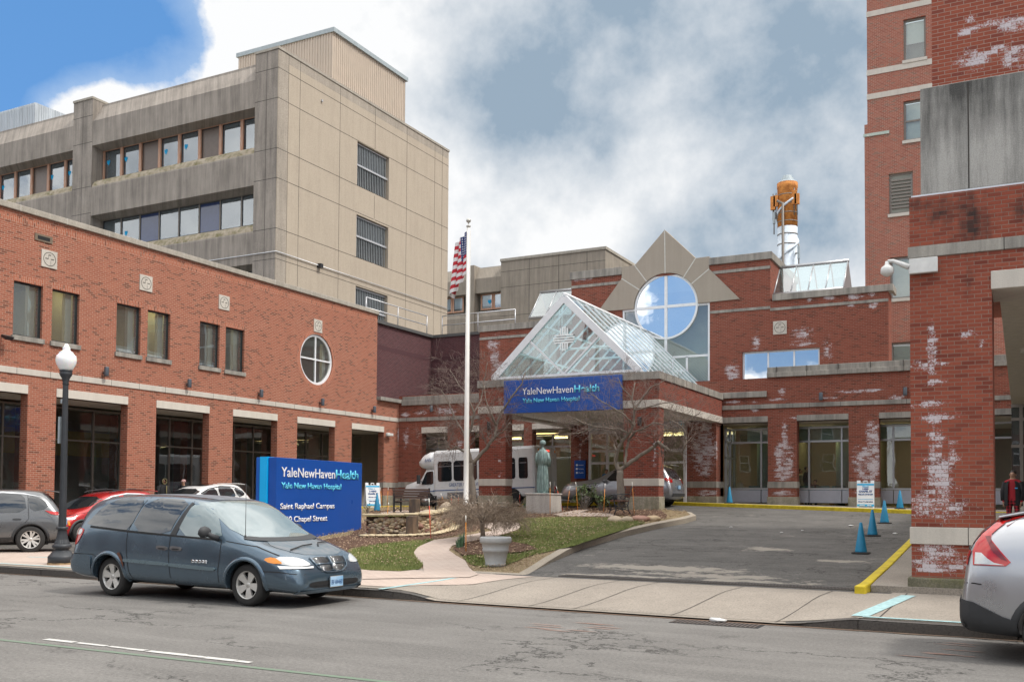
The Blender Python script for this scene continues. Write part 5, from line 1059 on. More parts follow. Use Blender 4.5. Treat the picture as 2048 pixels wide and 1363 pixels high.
# ================= vehicles
def chk(poly, n=2, f=.22):              # corner cutting
    for _ in range(n):
        out = []
        for i in range(len(poly)):
            a, b = poly[i], poly[(i+1) % len(poly)]; out += [(a[0]*(1-f)+b[0]*f, a[1]*(1-f)+b[1]*f), (a[0]*f+b[0]*(1-f), a[1]*f+b[1]*(1-f))]
        poly = out
    return poly
def evalmesh(o, drop=()):
    dg = bpy.context.evaluated_depsgraph_get(); me = bpy.data.meshes.new_from_object(o.evaluated_get(dg)); nm = o.name
    for d in (o,)+tuple(drop): bpy.data.objects.remove(d)
    return me
class Car:
    def __init__(s, name, loc, rz, label, cat, group, st, axles, R, paint, track=.8, tw=.22, archk=1.14, tilt=0, roundness=2):
        s.o = root(name, loc, label, cat, group); s.o.rotation_euler = Matrix.Rotation(rz, 3, 'Z').to_euler() if not tilt else (Matrix.Rotation(rz, 3, 'Z') @ Matrix.Rotation(tilt, 3, 'Y')).to_euler()
        rings = []
        for (x, w, zb, zs, ws, zt, wt, cr) in st:
            h = [(0, zb), (w*.86, zb), (w*.975, zb+.10), (w, zb+(zs-zb)*.5), (ws, zs), (wt, zt-.07*(zt-zs)-.012), (wt*.74, zt-.008), (0, zt+cr)]
            rings.append([(x, y, z) for y, z in h]+[(x, -y, z) for y, z in h[-2:0:-1]])
        mb = MB(); mb.loft(rings, closed=True, cap=True); me = bpy.data.meshes.new('b'); me.from_pydata(mb.v, [], mb.f)
        bm = bmesh.new(); bm.from_mesh(me); bmesh.ops.recalc_face_normals(bm, faces=bm.faces); bm.to_mesh(me); bm.free()
        o = bpy.data.objects.new('b', me); COL.objects.link(o); sb = o.modifiers.new('s', 'SUBSURF'); sb.levels = sb.render_levels = roundness
        me = evalmesh(o); bm = bmesh.new(); bm.from_mesh(me); s.bvh = BVHTree.FromBMesh(bm); bm.free()
        o = bpy.data.objects.new('body', me); COL.objects.link(o); cut = []
        for ax in axles:
            for sd in (-1, 1):
                c = MB(); c.lathe([(R*archk, sd*.48), (R*archk, sd*1.3)], (ax, 0, R*.98), 36, 'Y'); co = c.build('c'); fix(co); cut.append(co)
                bo = o.modifiers.new('x', 'BOOLEAN'); bo.object = co; bo.operation = 'DIFFERENCE'; bo.solver = 'EXACT'
        bpy.context.view_layer.update(); me2 = evalmesh(o, cut); me2.name = 'body'
        me2.polygons.foreach_set('use_smooth', [True]*len(me2.polygons)); me2.materials.clear(); me2.materials.append(paint)
        s.body = bpy.data.objects.new('body', me2); COL.objects.link(s.body); s.body.parent = s.o
        e = s.body.modifiers.new('e', 'EDGE_SPLIT'); e.split_angle = radians(50)
        s.ax, s.R, s.track, s.tw, s.paint = axles, R, track, tw, paint
        w = MB()
        for ax in axles:
            for sd in (-1, 1):
                pts = [(ax+cos(a)*R*archk*.99, R*.98+sin(a)*R*archk*.99) for a in [pi*k/14-.25 for k in range(0, 15)]+[pi+.25]]
                w.loft([[(x, sd*.47, z) for x, z in pts], [(x, sd*(track+tw*.32), z) for x, z in pts]], closed=False, cap=False); w.add([(x, sd*.475, z) for x, z in pts], [tuple(range(len(pts)))])
                w.build('wheel_housing', M_dk, s.o); w = MB()
    def cast(s, p, view):
        if view in ('L', 'R'): sd = 1 if view == 'L' else -1; o, d = Vector((p[0], 3*sd, p[1])), Vector((0, -sd, 0))
        elif view == 'F': o, d = Vector((8, p[0], p[1])), Vector((-1, 0, 0))
        elif view == 'B': o, d = Vector((-5, p[0], p[1])), Vector((1, 0, 0))
        elif view == 'D': o, d = Vector((p[0]+3, p[1], 4.0)), Vector((-.6, 0, -.8))
        else: o, d = Vector((p[0], p[1], 4)), Vector((0, 0, -1))
        h = s.bvh.ray_cast(o, d)
        if h[0] is None: h = s.bvh.find_nearest(o+d*2.2)
        n = h[1]
        if n.dot(d) > 0: n = -n
        return h[0], n
    def patch(s, name, poly, view, off, mat, parent=None, step=.07, thick=0, label=None):
        V, Fc = gridpoly(poly, step); vs = []; 
        for v in V: p, n = s.cast((v.x, v.y), view); vs.append(p+n*off)
        mb = MB(); mb.add(vs, Fc, True)
        if thick:
            n = len(poly); rim = []
            for q in poly: p, nn = s.cast(q, view); rim.append((p+nn*off, p+nn*(off-thick)))
            mb.loft([[a for a, _ in rim], [b for _, b in rim]], closed=True, cap=False, smooth=False)
        o = mb.build(name, mat, parent or s.o)
        if label: o['label'] = label
        return o
    def sides(s, name, poly, off, mat, **k): return [s.patch(name, poly, v, off, mat, **k) for v in 'RL']
    def seam(s, pts, view='S', w=.013, mat=None, off=.003, name='panel_gap'):
        mb = MB()
        for v in ('RL' if view == 'S' else view):
            prev = None; P2 = []
            for a, b in zip(pts[:-1], pts[1:]):
                a, b = Vector(a), Vector(b); k = max(1, int((b-a).length/.06)); P2 += [a.lerp(b, j/k) for j in range(k)]
            P2.append(Vector(pts[-1])); rings = []
            for i, p in enumerate(P2):
                t = (P2[min(i+1, len(P2)-1)]-P2[max(0, i-1)]); t = Vector((-t.y, t.x)).normalized()*w/2
                a, na = s.cast(tuple(p+t), v); b, nb = s.cast(tuple(p-t), v); rings.append([a+na*off, b+nb*off])
            mb.loft(rings, closed=False, cap=False)
        return mb.build(name, mat or M_dk, s.o)
    def arches(s, mat, k0=1.135, k1=1.30, off=.014, a0=-.15, name='arch_trim'):
        for ax in s.ax:
            for v in 'RL':
                rings = []
                for i in range(21):
                    a = a0+(pi-2*a0)*i/20; r0 = []
                    for r, of in ((s.R*k0, off*.3), (s.R*k0, off), (s.R*(k0+k1)/2, off*1.2), (s.R*k1, .002)):
                        p, n = s.cast((ax+cos(a)*r, max(.17, s.R*.98+sin(a)*r)), v); r0.append(p+n*of)
                    rings.append(r0)
                mb = MB(); mb.loft(rings, closed=False, cap=False); mb.build(name, mat, s.o)
    def wheels(s, style=0, spokes=7, rimmat=None):
        R, tw = s.R, s.tw; rr = R*.68; proto = None
        for ax in s.ax:
            for sd in (-1, 1):
                if proto is None:
                    proto = bpy.data.objects.new('wheel', None); COL.objects.link(proto); proto.parent = s.o
                    t = MB(); t.lathe([(rr*.97, -tw*.5), (R*.86, -tw*.52), (R*.97, -tw*.42), (R, -tw*.25), (R, tw*.25), (R*.97, tw*.42), (R*.86, tw*.52), (rr*.97, tw*.5)], seg=40, axis='Y', cap=False); t.build('tyre', M_tyre, proto)
                    r_ = MB(); r_.lathe([(rr*.99, -tw*.47), (rr*.93, -tw*.49), (rr*.90, -tw*.3), (rr*.90, tw*.4)], seg=36, axis='Y', cap=False); r_.lathe([(.0, -tw*.38), (rr*.16, -tw*.39), (rr*.2, -tw*.33), (rr*.2, 0)], seg=14, axis='Y')
                    for k in range(spokes):
                        a = 2*pi*k/spokes
                        for da in ((-.16, .16) if style == 1 else (-.2, .2) if style == 2 else (0,)):
                            w0, w1 = (.03, .036) if style == 1 else (.02, .026) if style else (.05, .07)
                            ca, sa = cos(a+da*.3), sin(a+da*.3); cb, sb_ = cos(a+da), sin(a+da)
                            r_.loft([[(ca*rr*.12-sa*w0, -tw*.34+q, sa*rr*.12+ca*w0) for q in (0,)]+[(ca*rr*.12+sa*w0, -tw*.34, sa*rr*.12-ca*w0), (ca*rr*.12+sa*w0, -tw*.2, sa*rr*.12-ca*w0), (ca*rr*.12-sa*w0, -tw*.2, sa*rr*.12+ca*w0)],
                                     [(cb*rr*.93-sb_*w1, -tw*.44, sb_*rr*.93+cb*w1), (cb*rr*.93+sb_*w1, -tw*.44, sb_*rr*.93-cb*w1), (cb*rr*.93+sb_*w1, -tw*.3, sb_*rr*.93-cb*w1), (cb*rr*.93-sb_*w1, -tw*.3, sb_*rr*.93+cb*w1)]], smooth=False)
                    r_.build('rim', rimmat or M_alloy, proto)
                    d = MB(); d.lathe([(.01, -tw*.1), (rr*.9, -tw*.1), (rr*.9, tw*.2), (.01, tw*.2)], seg=24, axis='Y'); d.build('brake', M_dk, proto)
                    for a in range(5): pass
                    wobj = proto
                else: wobj = dup(proto, parent=s.o)
                wobj.location = (ax, sd*s.track, R); wobj.rotation_euler = (0, random.uniform(0, 1), pi if sd > 0 else 0)
def paintmat(name, col, flake=.25, rough=.28, metal=.55, dirt_haze=(.25, .22, .19), damt=.12):
    m, g, p = newmat(name); o = oc(g); n = g.noise(o, 3, 5, .65); s_ = g.n('ShaderNodeSeparateXYZ'); g.set(s_.inputs[0], o)
    low = g.rng(s_.outputs[2], .55, .15); f = g.m('MULTIPLY', g.m('ADD', g.m('MULTIPLY', low, .5), g.rng(n, .5, .75, 0, .35)), damt*2, clamp=True)
    g.set(p.inputs['Base Color'], g.mix(f, col+(1,), dirt_haze+(1,))); p.inputs['Metallic'].default_value = metal; g.set(p.inputs['Roughness'], g.rng(n, .3, .7, rough*.8, rough*1.35))
    p.inputs['Coat Weight'].default_value = .8; p.inputs['Coat Roughness'].default_value = .06; return m
M_tyre = plain('tyre_rubber', (.028, .027, .026), .85, var=.3, scale=14)
M_alloy = plain('alloy_wheel', (.62, .61, .58), .42, .5, var=.1)
M_alloyd = plain('alloy_dark', (.17, .17, .175), .35, .7)
M_clad = plain('black_cladding', (.035, .037, .04), .6)
M_cgl = plain('car_glass', (.012, .016, .02), .03, spec=.9, var=.02, coat=.6)
M_cglt = plain('car_glass_light', (.16, .21, .22), .04, spec=.9, var=.05, coat=.6)
M_red = plain('tail_red', (.45, .012, .01), .15, coat=.8, var=.1)
M_lens = plain('clear_lens', (.55, .56, .56), .15, .1, coat=.8, scale=20)
M_amb = plain('amber_lens', (.75, .25, .02), .2, coat=.5)
M_chrome = plain('chrome', (.62, .63, .64), .12, 1, var=.04)
M_plate = plain('plate_blue', (.10, .36, .66), .4, c2=(.45, .62, .78), scale=2)
P_van = paintmat('paint_blue_grey', (.082, .128, .172), damt=.05, rough=.22)
P_grey = paintmat('paint_grey', (.13, .135, .14)); P_rd = paintmat('paint_red', (.42, .012, .015), metal=.3, damt=.05); P_wh = paintmat('paint_white', (.70, .70, .69), metal=.0, damt=.08); P_si = paintmat('paint_silver', (.42, .43, .45), metal=.75, rough=.3, damt=.08)
M_fade = plain('faded_clearcoat', (.30, .31, .33), .5, .2, var=.35, scale=7, c2=(.10, .14, .17), stretch=(.6, 1, 1))
# ---- blue grey minivan
st = [(-1.03, .80, .36, .56, .80, .66, .66, .01), (-1.0, .90, .33, .60, .90, .70, .80, .01), (-.94, .95, .30, .66, .95, .80, .82, .01), (-.88, .965, .29, .84, .95, 1.10, .82, .01), (-.82, .975, .28, 1.06, .945, 1.38, .81, .01), (-.72, .98, .27, 1.11, .95, 1.57, .80, .01),
      (-.52, .985, .26, 1.115, .955, 1.67, .81, .012), (-.1, .99, .25, 1.09, .965, 1.715, .82, .015), (.55, .995, .24, 1.075, .97, 1.73, .825, .018), (1.2, .995, .23, 1.05, .97, 1.72, .82, .02), (1.75, .995, .22, 1.03, .965, 1.68, .81, .022), (2.10, .99, .22, 1.01, .96, 1.61, .80, .03),
      (2.40, .985, .22, 1.0, .95, 1.42, .80, .06), (2.75, .98, .22, .985, .94, 1.17, .83, .08), (3.0, .975, .22, .955, .93, 1.04, .83, .06), (3.3, .97, .22, .89, .92, .955, .79, .045), (3.6, .96, .21, .80, .90, .87, .75, .04), (3.82, .93, .20, .71, .87, .79, .69, .035), (3.95, .87, .20, .60, .81, .68, .62, .02), (4.02, .76, .22, .48, .72, .54, .52, .01), (4.04, .68, .26, .42, .64, .47, .46, .0)]
M_mld = paintmat('moulding_blue_grey', (.15, .22, .26), damt=.05)  # paler than the body: paints the highlight along the side mouldings
V = Car('parked_minivan', (-13.72, 12.42, 0), 0, 'old blue grey minivan with faded hood parked on the street before the monument sign', 'minivan', None, st, (0, 3.03), .33, P_van, track=.79, tw=.22, archk=1.17)
V.wheels(1, 5)
V.arches(P_van, 1.165, 1.36, .022, -.1, 'wheel_flare')
gl = [('rear_quarter_window', [(-.62, 1.20), (-.56, 1.27), (-.32, 1.50), (.0, 1.645), (.12, 1.665), (.71, 1.675), (.47, 1.13), (.2, 1.14)]), ('sliding_door_window', [(.50, 1.12), (.75, 1.675), (1.68, 1.635), (1.52, 1.35), (1.39, 1.075)]), ('front_door_window', [(1.55, 1.07), (1.76, 1.62), (2.04, 1.585), (2.20, 1.50), (2.40, 1.27), (2.54, 1.03)])]
for nm, pl_ in gl: V.sides(nm, chk(pl_, 1), .006, M_cgl if nm != 'front_door_window' else M_cglt)
V.sides('belt_moulding', [(-.5, 1.15), (.47, 1.09), (1.4, 1.05), (2.5, 1.0), (2.5, 1.03), (1.4, 1.078), (.47, 1.125), (-.5, 1.185)], .008, M_dk)
V.sides('pillar_trim', [(1.42, 1.07), (1.70, 1.60), (1.76, 1.585), (1.55, 1.07)], .008, M_clad)
V.seam([(.72, 1.68), (.44, 1.1), (.44, .9), (.50, .45), (.56, .33)]); V.seam([(1.72, 1.62), (1.44, 1.05), (1.43, .8), (1.46, .4), (1.52, .31)]); V.seam([(2.52, 1.02), (2.53, .75), (2.50, .55), (2.50, .3)]); V.seam([(-.95, .70), (-.36, .70), (-.3, .66)]); V.seam([(-.3, .66), (-.3, .36)], w=.006); V.seam([(2.62, 1.0), (3.2, .93), (3.62, .80)]); V.seam([(3.3, .56), (3.7, .56), (4.0, .52)])
for x0, x1, z0, z1 in ((.42, 1.42, .63, .60), (1.47, 2.42, .595, .56)): V.sides('side_moulding', chk([(x0, z0-.03), (x1, z1-.028), (x1+.04, z1), (x1, z1+.028), (x0, z0+.03), (x0-.03, z0)], 1), .028, M_mld, thick=.03)
for x in (1.27, 1.58):
    V.sides('door_handle', chk([(x-.13, .83), (x+.13, .82), (x+.14, .88), (x-.12, .90)], 1), .012, M_alloyd, thick=.012); V.sides('handle_recess', chk([(x-.08, .835), (x+.08, .83), (x+.08, .855), (x-.08, .86)], 1), .014, M_dk)
V.sides('tail_lamp', chk([(-.86, .84), (-.78, .88), (-.66, 1.06), (-.66, 1.13), (-.80, 1.14), (-.84, 1.05)], 1), .012, M_red, thick=.012)
V.sides('reverse_lens', chk([(-.79, 1.02), (-.70, 1.04), (-.67, 1.12), (-.78, 1.12)], 1), .016, M_lens)
V.patch('rear_window', chk([(-.72, 1.12), (.72, 1.12), (.60, 1.52), (-.60, 1.52)], 1), 'B', .006, M_cgl)
V.patch('windshield', chk([(-.84, 1.09), (-.62, 1.04), (.62, 1.04), (.84, 1.09), (.76, 1.52), (.68, 1.62), (-.68, 1.62), (-.76, 1.52)], 1), 'F', .006, M_cglt)
V.patch('cowl', chk([(-.86, 1.02), (-.5, .99), (.5, .99), (.86, 1.02), (.80, 1.08), (.5, 1.045), (-.5, 1.045), (-.8, 1.08)], 1), 'F', .012, M_clad)
V.patch('hood_fade', chk([(3.1, -.55), (3.35, -.70), (3.75, -.52), (3.84, -.1), (3.84, .3), (3.7, .62), (3.3, .7), (3.05, .3), (3.18, -.1)], 1), 'T', .004, M_fade, label='sun bleached patch of clearcoat')
V.patch('roof_fade', chk([(-.2, -.5), (1.9, -.5), (2.0, 0), (1.9, .6), (-.2, .6)], 1), 'T', .004, plain('faded_roof', (.16, .175, .20), .45, .3, var=.3))
for sd in (-1, 1):
    V.patch('headlight', chk([(sd*.90, .66), (sd*.905, .745), (sd*.84, .785), (sd*.60, .755), (sd*.47, .655), (sd*.62, .635)], 1), 'F', .012, M_lens, thick=.015)
    V.patch('turn_signal', chk([(sd*.925, .68), (sd*.925, .75), (sd*.885, .78), (sd*.87, .68)], 1), 'F', .018, M_amb)
V.patch('tape', [(-.91, .605), (-.47, .60), (-.46, .63), (-.62, .622), (-.91, .65)], 'F', .02, plain('white_tape', (.75, .76, .76), .5), label='strip of white tape under the headlight')
for (y0, y1, z0, z1) in ((-.38, -.03, .66, .755), (.03, .38, .66, .755), (-.30, -.03, .545, .64), (.03, .30, .545, .64)):
    gp = V.patch('grille', chk([(y0, z0), (y1, z0), (y1, z1), (y0, z1)], 1), 'F', .010, M_dk); mb = MB()
    for i in range(6):
        for (a, c) in (((y0, z0+(z1-z0)*i/6), (y1, z0+(z1-z0)*i/6)), ((y0+(y1-y0)*i/6, z0), (y0+(y1-y0)*i/6, z1))):
            p, n = V.cast(a, 'F'); q, n2 = V.cast(c, 'F'); mb.tube([p+n*.014, q+n2*.014], .0028, 4)
    mb.build('mesh_bar', M_chrome, gp)
mb = MB()
for pts in ([(-.42, .75), (-.36, .60), (-.2, .53), (0, .52), (.2, .53), (.36, .60), (.42, .75)], [(0, .76), (0, .52)], [(-.38, .65), (.38, .65)]):
    P2 = []
    for a, c in zip(pts[:-1], pts[1:]): P2 += [Vector(a).lerp(Vector(c), t/4) for t in range(4)]
    P2.append(Vector(pts[-1])); mb.tube([V.cast(tuple(p), 'F')[0]+V.cast(tuple(p), 'F')[1]*.014 for p in P2], .011, 6)
mb.build('grille_surround', P_van, V.o)
b = MB(); pc, pn = V.cast((0, .60), 'F'); b.blob(pc+pn*.03, (.03, .035, .05), 3, amp=.1); b.build('hood_badge', M_chrome, V.o)
V.patch('air_intake', chk([(-.62, .33), (-.45, .30), (.45, .30), (.62, .33), (.60, .39), (.4, .40), (-.4, .40), (-.60, .39)], 1), 'F', .008, M_dk)
V.patch('bumper_lip', [(-.80, .235), (.80, .235), (.78, .275), (-.78, .275)], 'F', .02, P_van, thick=.02)
b = MB(); b.box((4.06, -.155, .30), (4.085, .155, .455)); pl_ = b.build('licence_plate', M_plate, V.o); b = MB(); b.box((4.055, -.165, .29), (4.078, .165, .465)); b.build('plate_frame', M_chrome, pl_)
textfit('BF·84460', .27, .075, M_ltn, 'plate_number', pl_, (4.088, -.135, .335), (0, 1, 0), (0, 0, 1), .001)
pb, nb = V.cast((2.0, .625), 'R'); textfit('DODGE', .34, .045, M_chrome, 'door_lettering', V.o, (1.94, pb.y-.006, .645), (1, 0, 0), (0, 0, 1), .004, .004)
for sd in (-1, 1):
    b = MB(); b.blob((2.33, sd*1.10, 1.14), (.075, .13, .09), 2, amp=.06); mo = b.build('mirror', M_clad, V.o); b = MB(); b.tube([(2.44, sd*.93, 1.04), (2.40, sd*1.02, 1.08), (2.35, sd*1.07, 1.12)], [.05, .04, .05], 8); b.build('mirror_arm', M_clad, mo)
def on(c, v, x, y, o=.0):
    p, n = c.cast((x, y), v); return p+n*o
b = MB(); b.tube([on(V, 'D', 2.95, -.55, .02), on(V, 'D', 2.86, -.2, .03), on(V, 'D', 2.83, .05, .03)], .012, 5); b.tube([on(V, 'D', 2.9, .15, .02), on(V, 'D', 2.74, .3, .03), on(V, 'D', 2.66, .62, .03)], .012, 5); b.build('wiper', M_clad, V.o)
pa = on(V, 'T', 2.9, -.80); b = MB(); b.tube([pa, pa+Vector((0, 0, .85))], [.006, .003], 5); b.lathe([(.02, 0), (.012, .04)], pa, 8); b.build('aerial', M_clad, V.o)
pr, nr_ = V.cast((.33, .66), 'R'); V.patch('rust_patch', chk([(.24, .74), (.30, .76), (.36, .68), (.40, .56), (.39, .42), (.37, .50), (.33, .62)], 0), 'R', .016, plain('rust', (.22, .07, .025), .9, c2=(.04, .03, .03), scale=40), label='rust along the edge of the rear wheel arch')
b = MB(); b.box((-.2, -.5, .22), (3.3, .5, .30)); b.tube([(-.9, .4, .24), (2.4, .3, .22)], .04, 8); b.build('underbody', M_dk, V.o)
V.sides('rear_bumper', chk([(-.985, .40), (-.42, .35), (-.41, .66), (-.5, .70), (-.96, .69)], 1, .1), .022, P_van, thick=.022)
# ---- generic SUV
def suv(name, loc, rz, label, paint, L=4.6, H=1.68, W=.92, wb=2.7, R=.35, clad=M_clad, glass_=None, tilt=0, tail='rogue', spk=(1, 5), rim=None, rk=0, raked=.0, hood=1.02):
    ro = .82; fo = L-wb-ro; xf = wb+fo; kH = H/1.68
    st = [(-ro, W*.78, .42, .62, W*.78, .74, W*.62, .01), (-ro+.03, W*.90, .36, .70, W*.90, .84, W*.74, .01), (-ro+.09, W*.96, .32, .86, W*.95, 1.02*kH, W*.76, .01), (-ro+.19+raked*.2, W*.98, .30, 1.0, W*.95, 1.22*kH, W*.74, .01), (-ro+.36+raked*.6, W*.985, .28, 1.05, W*.95, 1.44*kH, W*.72, .01), (-ro+.52+raked, W*.99, .27, 1.08, W*.95, 1.58*kH, W*.70, .012),
          (-.12+raked, W, .26, 1.06, W*.96, H-.04, W*.72, .012), (.5, W, .25, 1.03, W*.965, H-.01, W*.73, .015), (1.1, W, .24, 1.0, W*.965, H-.03, W*.725, .02), (1.55, W, .24, .985, W*.96, H-.11, W*.72, .03), (1.95, W, .24, .98, W*.955, 1.38*kH, W*.76, .05), (2.3, W, .24, .975, W*.95, 1.17*kH, W*.80, .06),
          (2.55, W*.99, .24, .95, W*.93, hood+.02, W*.78, .045), (wb+.15, W*.98, .24, .90, W*.90, hood-.05, W*.72, .035), (xf-.38, W*.95, .24, .82, W*.86, hood-.13, W*.66, .03), (xf-.14, W*.86, .25, .70, W*.76, hood-.24, W*.56, .02), (xf-.03, W*.70, .27, .58, W*.64, .68, W*.46, .01), (xf, W*.6, .32, .50, W*.52, .56, W*.38, 0)]
    c = Car(name, loc, rz, label, 'car', None, st, (0, wb), R, paint, track=W-.12, tw=.225, archk=1.13, tilt=tilt)
    c.wheels(*spk, rimmat=rim); gm = glass_ or M_cgl
    if clad: c.arches(clad, 1.13, 1.32, .014); c.sides('sill_cladding', [(R*1.3, .28), (wb-R*1.3, .27), (wb-R*1.25, .40), (R*1.25, .41)], .012, clad)
    zt_ = H-.13; zb_ = 1.05
    c.sides('rear_door_window', chk([(.10, zb_+.02), (.18, zt_-.02), (.62, zt_+.02), (.90, zt_), (.90, zb_-.01)], 1), .006, gm)
    c.sides('front_door_window', chk([(.98, zb_-.02), (.98, zt_-.01), (1.35, zt_-.07), (1.72, 1.33*kH), (2.05, 1.03)], 1), .006, gm)
    c.sides('rear_quarter_window', chk([(-.42+raked*.5, zb_+.12), (-.30+raked*.7, zt_-.16), (.10, zt_-.02), (.02, zb_+.02)], 1), .006, gm)
    c.sides('window_trim', [(-.3, zt_-.10), (.2, zt_+.01), (.7, zt_+.045), (1.3, zt_-.02), (1.75, 1.36*kH), (1.72, 1.33*kH), (1.3, zt_-.05), (.7, zt_+.015), (.2, zt_-.02)], .009, M_chrome if clad else M_dk)
    c.seam([(.10, zt_), (.05, .9), (.42, .42), (.5, .3)]); c.seam([(.94, zt_), (.94, .9), (.97, .3)]); c.seam([(2.06, 1.02), (2.10, .7), (2.02, .3)]); c.seam([(2.2, .97), (wb+.5, .86)])
    for x in (.33, 1.16): c.sides('door_handle', chk([(x-.1, .86), (x+.1, .86), (x+.1, .90), (x-.1, .90)], 1), .02, M_clad if clad else paint, thick=.02)
    c.patch('windshield', chk([(-.70, 1.05), (.70, 1.05), (.60, H-.15), (-.60, H-.15)], 1), 'F', .006, gm)
    c.patch('rear_window', chk([(-.62, 1.12), (.62, 1.12), (.52, 1.50*kH), (-.52, 1.50*kH)], 1), 'B', .006, gm)
    c.patch('rear_bumper', [(-W*.85, .33), (W*.85, .33), (W*.85, .52), (-W*.85, .52)], 'B', .01, clad or paint)
    b = MB(); b.loft([[(-.30+raked, -.52, H-.045), (-.30+raked, .52, H-.045), (-.30+raked, .52, H-.02), (-.30+raked, -.52, H-.02)], [(-.66+raked, -.55, H-.10), (-.66+raked, .55, H-.10), (-.66+raked, .55, H-.075), (-.66+raked, -.55, H-.075)]], smooth=False); b.build('roof_spoiler', paint, c.o, bevel=.01)
    for sd in (-1, 1):
        b = MB(); b.blob((2.02, sd*(W+.09), 1.06), (.07, .12, .075), 4, amp=.05); mo = b.build('mirror', paint, c.o); b = MB(); b.tube([(2.08, sd*W*.92, .99), (2.03, sd*(W+.04), 1.02)], .03, 6); b.build('mirror_arm', M_clad, mo)
        b = MB(); b.tube([(.0, sd*W*.66, H-.01), (.5, sd*W*.68, H+.035), (1.2, sd*W*.68, H+.005), (1.35, sd*W*.66, H-.04)], .016, 5); rk and b.build('roof_rail', M_alu if rk == 1 else M_clad, c.o)
        c.patch('headlight', chk([(sd*W*.92, .76), (sd*W*.88, .84), (sd*W*.5, .80), (sd*W*.52, .72)], 1), 'F', .01, M_lens)
    c.patch('grille', chk([(-.42, .52), (.42, .52), (.48, .74), (-.48, .74)], 1), 'F', .008, M_dk)
    b = MB(); b.box((-ro-.03, -.15, .72), (-ro-.0, .15, .87)); b.build('licence_plate', M_plate, c.o)
    b = MB(); b.box((-.4, -.6, .2), (wb+.3, .6, .28)); b.build('underbody', M_dk, c.o)
    return c
pz = lambda x, y: gz(x, y)
A = suv('parked_suv', (-23.70, 17.30, pz(-23.3, 17.2)+.0), -2.25, 'grey suv with silver spoked wheels leaving the left edge behind the lamp post', P_grey, rk=0, R=.352, spk=(2, 6))
A.sides('tail_lamp', chk([(-.86, .98), (-.80, 1.05), (-.42, 1.09), (-.30, 1.12), (-.50, .99)], 1), .012, M_red, thick=.01)
B = suv('parked_suv', (-26.5, 23.05, pz(-26.2, 21.6)), -pi/2, 'small red suv with black cladding parked along the arcade behind the lamp post', P_rd, L=4.17, H=1.55, W=.88, wb=2.6, R=.33, rk=2, spk=(1, 9), tilt=.055)
B.sides('tail_lamp', chk([(-.8, .9), (-.5, .98), (-.6, .88)], 1), .012, M_red)
b = MB(); 
B.sides('turn_signal', chk([(2.98, .58), (3.04, .58), (3.04, .72), (2.98, .72)], 1), .012, M_amb)
C_ = suv('parked_suv', (-26.75, 27.5, pz(-26.7, 25.8)-.02), -pi/2, 'white suv with dark sunroof parked behind the minivan, next to the monument sign', P_wh, L=4.5, H=1.62, W=.9, wb=2.62, R=.34, clad=None, spk=(1, 7), tilt=.055, raked=.0)
C_.patch('sunroof', chk([(.7, -.42), (1.35, -.42), (1.35, .42), (.7, .42)], 1), 'T', .006, M_cgl); C_.sides('tail_lamp', chk([(-.78, 1.0), (-.62, 1.35), (-.55, 1.48), (-.48, 1.50), (-.60, 1.2), (-.66, 1.0)], 1), .012, M_red)
b = MB(); b.tube([(-.2, 0, 1.60), (-.42, 0, 1.82)], .006, 5); b.build('aerial', M_clad, C_.o)
E_ = suv('parked_suv', (-13.1, 37.95, pz(-14, 37.5)+.03), pi, 'silver suv waiting under the entrance canopy behind the brick pillar', P_si, L=5.0, H=1.76, W=.95, wb=2.9, R=.37, clad=None, rk=1, spk=(1, 5), glass_=M_cgl, hood=1.12)
E_.patch('bumper_trim', [(-.80, .42), (.80, .42), (.78, .55), (-.78, .55)], 'B', .02, M_clad); E_.sides('tail_lamp', chk([(-.86, .96), (-.60, 1.02), (-.42, 1.12), (-.62, 1.18), (-.84, 1.14)], 1), .014, M_red, thick=.01)
for sd in (-1, 1): E_.patch('tail_lamp', chk([(sd*.78, .96), (sd*.58, .98), (sd*.56, 1.10), (sd*.76, 1.10)], 1), 'B', .012, M_red)
E_.patch('tailgate_glass', chk([(-.66, 1.20), (.66, 1.20), (.56, 1.55), (-.56, 1.55)], 1), 'B', .012, M_cgl)
# ---- silver suv at the right edge: rear three quarters
W = .91
st = [(-.93, W*.80, .42, .58, W*.80, .66, W*.66, .0), (-.92, W*.88, .36, .66, W*.88, .74, W*.74, .0), (-.88, W*.95, .32, .80, W*.93, 1.00, W*.82, .0), (-.86, W*.965, .31, .92, W*.945, 1.16, W*.83, 0), (-.80, W*.98, .30, 1.0, W*.95, 1.29, W*.82, 0), (-.70, W*.99, .29, 1.04, W*.955, 1.42, W*.80, .005), (-.55, W, .28, 1.06, W*.955, 1.53, W*.78, .01), (-.32, W, .27, 1.06, W*.96, 1.60, W*.75, .012),
      (.2, W, .26, 1.03, W*.965, 1.645, W*.73, .015), (.8, W, .25, 1.0, W*.965, 1.64, W*.725, .02), (1.5, W, .25, .985, W*.96, 1.55, W*.72, .03), (1.95, W, .24, .98, W*.955, 1.33, W*.76, .05), (2.35, W, .24, .96, W*.94, 1.10, W*.80, .05), (2.8, W*.98, .24, .88, W*.90, .98, W*.72, .035), (3.3, W*.93, .24, .76, W*.82, .86, W*.6, .03), (3.55, W*.7, .27, .58, W*.64, .66, W*.46, .01), (3.6, W*.6, .32, .5, W*.52, .54, W*.38, 0)]
Q = Car('parked_suv', (.33, 12.42, 0), 0, 'silver suv cut by the right edge of the photo, tall angular red tail lamp', 'car', None, st, (0, 2.62), .345, P_si, track=.8, tw=.225, archk=1.15)
Q.wheels(1, 5); Q.arches(M_clad, 1.145, 1.36, .016)
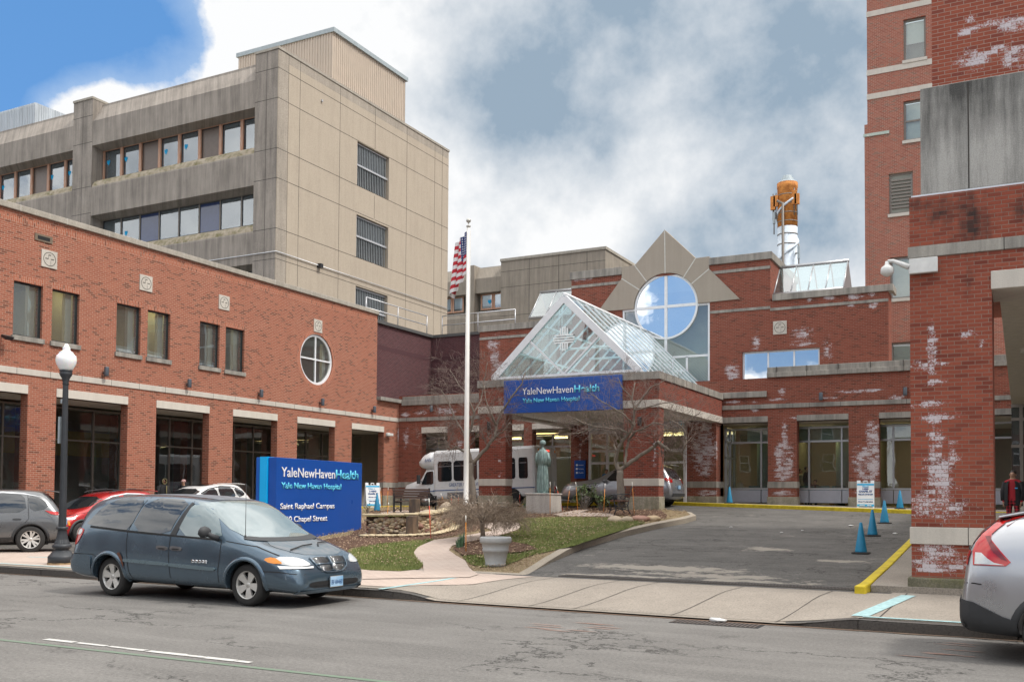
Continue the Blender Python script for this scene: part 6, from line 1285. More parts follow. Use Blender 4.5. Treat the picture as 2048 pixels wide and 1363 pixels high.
Q.sides('tail_lamp', [(-.80, 1.03), (-.49, 1.03), (-.44, 1.07), (-.54, 1.19), (-.63, 1.31), (-.62, 1.36), (-.48, 1.49), (-.30, 1.555), (-.49, 1.55), (-.55, 1.50), (-.71, 1.35), (-.77, 1.26), (-.80, 1.17)], .014, M_red, thick=.014)
Q.sides('lamp_clear', [(-.785, 1.04), (-.50, 1.04), (-.60, 1.06), (-.66, 1.10), (-.72, 1.16), (-.775, 1.16)], .018, M_lens); Q.sides('lamp_dark', [(-.68, 1.33), (-.63, 1.34), (-.62, 1.28), (-.54, 1.17), (-.47, 1.08), (-.53, 1.10), (-.61, 1.17)], .018, plain('lamp_smoke', (.16, .01, .012), .15, coat=.6))
for sd in (-1, 1): Q.patch('tail_lamp', [(sd*.80, 1.03), (sd*.66, 1.03), (sd*.66, 1.18), (sd*.74, 1.18)], 'B', .012, M_red)
Q.patch('rear_window', chk([(-.66, 1.08), (.66, 1.08), (.60, 1.52), (-.60, 1.52)], 1), 'B', .006, M_cgl)
Q.sides('rear_quarter_window', chk([(-.22, 1.20), (-.10, 1.30), (.14, 1.46), (.20, 1.12), (-.1, 1.12)], 1), .006, M_cgl)
Q.sides('rear_door_window', chk([(.26, 1.09), (.24, 1.50), (.95, 1.50), (.95, 1.06)], 1), .006, M_cgl); Q.sides('front_door_window', chk([(1.02, 1.06), (1.02, 1.50), (1.4, 1.43), (1.75, 1.26), (2.05, 1.03)], 1), .006, M_cgl)
Q.sides('bumper_cladding', [(-.92, .34), (-.36, .30), (-.40, .46), (-.52, .50), (-.72, .60), (-.80, .64), (-.91, .66)], .02, M_clad, thick=.02); Q.patch('bumper_cladding', [(-.80, .36), (.80, .36), (.80, .62), (.5, .66), (-.5, .66), (-.80, .62)], 'B', .02, M_clad, thick=.02)
Q.seam([(-.92, .84), (-.8, .84), (-.72, .83)]); Q.seam([(-.28, .93), (.05, .80), (.3, .55)]); Q.seam([(.2, 1.5), (.16, .9), (.42, .5)]); Q.seam([(.98, 1.5), (.98, .3)])
b = MB(); b.loft([[(-.20, -.60, 1.60), (-.20, .60, 1.60), (-.20, .60, 1.635), (-.20, -.60, 1.635)], [(-.56, -.62, 1.53), (-.56, .62, 1.53), (-.56, .62, 1.555), (-.56, -.62, 1.555)]], smooth=False); b.build('roof_spoiler', P_si, Q.o, bevel=.012)
b = MB(); b.tube([(-.74, .0, 1.17), (-.87, -.05, 1.18)], [.03, .022], 6); b.build('wiper', M_clad, Q.o); b = MB(); b.tube([(-.95, .5, .30), (-.3, .5, .3)], .035, 8); b.box((-.3, -.6, .2), (3, .6, .3)); b.build('underbody', M_dk, Q.o)
b = MB(); b.box((-.905, -.15, .80), (-.88, .15, .95)); b.build('licence_plate', M_plate, Q.o)
# ---- shuttle bus
gb = pz(-18.5, 37.5)
BU = root('shuttle_bus', (-18.35, 37.2, gb+.02), 'white shuttle bus with a blue stripe waiting under the canopy behind the pillar', 'bus'); BU.rotation_euler = (Matrix.Rotation(pi, 3, 'Z') @ Matrix.Rotation(.033, 3, 'Y')).to_euler()
P_bus = paintmat('bus_white', (.66, .67, .67), metal=0, damt=.12)   # local: x forward from the rear bumper, left side faces the camera (+y local = world -y)
def bx(n, m, a, c, bev=.0, par=None): bb = MB(); bb.box(a, c); return bb.build(n, m, par or BU, bevel=bev)
bod = bx('body', P_bus, (0, -2.3, .42), (5.15, 0, 2.62), .13)
bb = MB(); bb.loft([[(x, y, z) for y, z in ((-2.15, zb), (-.15, zb), (-.12, zb+(zt-zb)*.5), (-.2, zt-.1), (-.35, zt), (-1.95, zt), (-2.1, zt-.1), (-2.18, zb+(zt-zb)*.5))] for x, zb, zt in ((5.0, 1.78, 2.6), (5.5, 1.80, 2.58), (5.8, 1.88, 2.46), (5.95, 2.0, 2.3))]); bb.build('cab_overhang', P_bus, bod)
bb = MB(); bb.loft([[(x, y, z) for y, z in ((-2.1, zb), (-.2, zb), (-.13, zb+.2), (-.13, zt-.25), (-.26, zt), (-2.04, zt), (-2.17, zt-.25), (-2.17, zb+.2))] for x, zb, zt in ((5.1, .42, 1.95), (5.6, .40, 1.88), (5.95, .40, 1.35), (6.3, .40, 1.26), (6.75, .42, 1.12), (6.85, .46, .95))]); bb.build('hood', P_bus, bod)
wy = .005
def wq(n, pts, m, par=None, th=.01, y=0.0):
    bb = MB(); bb.prism(chk(pts, 1, .09), lambda p, t: (p[0], y+t, p[1]), .0, th); return bb.build(n, m, par or BU)
for k, (x0, x1) in enumerate(((4.15, 4.88), (2.85, 4.05), (1.65, 2.75), (.35, .78), (.95, 1.55))): w = wq('side_window', [(x0, 1.22), (x1, 1.22), (x1, 2.12), (x0, 2.12)], M_cgl, th=.012); bb = MB(); bb.box((x0+.05, .012, 1.88), (x1-.05, .016, 1.90)); bb.build('window_bar', M_alu, w)
wq('cab_window', [(5.2, 1.12), (5.86, 1.12), (5.55, 1.68), (5.2, 1.72)], M_cgl, y=-.12, th=.02)
bb = MB(); bb.box((0.02, .0, .80), (5.14, .006, .84)); bb.box((5.14, -.13, .78), (6.75, -.12, .82)); bb.build('blue_stripe', plain('stripe_blue', (.03, .09, .25), .4), BU)
for x in (1.15, 5.65):
    wh = bpy.data.objects.new('wheel', None); COL.objects.link(wh); wh.parent = BU; wh.location = (x, -.22, .38)
    t = MB(); t.lathe([(.2, .12), (.33, .12), (.37, .09), (.38, 0), (.37, -.2), (.2, -.2)], seg=28, axis='Y', cap=False); t.build('tyre', M_tyre, wh); t = MB(); t.lathe([(.01, .06), (.1, .09), (.2, .115), (.21, .12)], seg=20, axis='Y'); t.build('rim', M_alloy, wh)
    bb = MB(); bb.prism([(x+cos(a)*.48, .38+sin(a)*.44) for a in [pi*k/12 for k in range(13)]], lambda p, t: (p[0], t, p[1]), -.3, .004 if x < 5 else -.11); bb.build('wheel_arch', M_dk, BU)
ms = MB(); ms.tube([(5.75, -.1, 1.2), (5.82, .12, 1.35)], .02, 5); ms.box((5.78, .05, 1.15), (5.86, .25, 1.55)); ms.build('mirror', M_clad, BU)
textfit('645', .32, .17, M_ltn, 'fleet_number', BU, (5.62, -.085, 2.14), (-1, 0, 0), (0, 0, 1)); textfit('GREATER NEW HAVEN TRANSIT DISTRICT', 3.1, .16, M_ltn, 'lettering', BU, (4.3, .008, .98), (-1, 0, 0), (0, 0, 1))
textfit('Serving Your Community', .95, .07, M_ltn, 'small_lettering', BU, (3.6, .008, .66), (-1, 0, 0), (0, 0, 1))
bx('lift_door', plain('bus_grey', (.14, .14, .15), .6), (2.9, 0, .44), (4.4, .01, .72)); bx('step_bumper', M_clad, (-.25, -1.75, .3), (.0, -.9, .62)); bx('rear_bumper', M_clad, (-.12, -2.25, .36), (0, -.05, .50), .03)
rr_ = bx('rear_door', plain('bus_door', (.50, .51, .49), .5), (-.03, -1.62, .55), (0, -.55, 2.12), .02)
for y in (-1.05, -.62) if 0 else (-.85,):
    for z0, z1 in ((1.36, 2.0), (.72, 1.28)): bx('door_pane', M_cgl, (-.045, y-.3, z0), (-.03, y+.15, z1), 0, rr_)
bx('rear_window', M_cgl, (-.02, -.40, 1.2), (0.0, -.18, 2.1))
for y in (-.35, -2.0): bx('marker_lamp', M_amb, (-.035, y-.03, 2.36), (0, y+.03, 2.48)); bx('tail_lamp', M_red, (-.03, y-.06, .75), (0, y+.06, .87))
bx('brake_light_bar', plain('lit_red', (.6, .02, .02), .4, emit=(1, .05, .03), estr=1.5), (-.03, -1.4, 2.40), (0, -.9, 2.46)); textfit('645', .26, .12, M_ltn, 'rear_number', BU, (-.012, -.55, 2.33), (0, -1, 0), (0, 0, 1))
# ================= monument sign
ang = math.atan2(.992, -.125); fdir = Vector((-.125, .992, 0)); ndir = Vector((.992, .125, 0))
fc = Vector((-17.29, 19.69, 0)); zb0, zt0 = .46, 2.73
MS = root('monument_sign', (-17.6, 22, .3), 'big blue monument sign with white hospital lettering and a cyan edge stripe', 'sign'); mb0 = Vector(MS.location)
def obox(mb, o, u0, u1, w0, w1, z0, z1): # u along face, w backwards from face
    p = lambda u, w, z: o+fdir*u-ndir*w+Vector((0, 0, z))
    return mb.add([p(u0,w0,z0),p(u1,w0,z0),p(u1,w1,z0),p(u0,w1,z0),p(u0,w0,z1),p(u1,w0,z1),p(u1,w1,z1),p(u0,w1,z1)], [(0,3,2,1),(4,5,6,7),(0,1,5,4),(1,2,6,5),(2,3,7,6),(3,0,4,7)])
b = MB(); obox(b, fc, 0, 4.52, 0, .26, zb0, zt0); b.build('front_panel', M_navy, MS, mb0, bevel=.01)
b = MB(); obox(b, fc, -.05, 4.4, .265, .49, zb0, zt0+.015); b.build('cyan_core', M_cyan, MS, mb0)
b = MB(); obox(b, fc, .0, 4.52, .495, .64, zb0, zt0); b.build('back_panel', M_navy2, MS, mb0, bevel=.01)
b = MB(); obox(b, fc, .25, 4.3, .1, .55, .1, zb0+.01); b.build('plinth', M_base, MS, mb0)
def mtext(t, u, z, w, h, m, bold=0, d=.012):
    o = fc+fdir*u+ndir*.004+Vector((0, 0, z))
    ob = textfit(t, w, h, m, 'lettering', MS, o-mb0, fdir, (0, 0, 1), d, bold); return ob
Tu = lambda x: (lambda tt: ((-6.165)-tt*25.46)/(-tt*.9365+.35)*-1)((x-1024)/1944.08)
def usolve(x):                   # distance along the face seen at image column x
    lo, hi = 0, 4.6
    for _ in range(40):
        m = (lo+hi)/2; p = fc+fdir*m; d = p-Vector((0, 0, EYE)); xx = 1024+FPX*(d.x*_r.x+d.y*_r.y)/(d.x*_f.x+d.y*_f.y)
        if xx < x: lo = m
        else: hi = m
    return m
u_ = [usolve(x) for x in (562, 670, 716, 682, 669, 655, 561, 592)]
mtext('YaleNewHaven', u_[0], 2.23, u_[1]-u_[0]-.02, .27, M_ltr, 0); mtext('Health', u_[1]+.03, 2.23, u_[2]-u_[1]-.03, .27, M_ltc, .006)
mtext('Yale New Haven Hospital', u_[0], 1.92, u_[3]-u_[0], .165, M_ltc, .003); mtext('Saint Raphael Campus', u_[6], 1.37, u_[4]-u_[6], .16, M_ltr, .001); mtext('1450 Chapel Street', u_[6], 1.02, u_[5]-u_[6], .16, M_ltr, .001)
# ================= flagpole and flag
fp = P(933, 905, 'Y', 27.8); gF = gisl(fp.x, fp.y); FPo = root('flagpole', (fp.x, fp.y, gF), 'tall white tapered flagpole with ball finial in the garden', 'flagpole')
HT = P(933, 455, 'Y', 27.8).z-gF
M_pole = plain('pole_white', (.66, .64, .60), .45, var=.05); b = MB(); b.lathe([(.16, 0), (.16, .05), (.092, .08), (.088, 2), (.055, HT), (.0, HT)], seg=20); b.build('pole', M_pole, FPo)
b = MB(); b.lathe([(.01, HT), (.03, HT+.01), (.075, HT+.02), (.075, HT+.05), (.02, HT+.07), (.02, HT+.15), (.06, HT+.17), (.085, HT+.22), (.06, HT+.28), (.01, HT+.30)], seg=16); b.build('finial', plain('finial_grey', (.45, .44, .40), .4, .4), FPo)
b = MB(); b.tube([(.09, 0, .8), (.075, 0, HT-.1)], .008, 4); b.build('halyard', M_pole, FPo)
# hanging flag, folded cloth
flg = root('flag', (fp.x, fp.y, gF+HT-.12), 'limp american flag hanging in folds from the flagpole', 'flag')
ft, fbz = .0, -(P(933, 458, 'Y', 27.8).z-P(933, 588, 'Y', 27.8).z)
m, g, p = newmat('flag_cloth'); at = g.n('ShaderNodeAttribute', attribute_name='UVMap'); uvn = g.n('ShaderNodeUVMap'); s_ = g.n('ShaderNodeSeparateXYZ'); g.set(s_.inputs[0], uvn)
stripe = g.m('GREATER_THAN', g.m('MODULO', g.m('MULTIPLY', s_.outputs[1], 6.5), 1), .5); cant = g.m('MULTIPLY', g.m('LESS_THAN', s_.outputs[0], .42), g.m('GREATER_THAN', s_.outputs[1], .46))
vo = g.n('ShaderNodeTexVoronoi'); vv = g.vm('MULTIPLY', uvn.outputs[0], (26, 18, 1)); g.set(vo.inputs['Vector'], vv); vo.inputs['Scale'].default_value = 1; vo.inputs['Randomness'].default_value = .0
star = g.m('LESS_THAN', vo.outputs['Distance'], .27); c = g.mix(stripe, (.62, .60, .60, 1), (.42, .018, .03, 1)); c = g.mix(cant, c, g.mix(star, (.012, .03, .14, 1), (.6, .6, .62, 1)))
g.set(p.inputs['Base Color'], c); p.inputs['Roughness'].default_value = .8; M_flag = m
bm = bmesh.new(); uvl = bm.loops.layers.uv.new('UVMap'); NU, NV = 46, 30; gr = []
for j in range(NV+1):
    v = j/NV; row = []
    for i in range(NU+1):
        u = i/NU; sag = u*(1.0-.02*v); zz__ = fbz*.0-(1-v)*1.35-u*.85*(.6+.4*(1-v)); ext = -(.14+.60*(u**.8)*(.55+.45*(1-v))) if True else 0
        x = -.03+ext*(u**.6)+.09*sin(u*19+v*2.2)*(.3+u)+(.16 if u > .72 else 0)*(u-.72)*3; y = .13*cos(u*19+v*1.5)*(.3+u)
        row.append(bm.verts.new((x, y, zz__*1.0)))
    gr.append(row)
for j in range(NV):
    for i in range(NU):
        f = bm.faces.new((gr[j][i], gr[j][i+1], gr[j+1][i+1], gr[j+1][i])); f.smooth = True
        for l, (a, c2) in zip(f.loops, ((i, j), (i+1, j), (i+1, j+1), (i, j+1))): l[uvl].uv = (a/NU, c2/NV)
me = bpy.data.meshes.new('cloth'); bm.to_mesh(me); bm.free(); me.materials.append(M_flag); o = bpy.data.objects.new('cloth', me); COL.objects.link(o); o.parent = flg
# ================= lamp post
lp = G(123, 1129); LP = root('street_lamp', (lp.x, lp.y, gz(lp.x, lp.y)+.02), 'black ornamental street lamp with white acorn globe at the left kerb', 'street lamp')
M_blk = plain('lamp_black', (.028, .032, .038), .5); sL = lambda y: (P(123, y, 'Y', lp.y).z-LP.location.z)
b = MB(); b.lathe([(.30, 0), (.30, .035), (.1, .04)], seg=8, smooth=False); b.build('footing', plain('footing_stone', (.36, .25, .14), .9), LP)
b = MB(); b.lathe([(.285, .035), (.285, .16), (.27, .19), (.255, .20), (.19, .29), (.15, .31), (.15, .33), (.19, .35), (.205, .39), (.19, .43), (.15, .46)], seg=32); b.build('base', M_blk, LP, bevel=0)
b = MB(); rings = []
for z, r in ((.46, .155), (.55, .12), (.65, .10), (.76, .088)): rings.append([(cos(2*pi*k/48)*(r*(1+.05*(k % 2))), sin(2*pi*k/48)*(r*(1+.05*(k % 2))), z) for k in range(48)])
b.loft(rings, smooth=False); b.build('fluted_base', M_blk, LP)
zt1 = sL(770); b = MB(); b.lathe([(.09, .76), (.125, .77), (.125, .82), (.085, .83)], seg=24); rings = []
for z, r in ((.83, .078), (zt1, .056)): rings.append([(cos(2*pi*k/32)*(r*(1+.05*(k % 2))), sin(2*pi*k/32)*(r*(1+.05*(k % 2))), z) for k in range(32)])
b.loft(rings, smooth=False); b.build('pole', M_blk, LP)
zt2 = sL(742); b = MB(); b.lathe([(.06, zt1), (.07, zt1+.01), (.062, zt1+.05), (.08, zt1+.14), (.125, zt2-.10), (.14, zt2-.05), (.12, zt2-.03), (.14, zt2-.01), (.14, zt2+.01), (.1, zt2+.02)], seg=26); b.build('capital', M_blk, LP)
zt3 = sL(707); zt4 = sL(688); k = (zt3-zt2)
mg, g, p = newmat('globe_glass'); p.inputs['Base Color'].default_value = (.86, .86, .88, 1); p.inputs['Roughness'].default_value = .25; p.inputs['Subsurface Weight'].default_value = .3; bump(g, p, g.noise(oc(g), 45, 2, .5), .5, .01)
b = MB(); b.lathe([(.125, zt2+.01), (.15, zt2+.05), (.205, zt2+k*.38), (.222, zt2+k*.62), (.205, zt2+k*.85), (.16, zt3-.02), (.148, zt3)], seg=30); b.lathe([(.155, zt3-.01), (.15, zt3+.015), (.09, zt3+.05), (.075, zt3+.085), (.085, zt3+.11), (.05, zt4-.04), (.045, zt4-.02), (.01, zt4)], seg=24); b.build('globe', mg, LP)
b = MB(); b.box((-.16, -.05, sL(886)), (-.10, .05, sL(833))); b.box((-.13, -.02, sL(806)), (-.06, .05, sL(798))); b.build('sign_bracket', M_trim, LP)
# ================= cones
def cone_proto(loc, label, s=1.0):
    o = root('traffic_cone', loc, label, 'traffic cone', 'blue traffic cones in the driveway'); b = MB(); b.lathe([(.135*s, .03), (.13*s, .06), (.03*s, .69*s), (.02*s, .70*s), (.0, .70*s)], seg=22); b.build('cone', M_cone, o)
    b = MB(); rings = []
    for z, r in ((0, .19), (.025, .185), (.035, .17)): rings.append([(r*s*sx, r*s*sy, z) for sx, sy in ((-1, -.8), (-.8, -1), (.8, -1), (1, -.8), (1, .8), (.8, 1), (-.8, 1), (-1, .8))])
    b.loft(rings, smooth=False); b.build('base', M_tyre, o); return o
M_cone = plain('cone_teal', (.01, .20, .36), .55, var=.1, scale=4)
c0 = G(1722, 1106); cn = cone_proto(tuple(c0), 'nearest of three blue cones in a row across the driveway')
for (x, y, l, f) in ((1745, 1071, 'middle one of three blue cones in a row across the driveway', gz), (1769, 1046, 'farthest of three blue cones in a row across the driveway', gz)): q = G(x, y, f); dup(cn, tuple(q), .3, l)
ew = lambda x, y: gz(x, y)+.14
q = P(1800, 1016, 'Y', 39.3); dup(cn, (q.x, 39.3, ew(q.x, 39.3)), .2, 'blue cone on the raised walk close to the big pillar'); q = P(1459, 1006, 'Y', 40.4); dup(cn, (q.x, 40.4, ew(q.x, 40.4)), .5, 'blue cone on the walk before the lobby side door')
q = G(754, 1022, gisl); dup(cn, tuple(q), .4, 'blue cone beside the white board left of the garden bench')
# ================= A-frame boards
def aframe(loc, rz, label, name, big):
    o = root('sandwich_board', loc, label, 'sandwich board'); o.rotation_euler = (0, 0, rz); H = 1.05
    for sg_, nm in ((-1, 'front_board'), (1, 'back_board')):
        b = MB(); R = lambda x, z, t=0: (x, sg_*(.24*(1-z/H))+sg_*t, z)
        for x0, x1, z0, z1 in ((-.31, .31, .06, .95), (-.31, .31, .0, .03), (-.31, -.25, .03, .06), (.25, .31, .03, .06), (-.31, -.18, .95, H), (.18, .31, .95, H), (-.07, .07, 1.02, H), (-.07, -.05, .95, 1.02), (.05, .07, .95, 1.02)): b.loft([[R(x0, z0), R(x1, z0), R(x1, z0, .03), R(x0, z0, .03)], [R(x0, z1), R(x1, z1), R(x1, z1, .03), R(x0, z1, .03)]], smooth=False)
        bo = b.build(nm, M_brd, o)
        if sg_ == -1:
            for z0, z1 in ((.86, .93), (.07, .15), (.325, .34)):
                b = MB(); b.loft([[R(-.27 if z0 == .325 else -.30, z, .034) , R(.27 if z0 == .325 else .30, z, .034)] for z in (z0, z1)], closed=False, cap=False); b.build('blue_stripe', M_brb, bo)
            for t, x, z, w, h, mt in big:
                yv = -(.24*(1-z/H))-.034; sl = Vector((0, .24/H, 1)).normalized(); textfit(t, w, h, mt, 'lettering', bo, (x, yv, z), (1, 0, 0), sl, .002, .004)
    return o
M_brd = plain('board_white', (.70, .72, .74), .5, var=.04); M_brb = plain('board_blue', (.03, .36, .62), .5)
q = P(1731, 1014, 'Y', 38.9); aframe((q.x, 38.95, ew(q.x, 38.9)), .12, 'white sandwich board reading 1450 Chapel St before the stained brick pier', '', [('Welcome', -.12, .80, .24, .045, M_brb), ('1450', -.105, .70, .21, .07, M_ltn), ('CHAPEL ST', -.24, .60, .48, .075, M_ltn), ('PICK UP / DROP OFF', -.26, .50, .52, .045, M_ltn), ('Please See Attendant', -.26, .23, .52, .035, M_ltn), ('Yale NewHaven', -.22, .09, .2, .03, M_brd), ('Health', .06, .09, .15, .03, M_brd)])
q = G(744, 1014, gisl); aframe(tuple(q), .9, 'white sandwich board at the left end of the garden beside a blue cone', '', [('Welcome', -.2, .78, .3, .05, M_brb), ('1450', -.15, .66, .3, .07, M_ltn), ('CHAPEL ST', -.22, .55, .44, .07, M_ltn), ('Please See', -.2, .42, .4, .04, M_ltn), ('Attendant', -.2, .25, .4, .04, M_ltn)])
# ================= planter, statue, benches
q = G(991, 1131, gisl); PT = root('planter', tuple(q), 'large empty grey stone planter tub on the lawn corner', 'planter'); M_plt = plain('planter_grey', (.34, .345, .34), .7, var=.08, scale=14, bmp=.2)
H = .62; b = MB(); b.lathe([(.215, 0), (.225, .03), (.225, .06), (.215, .07), (.265, .30), (.28, .31), (.285, .36), (.275, .37), (.30, H-.14), (.325, H-.13), (.34, H-.10), (.34, H-.03), (.32, H), (.275, H), (.265, H-.12), (.25, H-.2), (.0, H-.2)], seg=44); b.build('tub', M_plt, PT)
b = MB(); b.lathe([(.26, H-.19), (.2, H-.16), (0, H-.14)], seg=24); b.build('soil', M_mulch, PT)
sx_, sy_ = P(1085, 1000, 'Y', 31.6).x, 31.6; gS = gisl(sx_, sy_)
M_cst = conc('plinth_stone', (.48, .45, .41), (.16, .13, .12), .6, .25, 30, thr=.53)
PN = root('statue_plinth', (sx_+.05, sy_, gS), 'squat rough pale stone plinth under the bronze statue', 'plinth'); b = MB(); b.loft([[(-.52, -.45, -.1), (.52, -.45, -.1), (.52, .45, -.1), (-.52, .45, -.1)], [(-.50, -.42, .66), (.50, -.42, .66), (.50, .42, .66), (-.50, .42, .66)]], smooth=False); b.build('block', M_cst, PN, bevel=.02); b = MB(); b.box((-.53, -.45, .66), (.53, .45, .71)); b.build('cap', M_cst, PN, bevel=.015)
M_ver = plain('verdigris_bronze', (.10, .155, .15), .6, .2, c2=(.27, .36, .34), scale=4, stretch=(6, 6, 1.2), bmp=.3)
SR = root('statue', (sx_+.0, sy_, gS+.71), 'green bronze statue of a robed figure seen from behind', 'statue'); SR.rotation_euler = (0, 0, .15)
b = MB(); rings = []
prof = [(0, .23, .17, .10), (.08, .24, .18, .12), (.35, .25, .19, .13), (.7, .24, .18, .12), (.95, .215, .16, .09), (1.05, .20, .15, .05), (1.08, .26, .18, .03), (1.25, .28, .185, .03), (1.42, .265, .17, .03), (1.52, .22, .14, .02), (1.58, .13, .10, .0), (1.62, .065, .065, .0), (1.68, .06, .062, 0), (1.72, .085, .095, 0), (1.79, .10, .115, 0), (1.86, .085, .10, 0), (1.90, .04, .05, 0)]
for z, rx, ry, fo in prof: rings.append([(cos(a)*rx*.80*(1+fo*sin(a*13+z*2)), sin(a)*ry*(1+fo*sin(a*13+z*2)), z) for a in [2*pi*k/64 for k in range(64)]])
b.loft(rings); b.build('robed_body', M_ver, SR)
for sd in (-1, 1): b = MB(); b.tube([(sd*.17, 0, 1.45), (sd*.225, -.02, 1.2), (sd*.21, .08, 1.02), (sd*.1, .2, 1.08)], [.08, .085, .075, .06], 10); b.build('sleeve', M_ver, SR)
b = MB(); b.lathe([(.105, 1.75), (.115, 1.80), (.11, 1.86), (.07, 1.91), (.01, 1.925)], (0, -.01, 0), 18); b.build('cap', M_ver, SR); b = MB(); [b.blob((sd*.09, -.05, .02), (.07, .15, .05), 2) for sd in (-1, 1)]; b.box((-.3, -.25, -.0), (.3, .25, .025)); b.build('feet', M_ver, SR)
M_slat = plain('bench_slat', (.13, .085, .07), .6, var=.15, scale=4, stretch=(1, 12, 12)); M_slat2 = plain('bench_slat_red', (.17, .075, .05), .6, var=.2, scale=4, stretch=(1, 12, 12))
def bench(loc, rz, label, ms, ornate, w=1.6):
    o = root('park_bench', loc, label, 'bench', None); o.rotation_euler = (0, 0, rz)
    b = MB()
    for k in range(5): b.box((-w/2, -.02+k*.095-.2, .44-.0), (w/2, .06+k*.095-.2, .47))
    b.build('seat', ms, o)
    b = MB()
    for k in range(4): z = .56+k*.095; y = -.24-.05*k*.6; b.box((-w/2, y-.02, z), (w/2, y, z+.08))
    b.build('backrest', ms, o)
    for sx in (-1, 1):
        b = MB(); x = sx*(w/2-.04)
        if ornate:
            b.tube([(x, .26, 0), (x, .20, .12), (x, .22, .3), (x, .27, .44), (x, .1, .45), (x, -.22, .43), (x, -.26, .6), (x, -.33, .93)], .02, 6); b.tube([(x, -.3, 0), (x, -.22, .14), (x, -.2, .3), (x, -.23, .44)], .02, 6)
            b.tube([(x, -.27, .66), (x, -.05, .68), (x, .2, .66), (x, .29, .60), (x, .26, .44)], .02, 6); b.tube([(x, .2, .12), (x, 0, .2), (x, -.2, .14)], .015, 5)
            for cy, cz, r in ((.12, .55, .07), (-.04, .57, .08), (-.15, .54, .06), (.0, .33, .09), (.12, .30, .06), (-.12, .30, .06)): b.tube([(x, cy+cos(a)*r, cz+sin(a)*r*.8) for a in [2*pi*j/10 for j in range(11)]], .011, 5, False)
        else:
            b.box((x-.025, .2, 0), (x+.025, .25, .64)); b.box((x-.025, -.3, 0), (x+.025, -.25, .95)); b.box((x-.025, -.3, .40), (x+.025, .25, .44)); b.box((x-.03, -.28, .64), (x+.03, .27, .67)); b.tube([(x, .2, .1), (x, 0, .2), (x, -.25, .1)], .015, 5)
        b.build('side_frame', M_blk, o)
    return o
q = G(830, 1026, gisl); bench((q.x, q.y, q.z), pi+.10, 'brown slatted garden bench seen from behind, left of the flagpole', M_slat, False)
bpy.data.objects['park_bench'].rotation_euler = (0, 0, .05)
q = G(1238, 1029, gisl); bench((q.x, q.y, q.z+.03), -1.05+pi, 'reddish slatted bench with ornate black iron ends under the right tree', M_slat2, True, 1.35)
# ================= stones
M_rock = plain('fieldstone', (.36, .26, .16), .85, c2=(.54, .42, .27), scale=2.2, bmp=.5); M_rock2 = plain('granite_boulder', (.36, .29, .21), .85, c2=(.50, .40, .29), scale=2, bmp=.5); M_rockr = plain('red_boulder', (.30, .15, .11), .85, c2=(.42, .26, .2), scale=2, bmp=.5); M_bas = plain('basalt', (.045, .038, .035), .8, c2=(.20, .13, .08), scale=2.2, stretch=(3, 3, 1), bmp=.5)
M_flag2 = plain('flat_capstone', (.52, .43, .28), .85, scale=3, bmp=.4)
w0 = G(718, 1072, gisl); sw0 = GP([(729, 1070), (780, 1070), (830, 1069), (865, 1066), (890, 1059), (912, 1050)], gisl)
RWL = root('retaining_wall', (-17, 24.4, gisl(-17, 24.4)), 'low curved dry stone garden wall with pale capstones beside the blue sign', 'stone wall'); rb = Vector(RWL.location)
sw_pts = []
for a, c in zip(sw0[:-1], sw0[1:]):
    a, c = Vector(a), Vector(c); k = max(1, int((c-a).length/.09)); sw_pts += [a.lerp(c, j/k) for j in range(k)]
HWL = .50
def upw(px, lo=1072): return px
b = MB(); rnd = random.Random(3); rk = MB()
cols = [M_rock, M_rock2, M_flag2, M_rockr]; mbs = [MB() for _ in cols]; i = 0; mats_h = .0
for row in range(15):
    t = rnd.uniform(0, .3)
    tot = 0; L = [0]
    for p_, q_ in zip(sw_pts[:-1], sw_pts[1:]): L.append(L[-1]+(q_-p_).length)
    while t < L[-1]:
        w = rnd.uniform(.07, .20); c = t+w/2; j = min(len(L)-2, max(k for k in range(len(L)) if L[k] <= min(c, L[-1]-.01))); f = (min(c, L[-1])-L[j])/max(1e-5, L[j+1]-L[j]); p_ = sw_pts[j].lerp(sw_pts[j+1], f)
        z = gisl(p_.x, p_.y)+.03+rnd.uniform(0, .46); big = rnd.random() < .05
        mbs[rnd.choice((0, 0, 1, 1, 2, 3))].blob((p_.x-rb.x, p_.y-rb.y, z-rb.z), (w*.5*(1.5 if big else 1), .10+.03*rnd.random(), w*rnd.uniform(.24, .42)*(1.7 if big else 1)), rnd.random()*90, 8, .12); t += w*.98; i += 1
for m_, q_ in zip(cols, mbs): o = q_.build('wall_stones', m_, RWL); o['kind'] = 'stuff'
cb = MB(); t = 0
for j in range(0, len(sw_pts)-4, 4):
    p_ = (sw_pts[j]+sw_pts[min(j+4, len(sw_pts)-1)])/2; d_ = (sw_pts[min(j+4, len(sw_pts)-1)]-sw_pts[j]).normalized(); L_ = (sw_pts[j]-sw_pts[min(j+4, len(sw_pts)-1)]).length
    z = gisl(p_.x, p_.y)+HWL+.05-rb.z; nn = Vector((-d_.y, d_.x)); e = .03*rnd.random()
    c4 = [p_-d_*L_*.52-nn*(.16+e), p_+d_*L_*.52-nn*.16, p_+d_*L_*.52+nn*.2, p_-d_*L_*.52+nn*.2]
    cb.loft([[(v.x-rb.x, v.y-rb.y, z+h) for v in c4] for h in (0, .06)], smooth=False)
cb.build('capstones', M_flag2, RWL, bevel=.02)['kind'] = 'stuff'
b = MB()
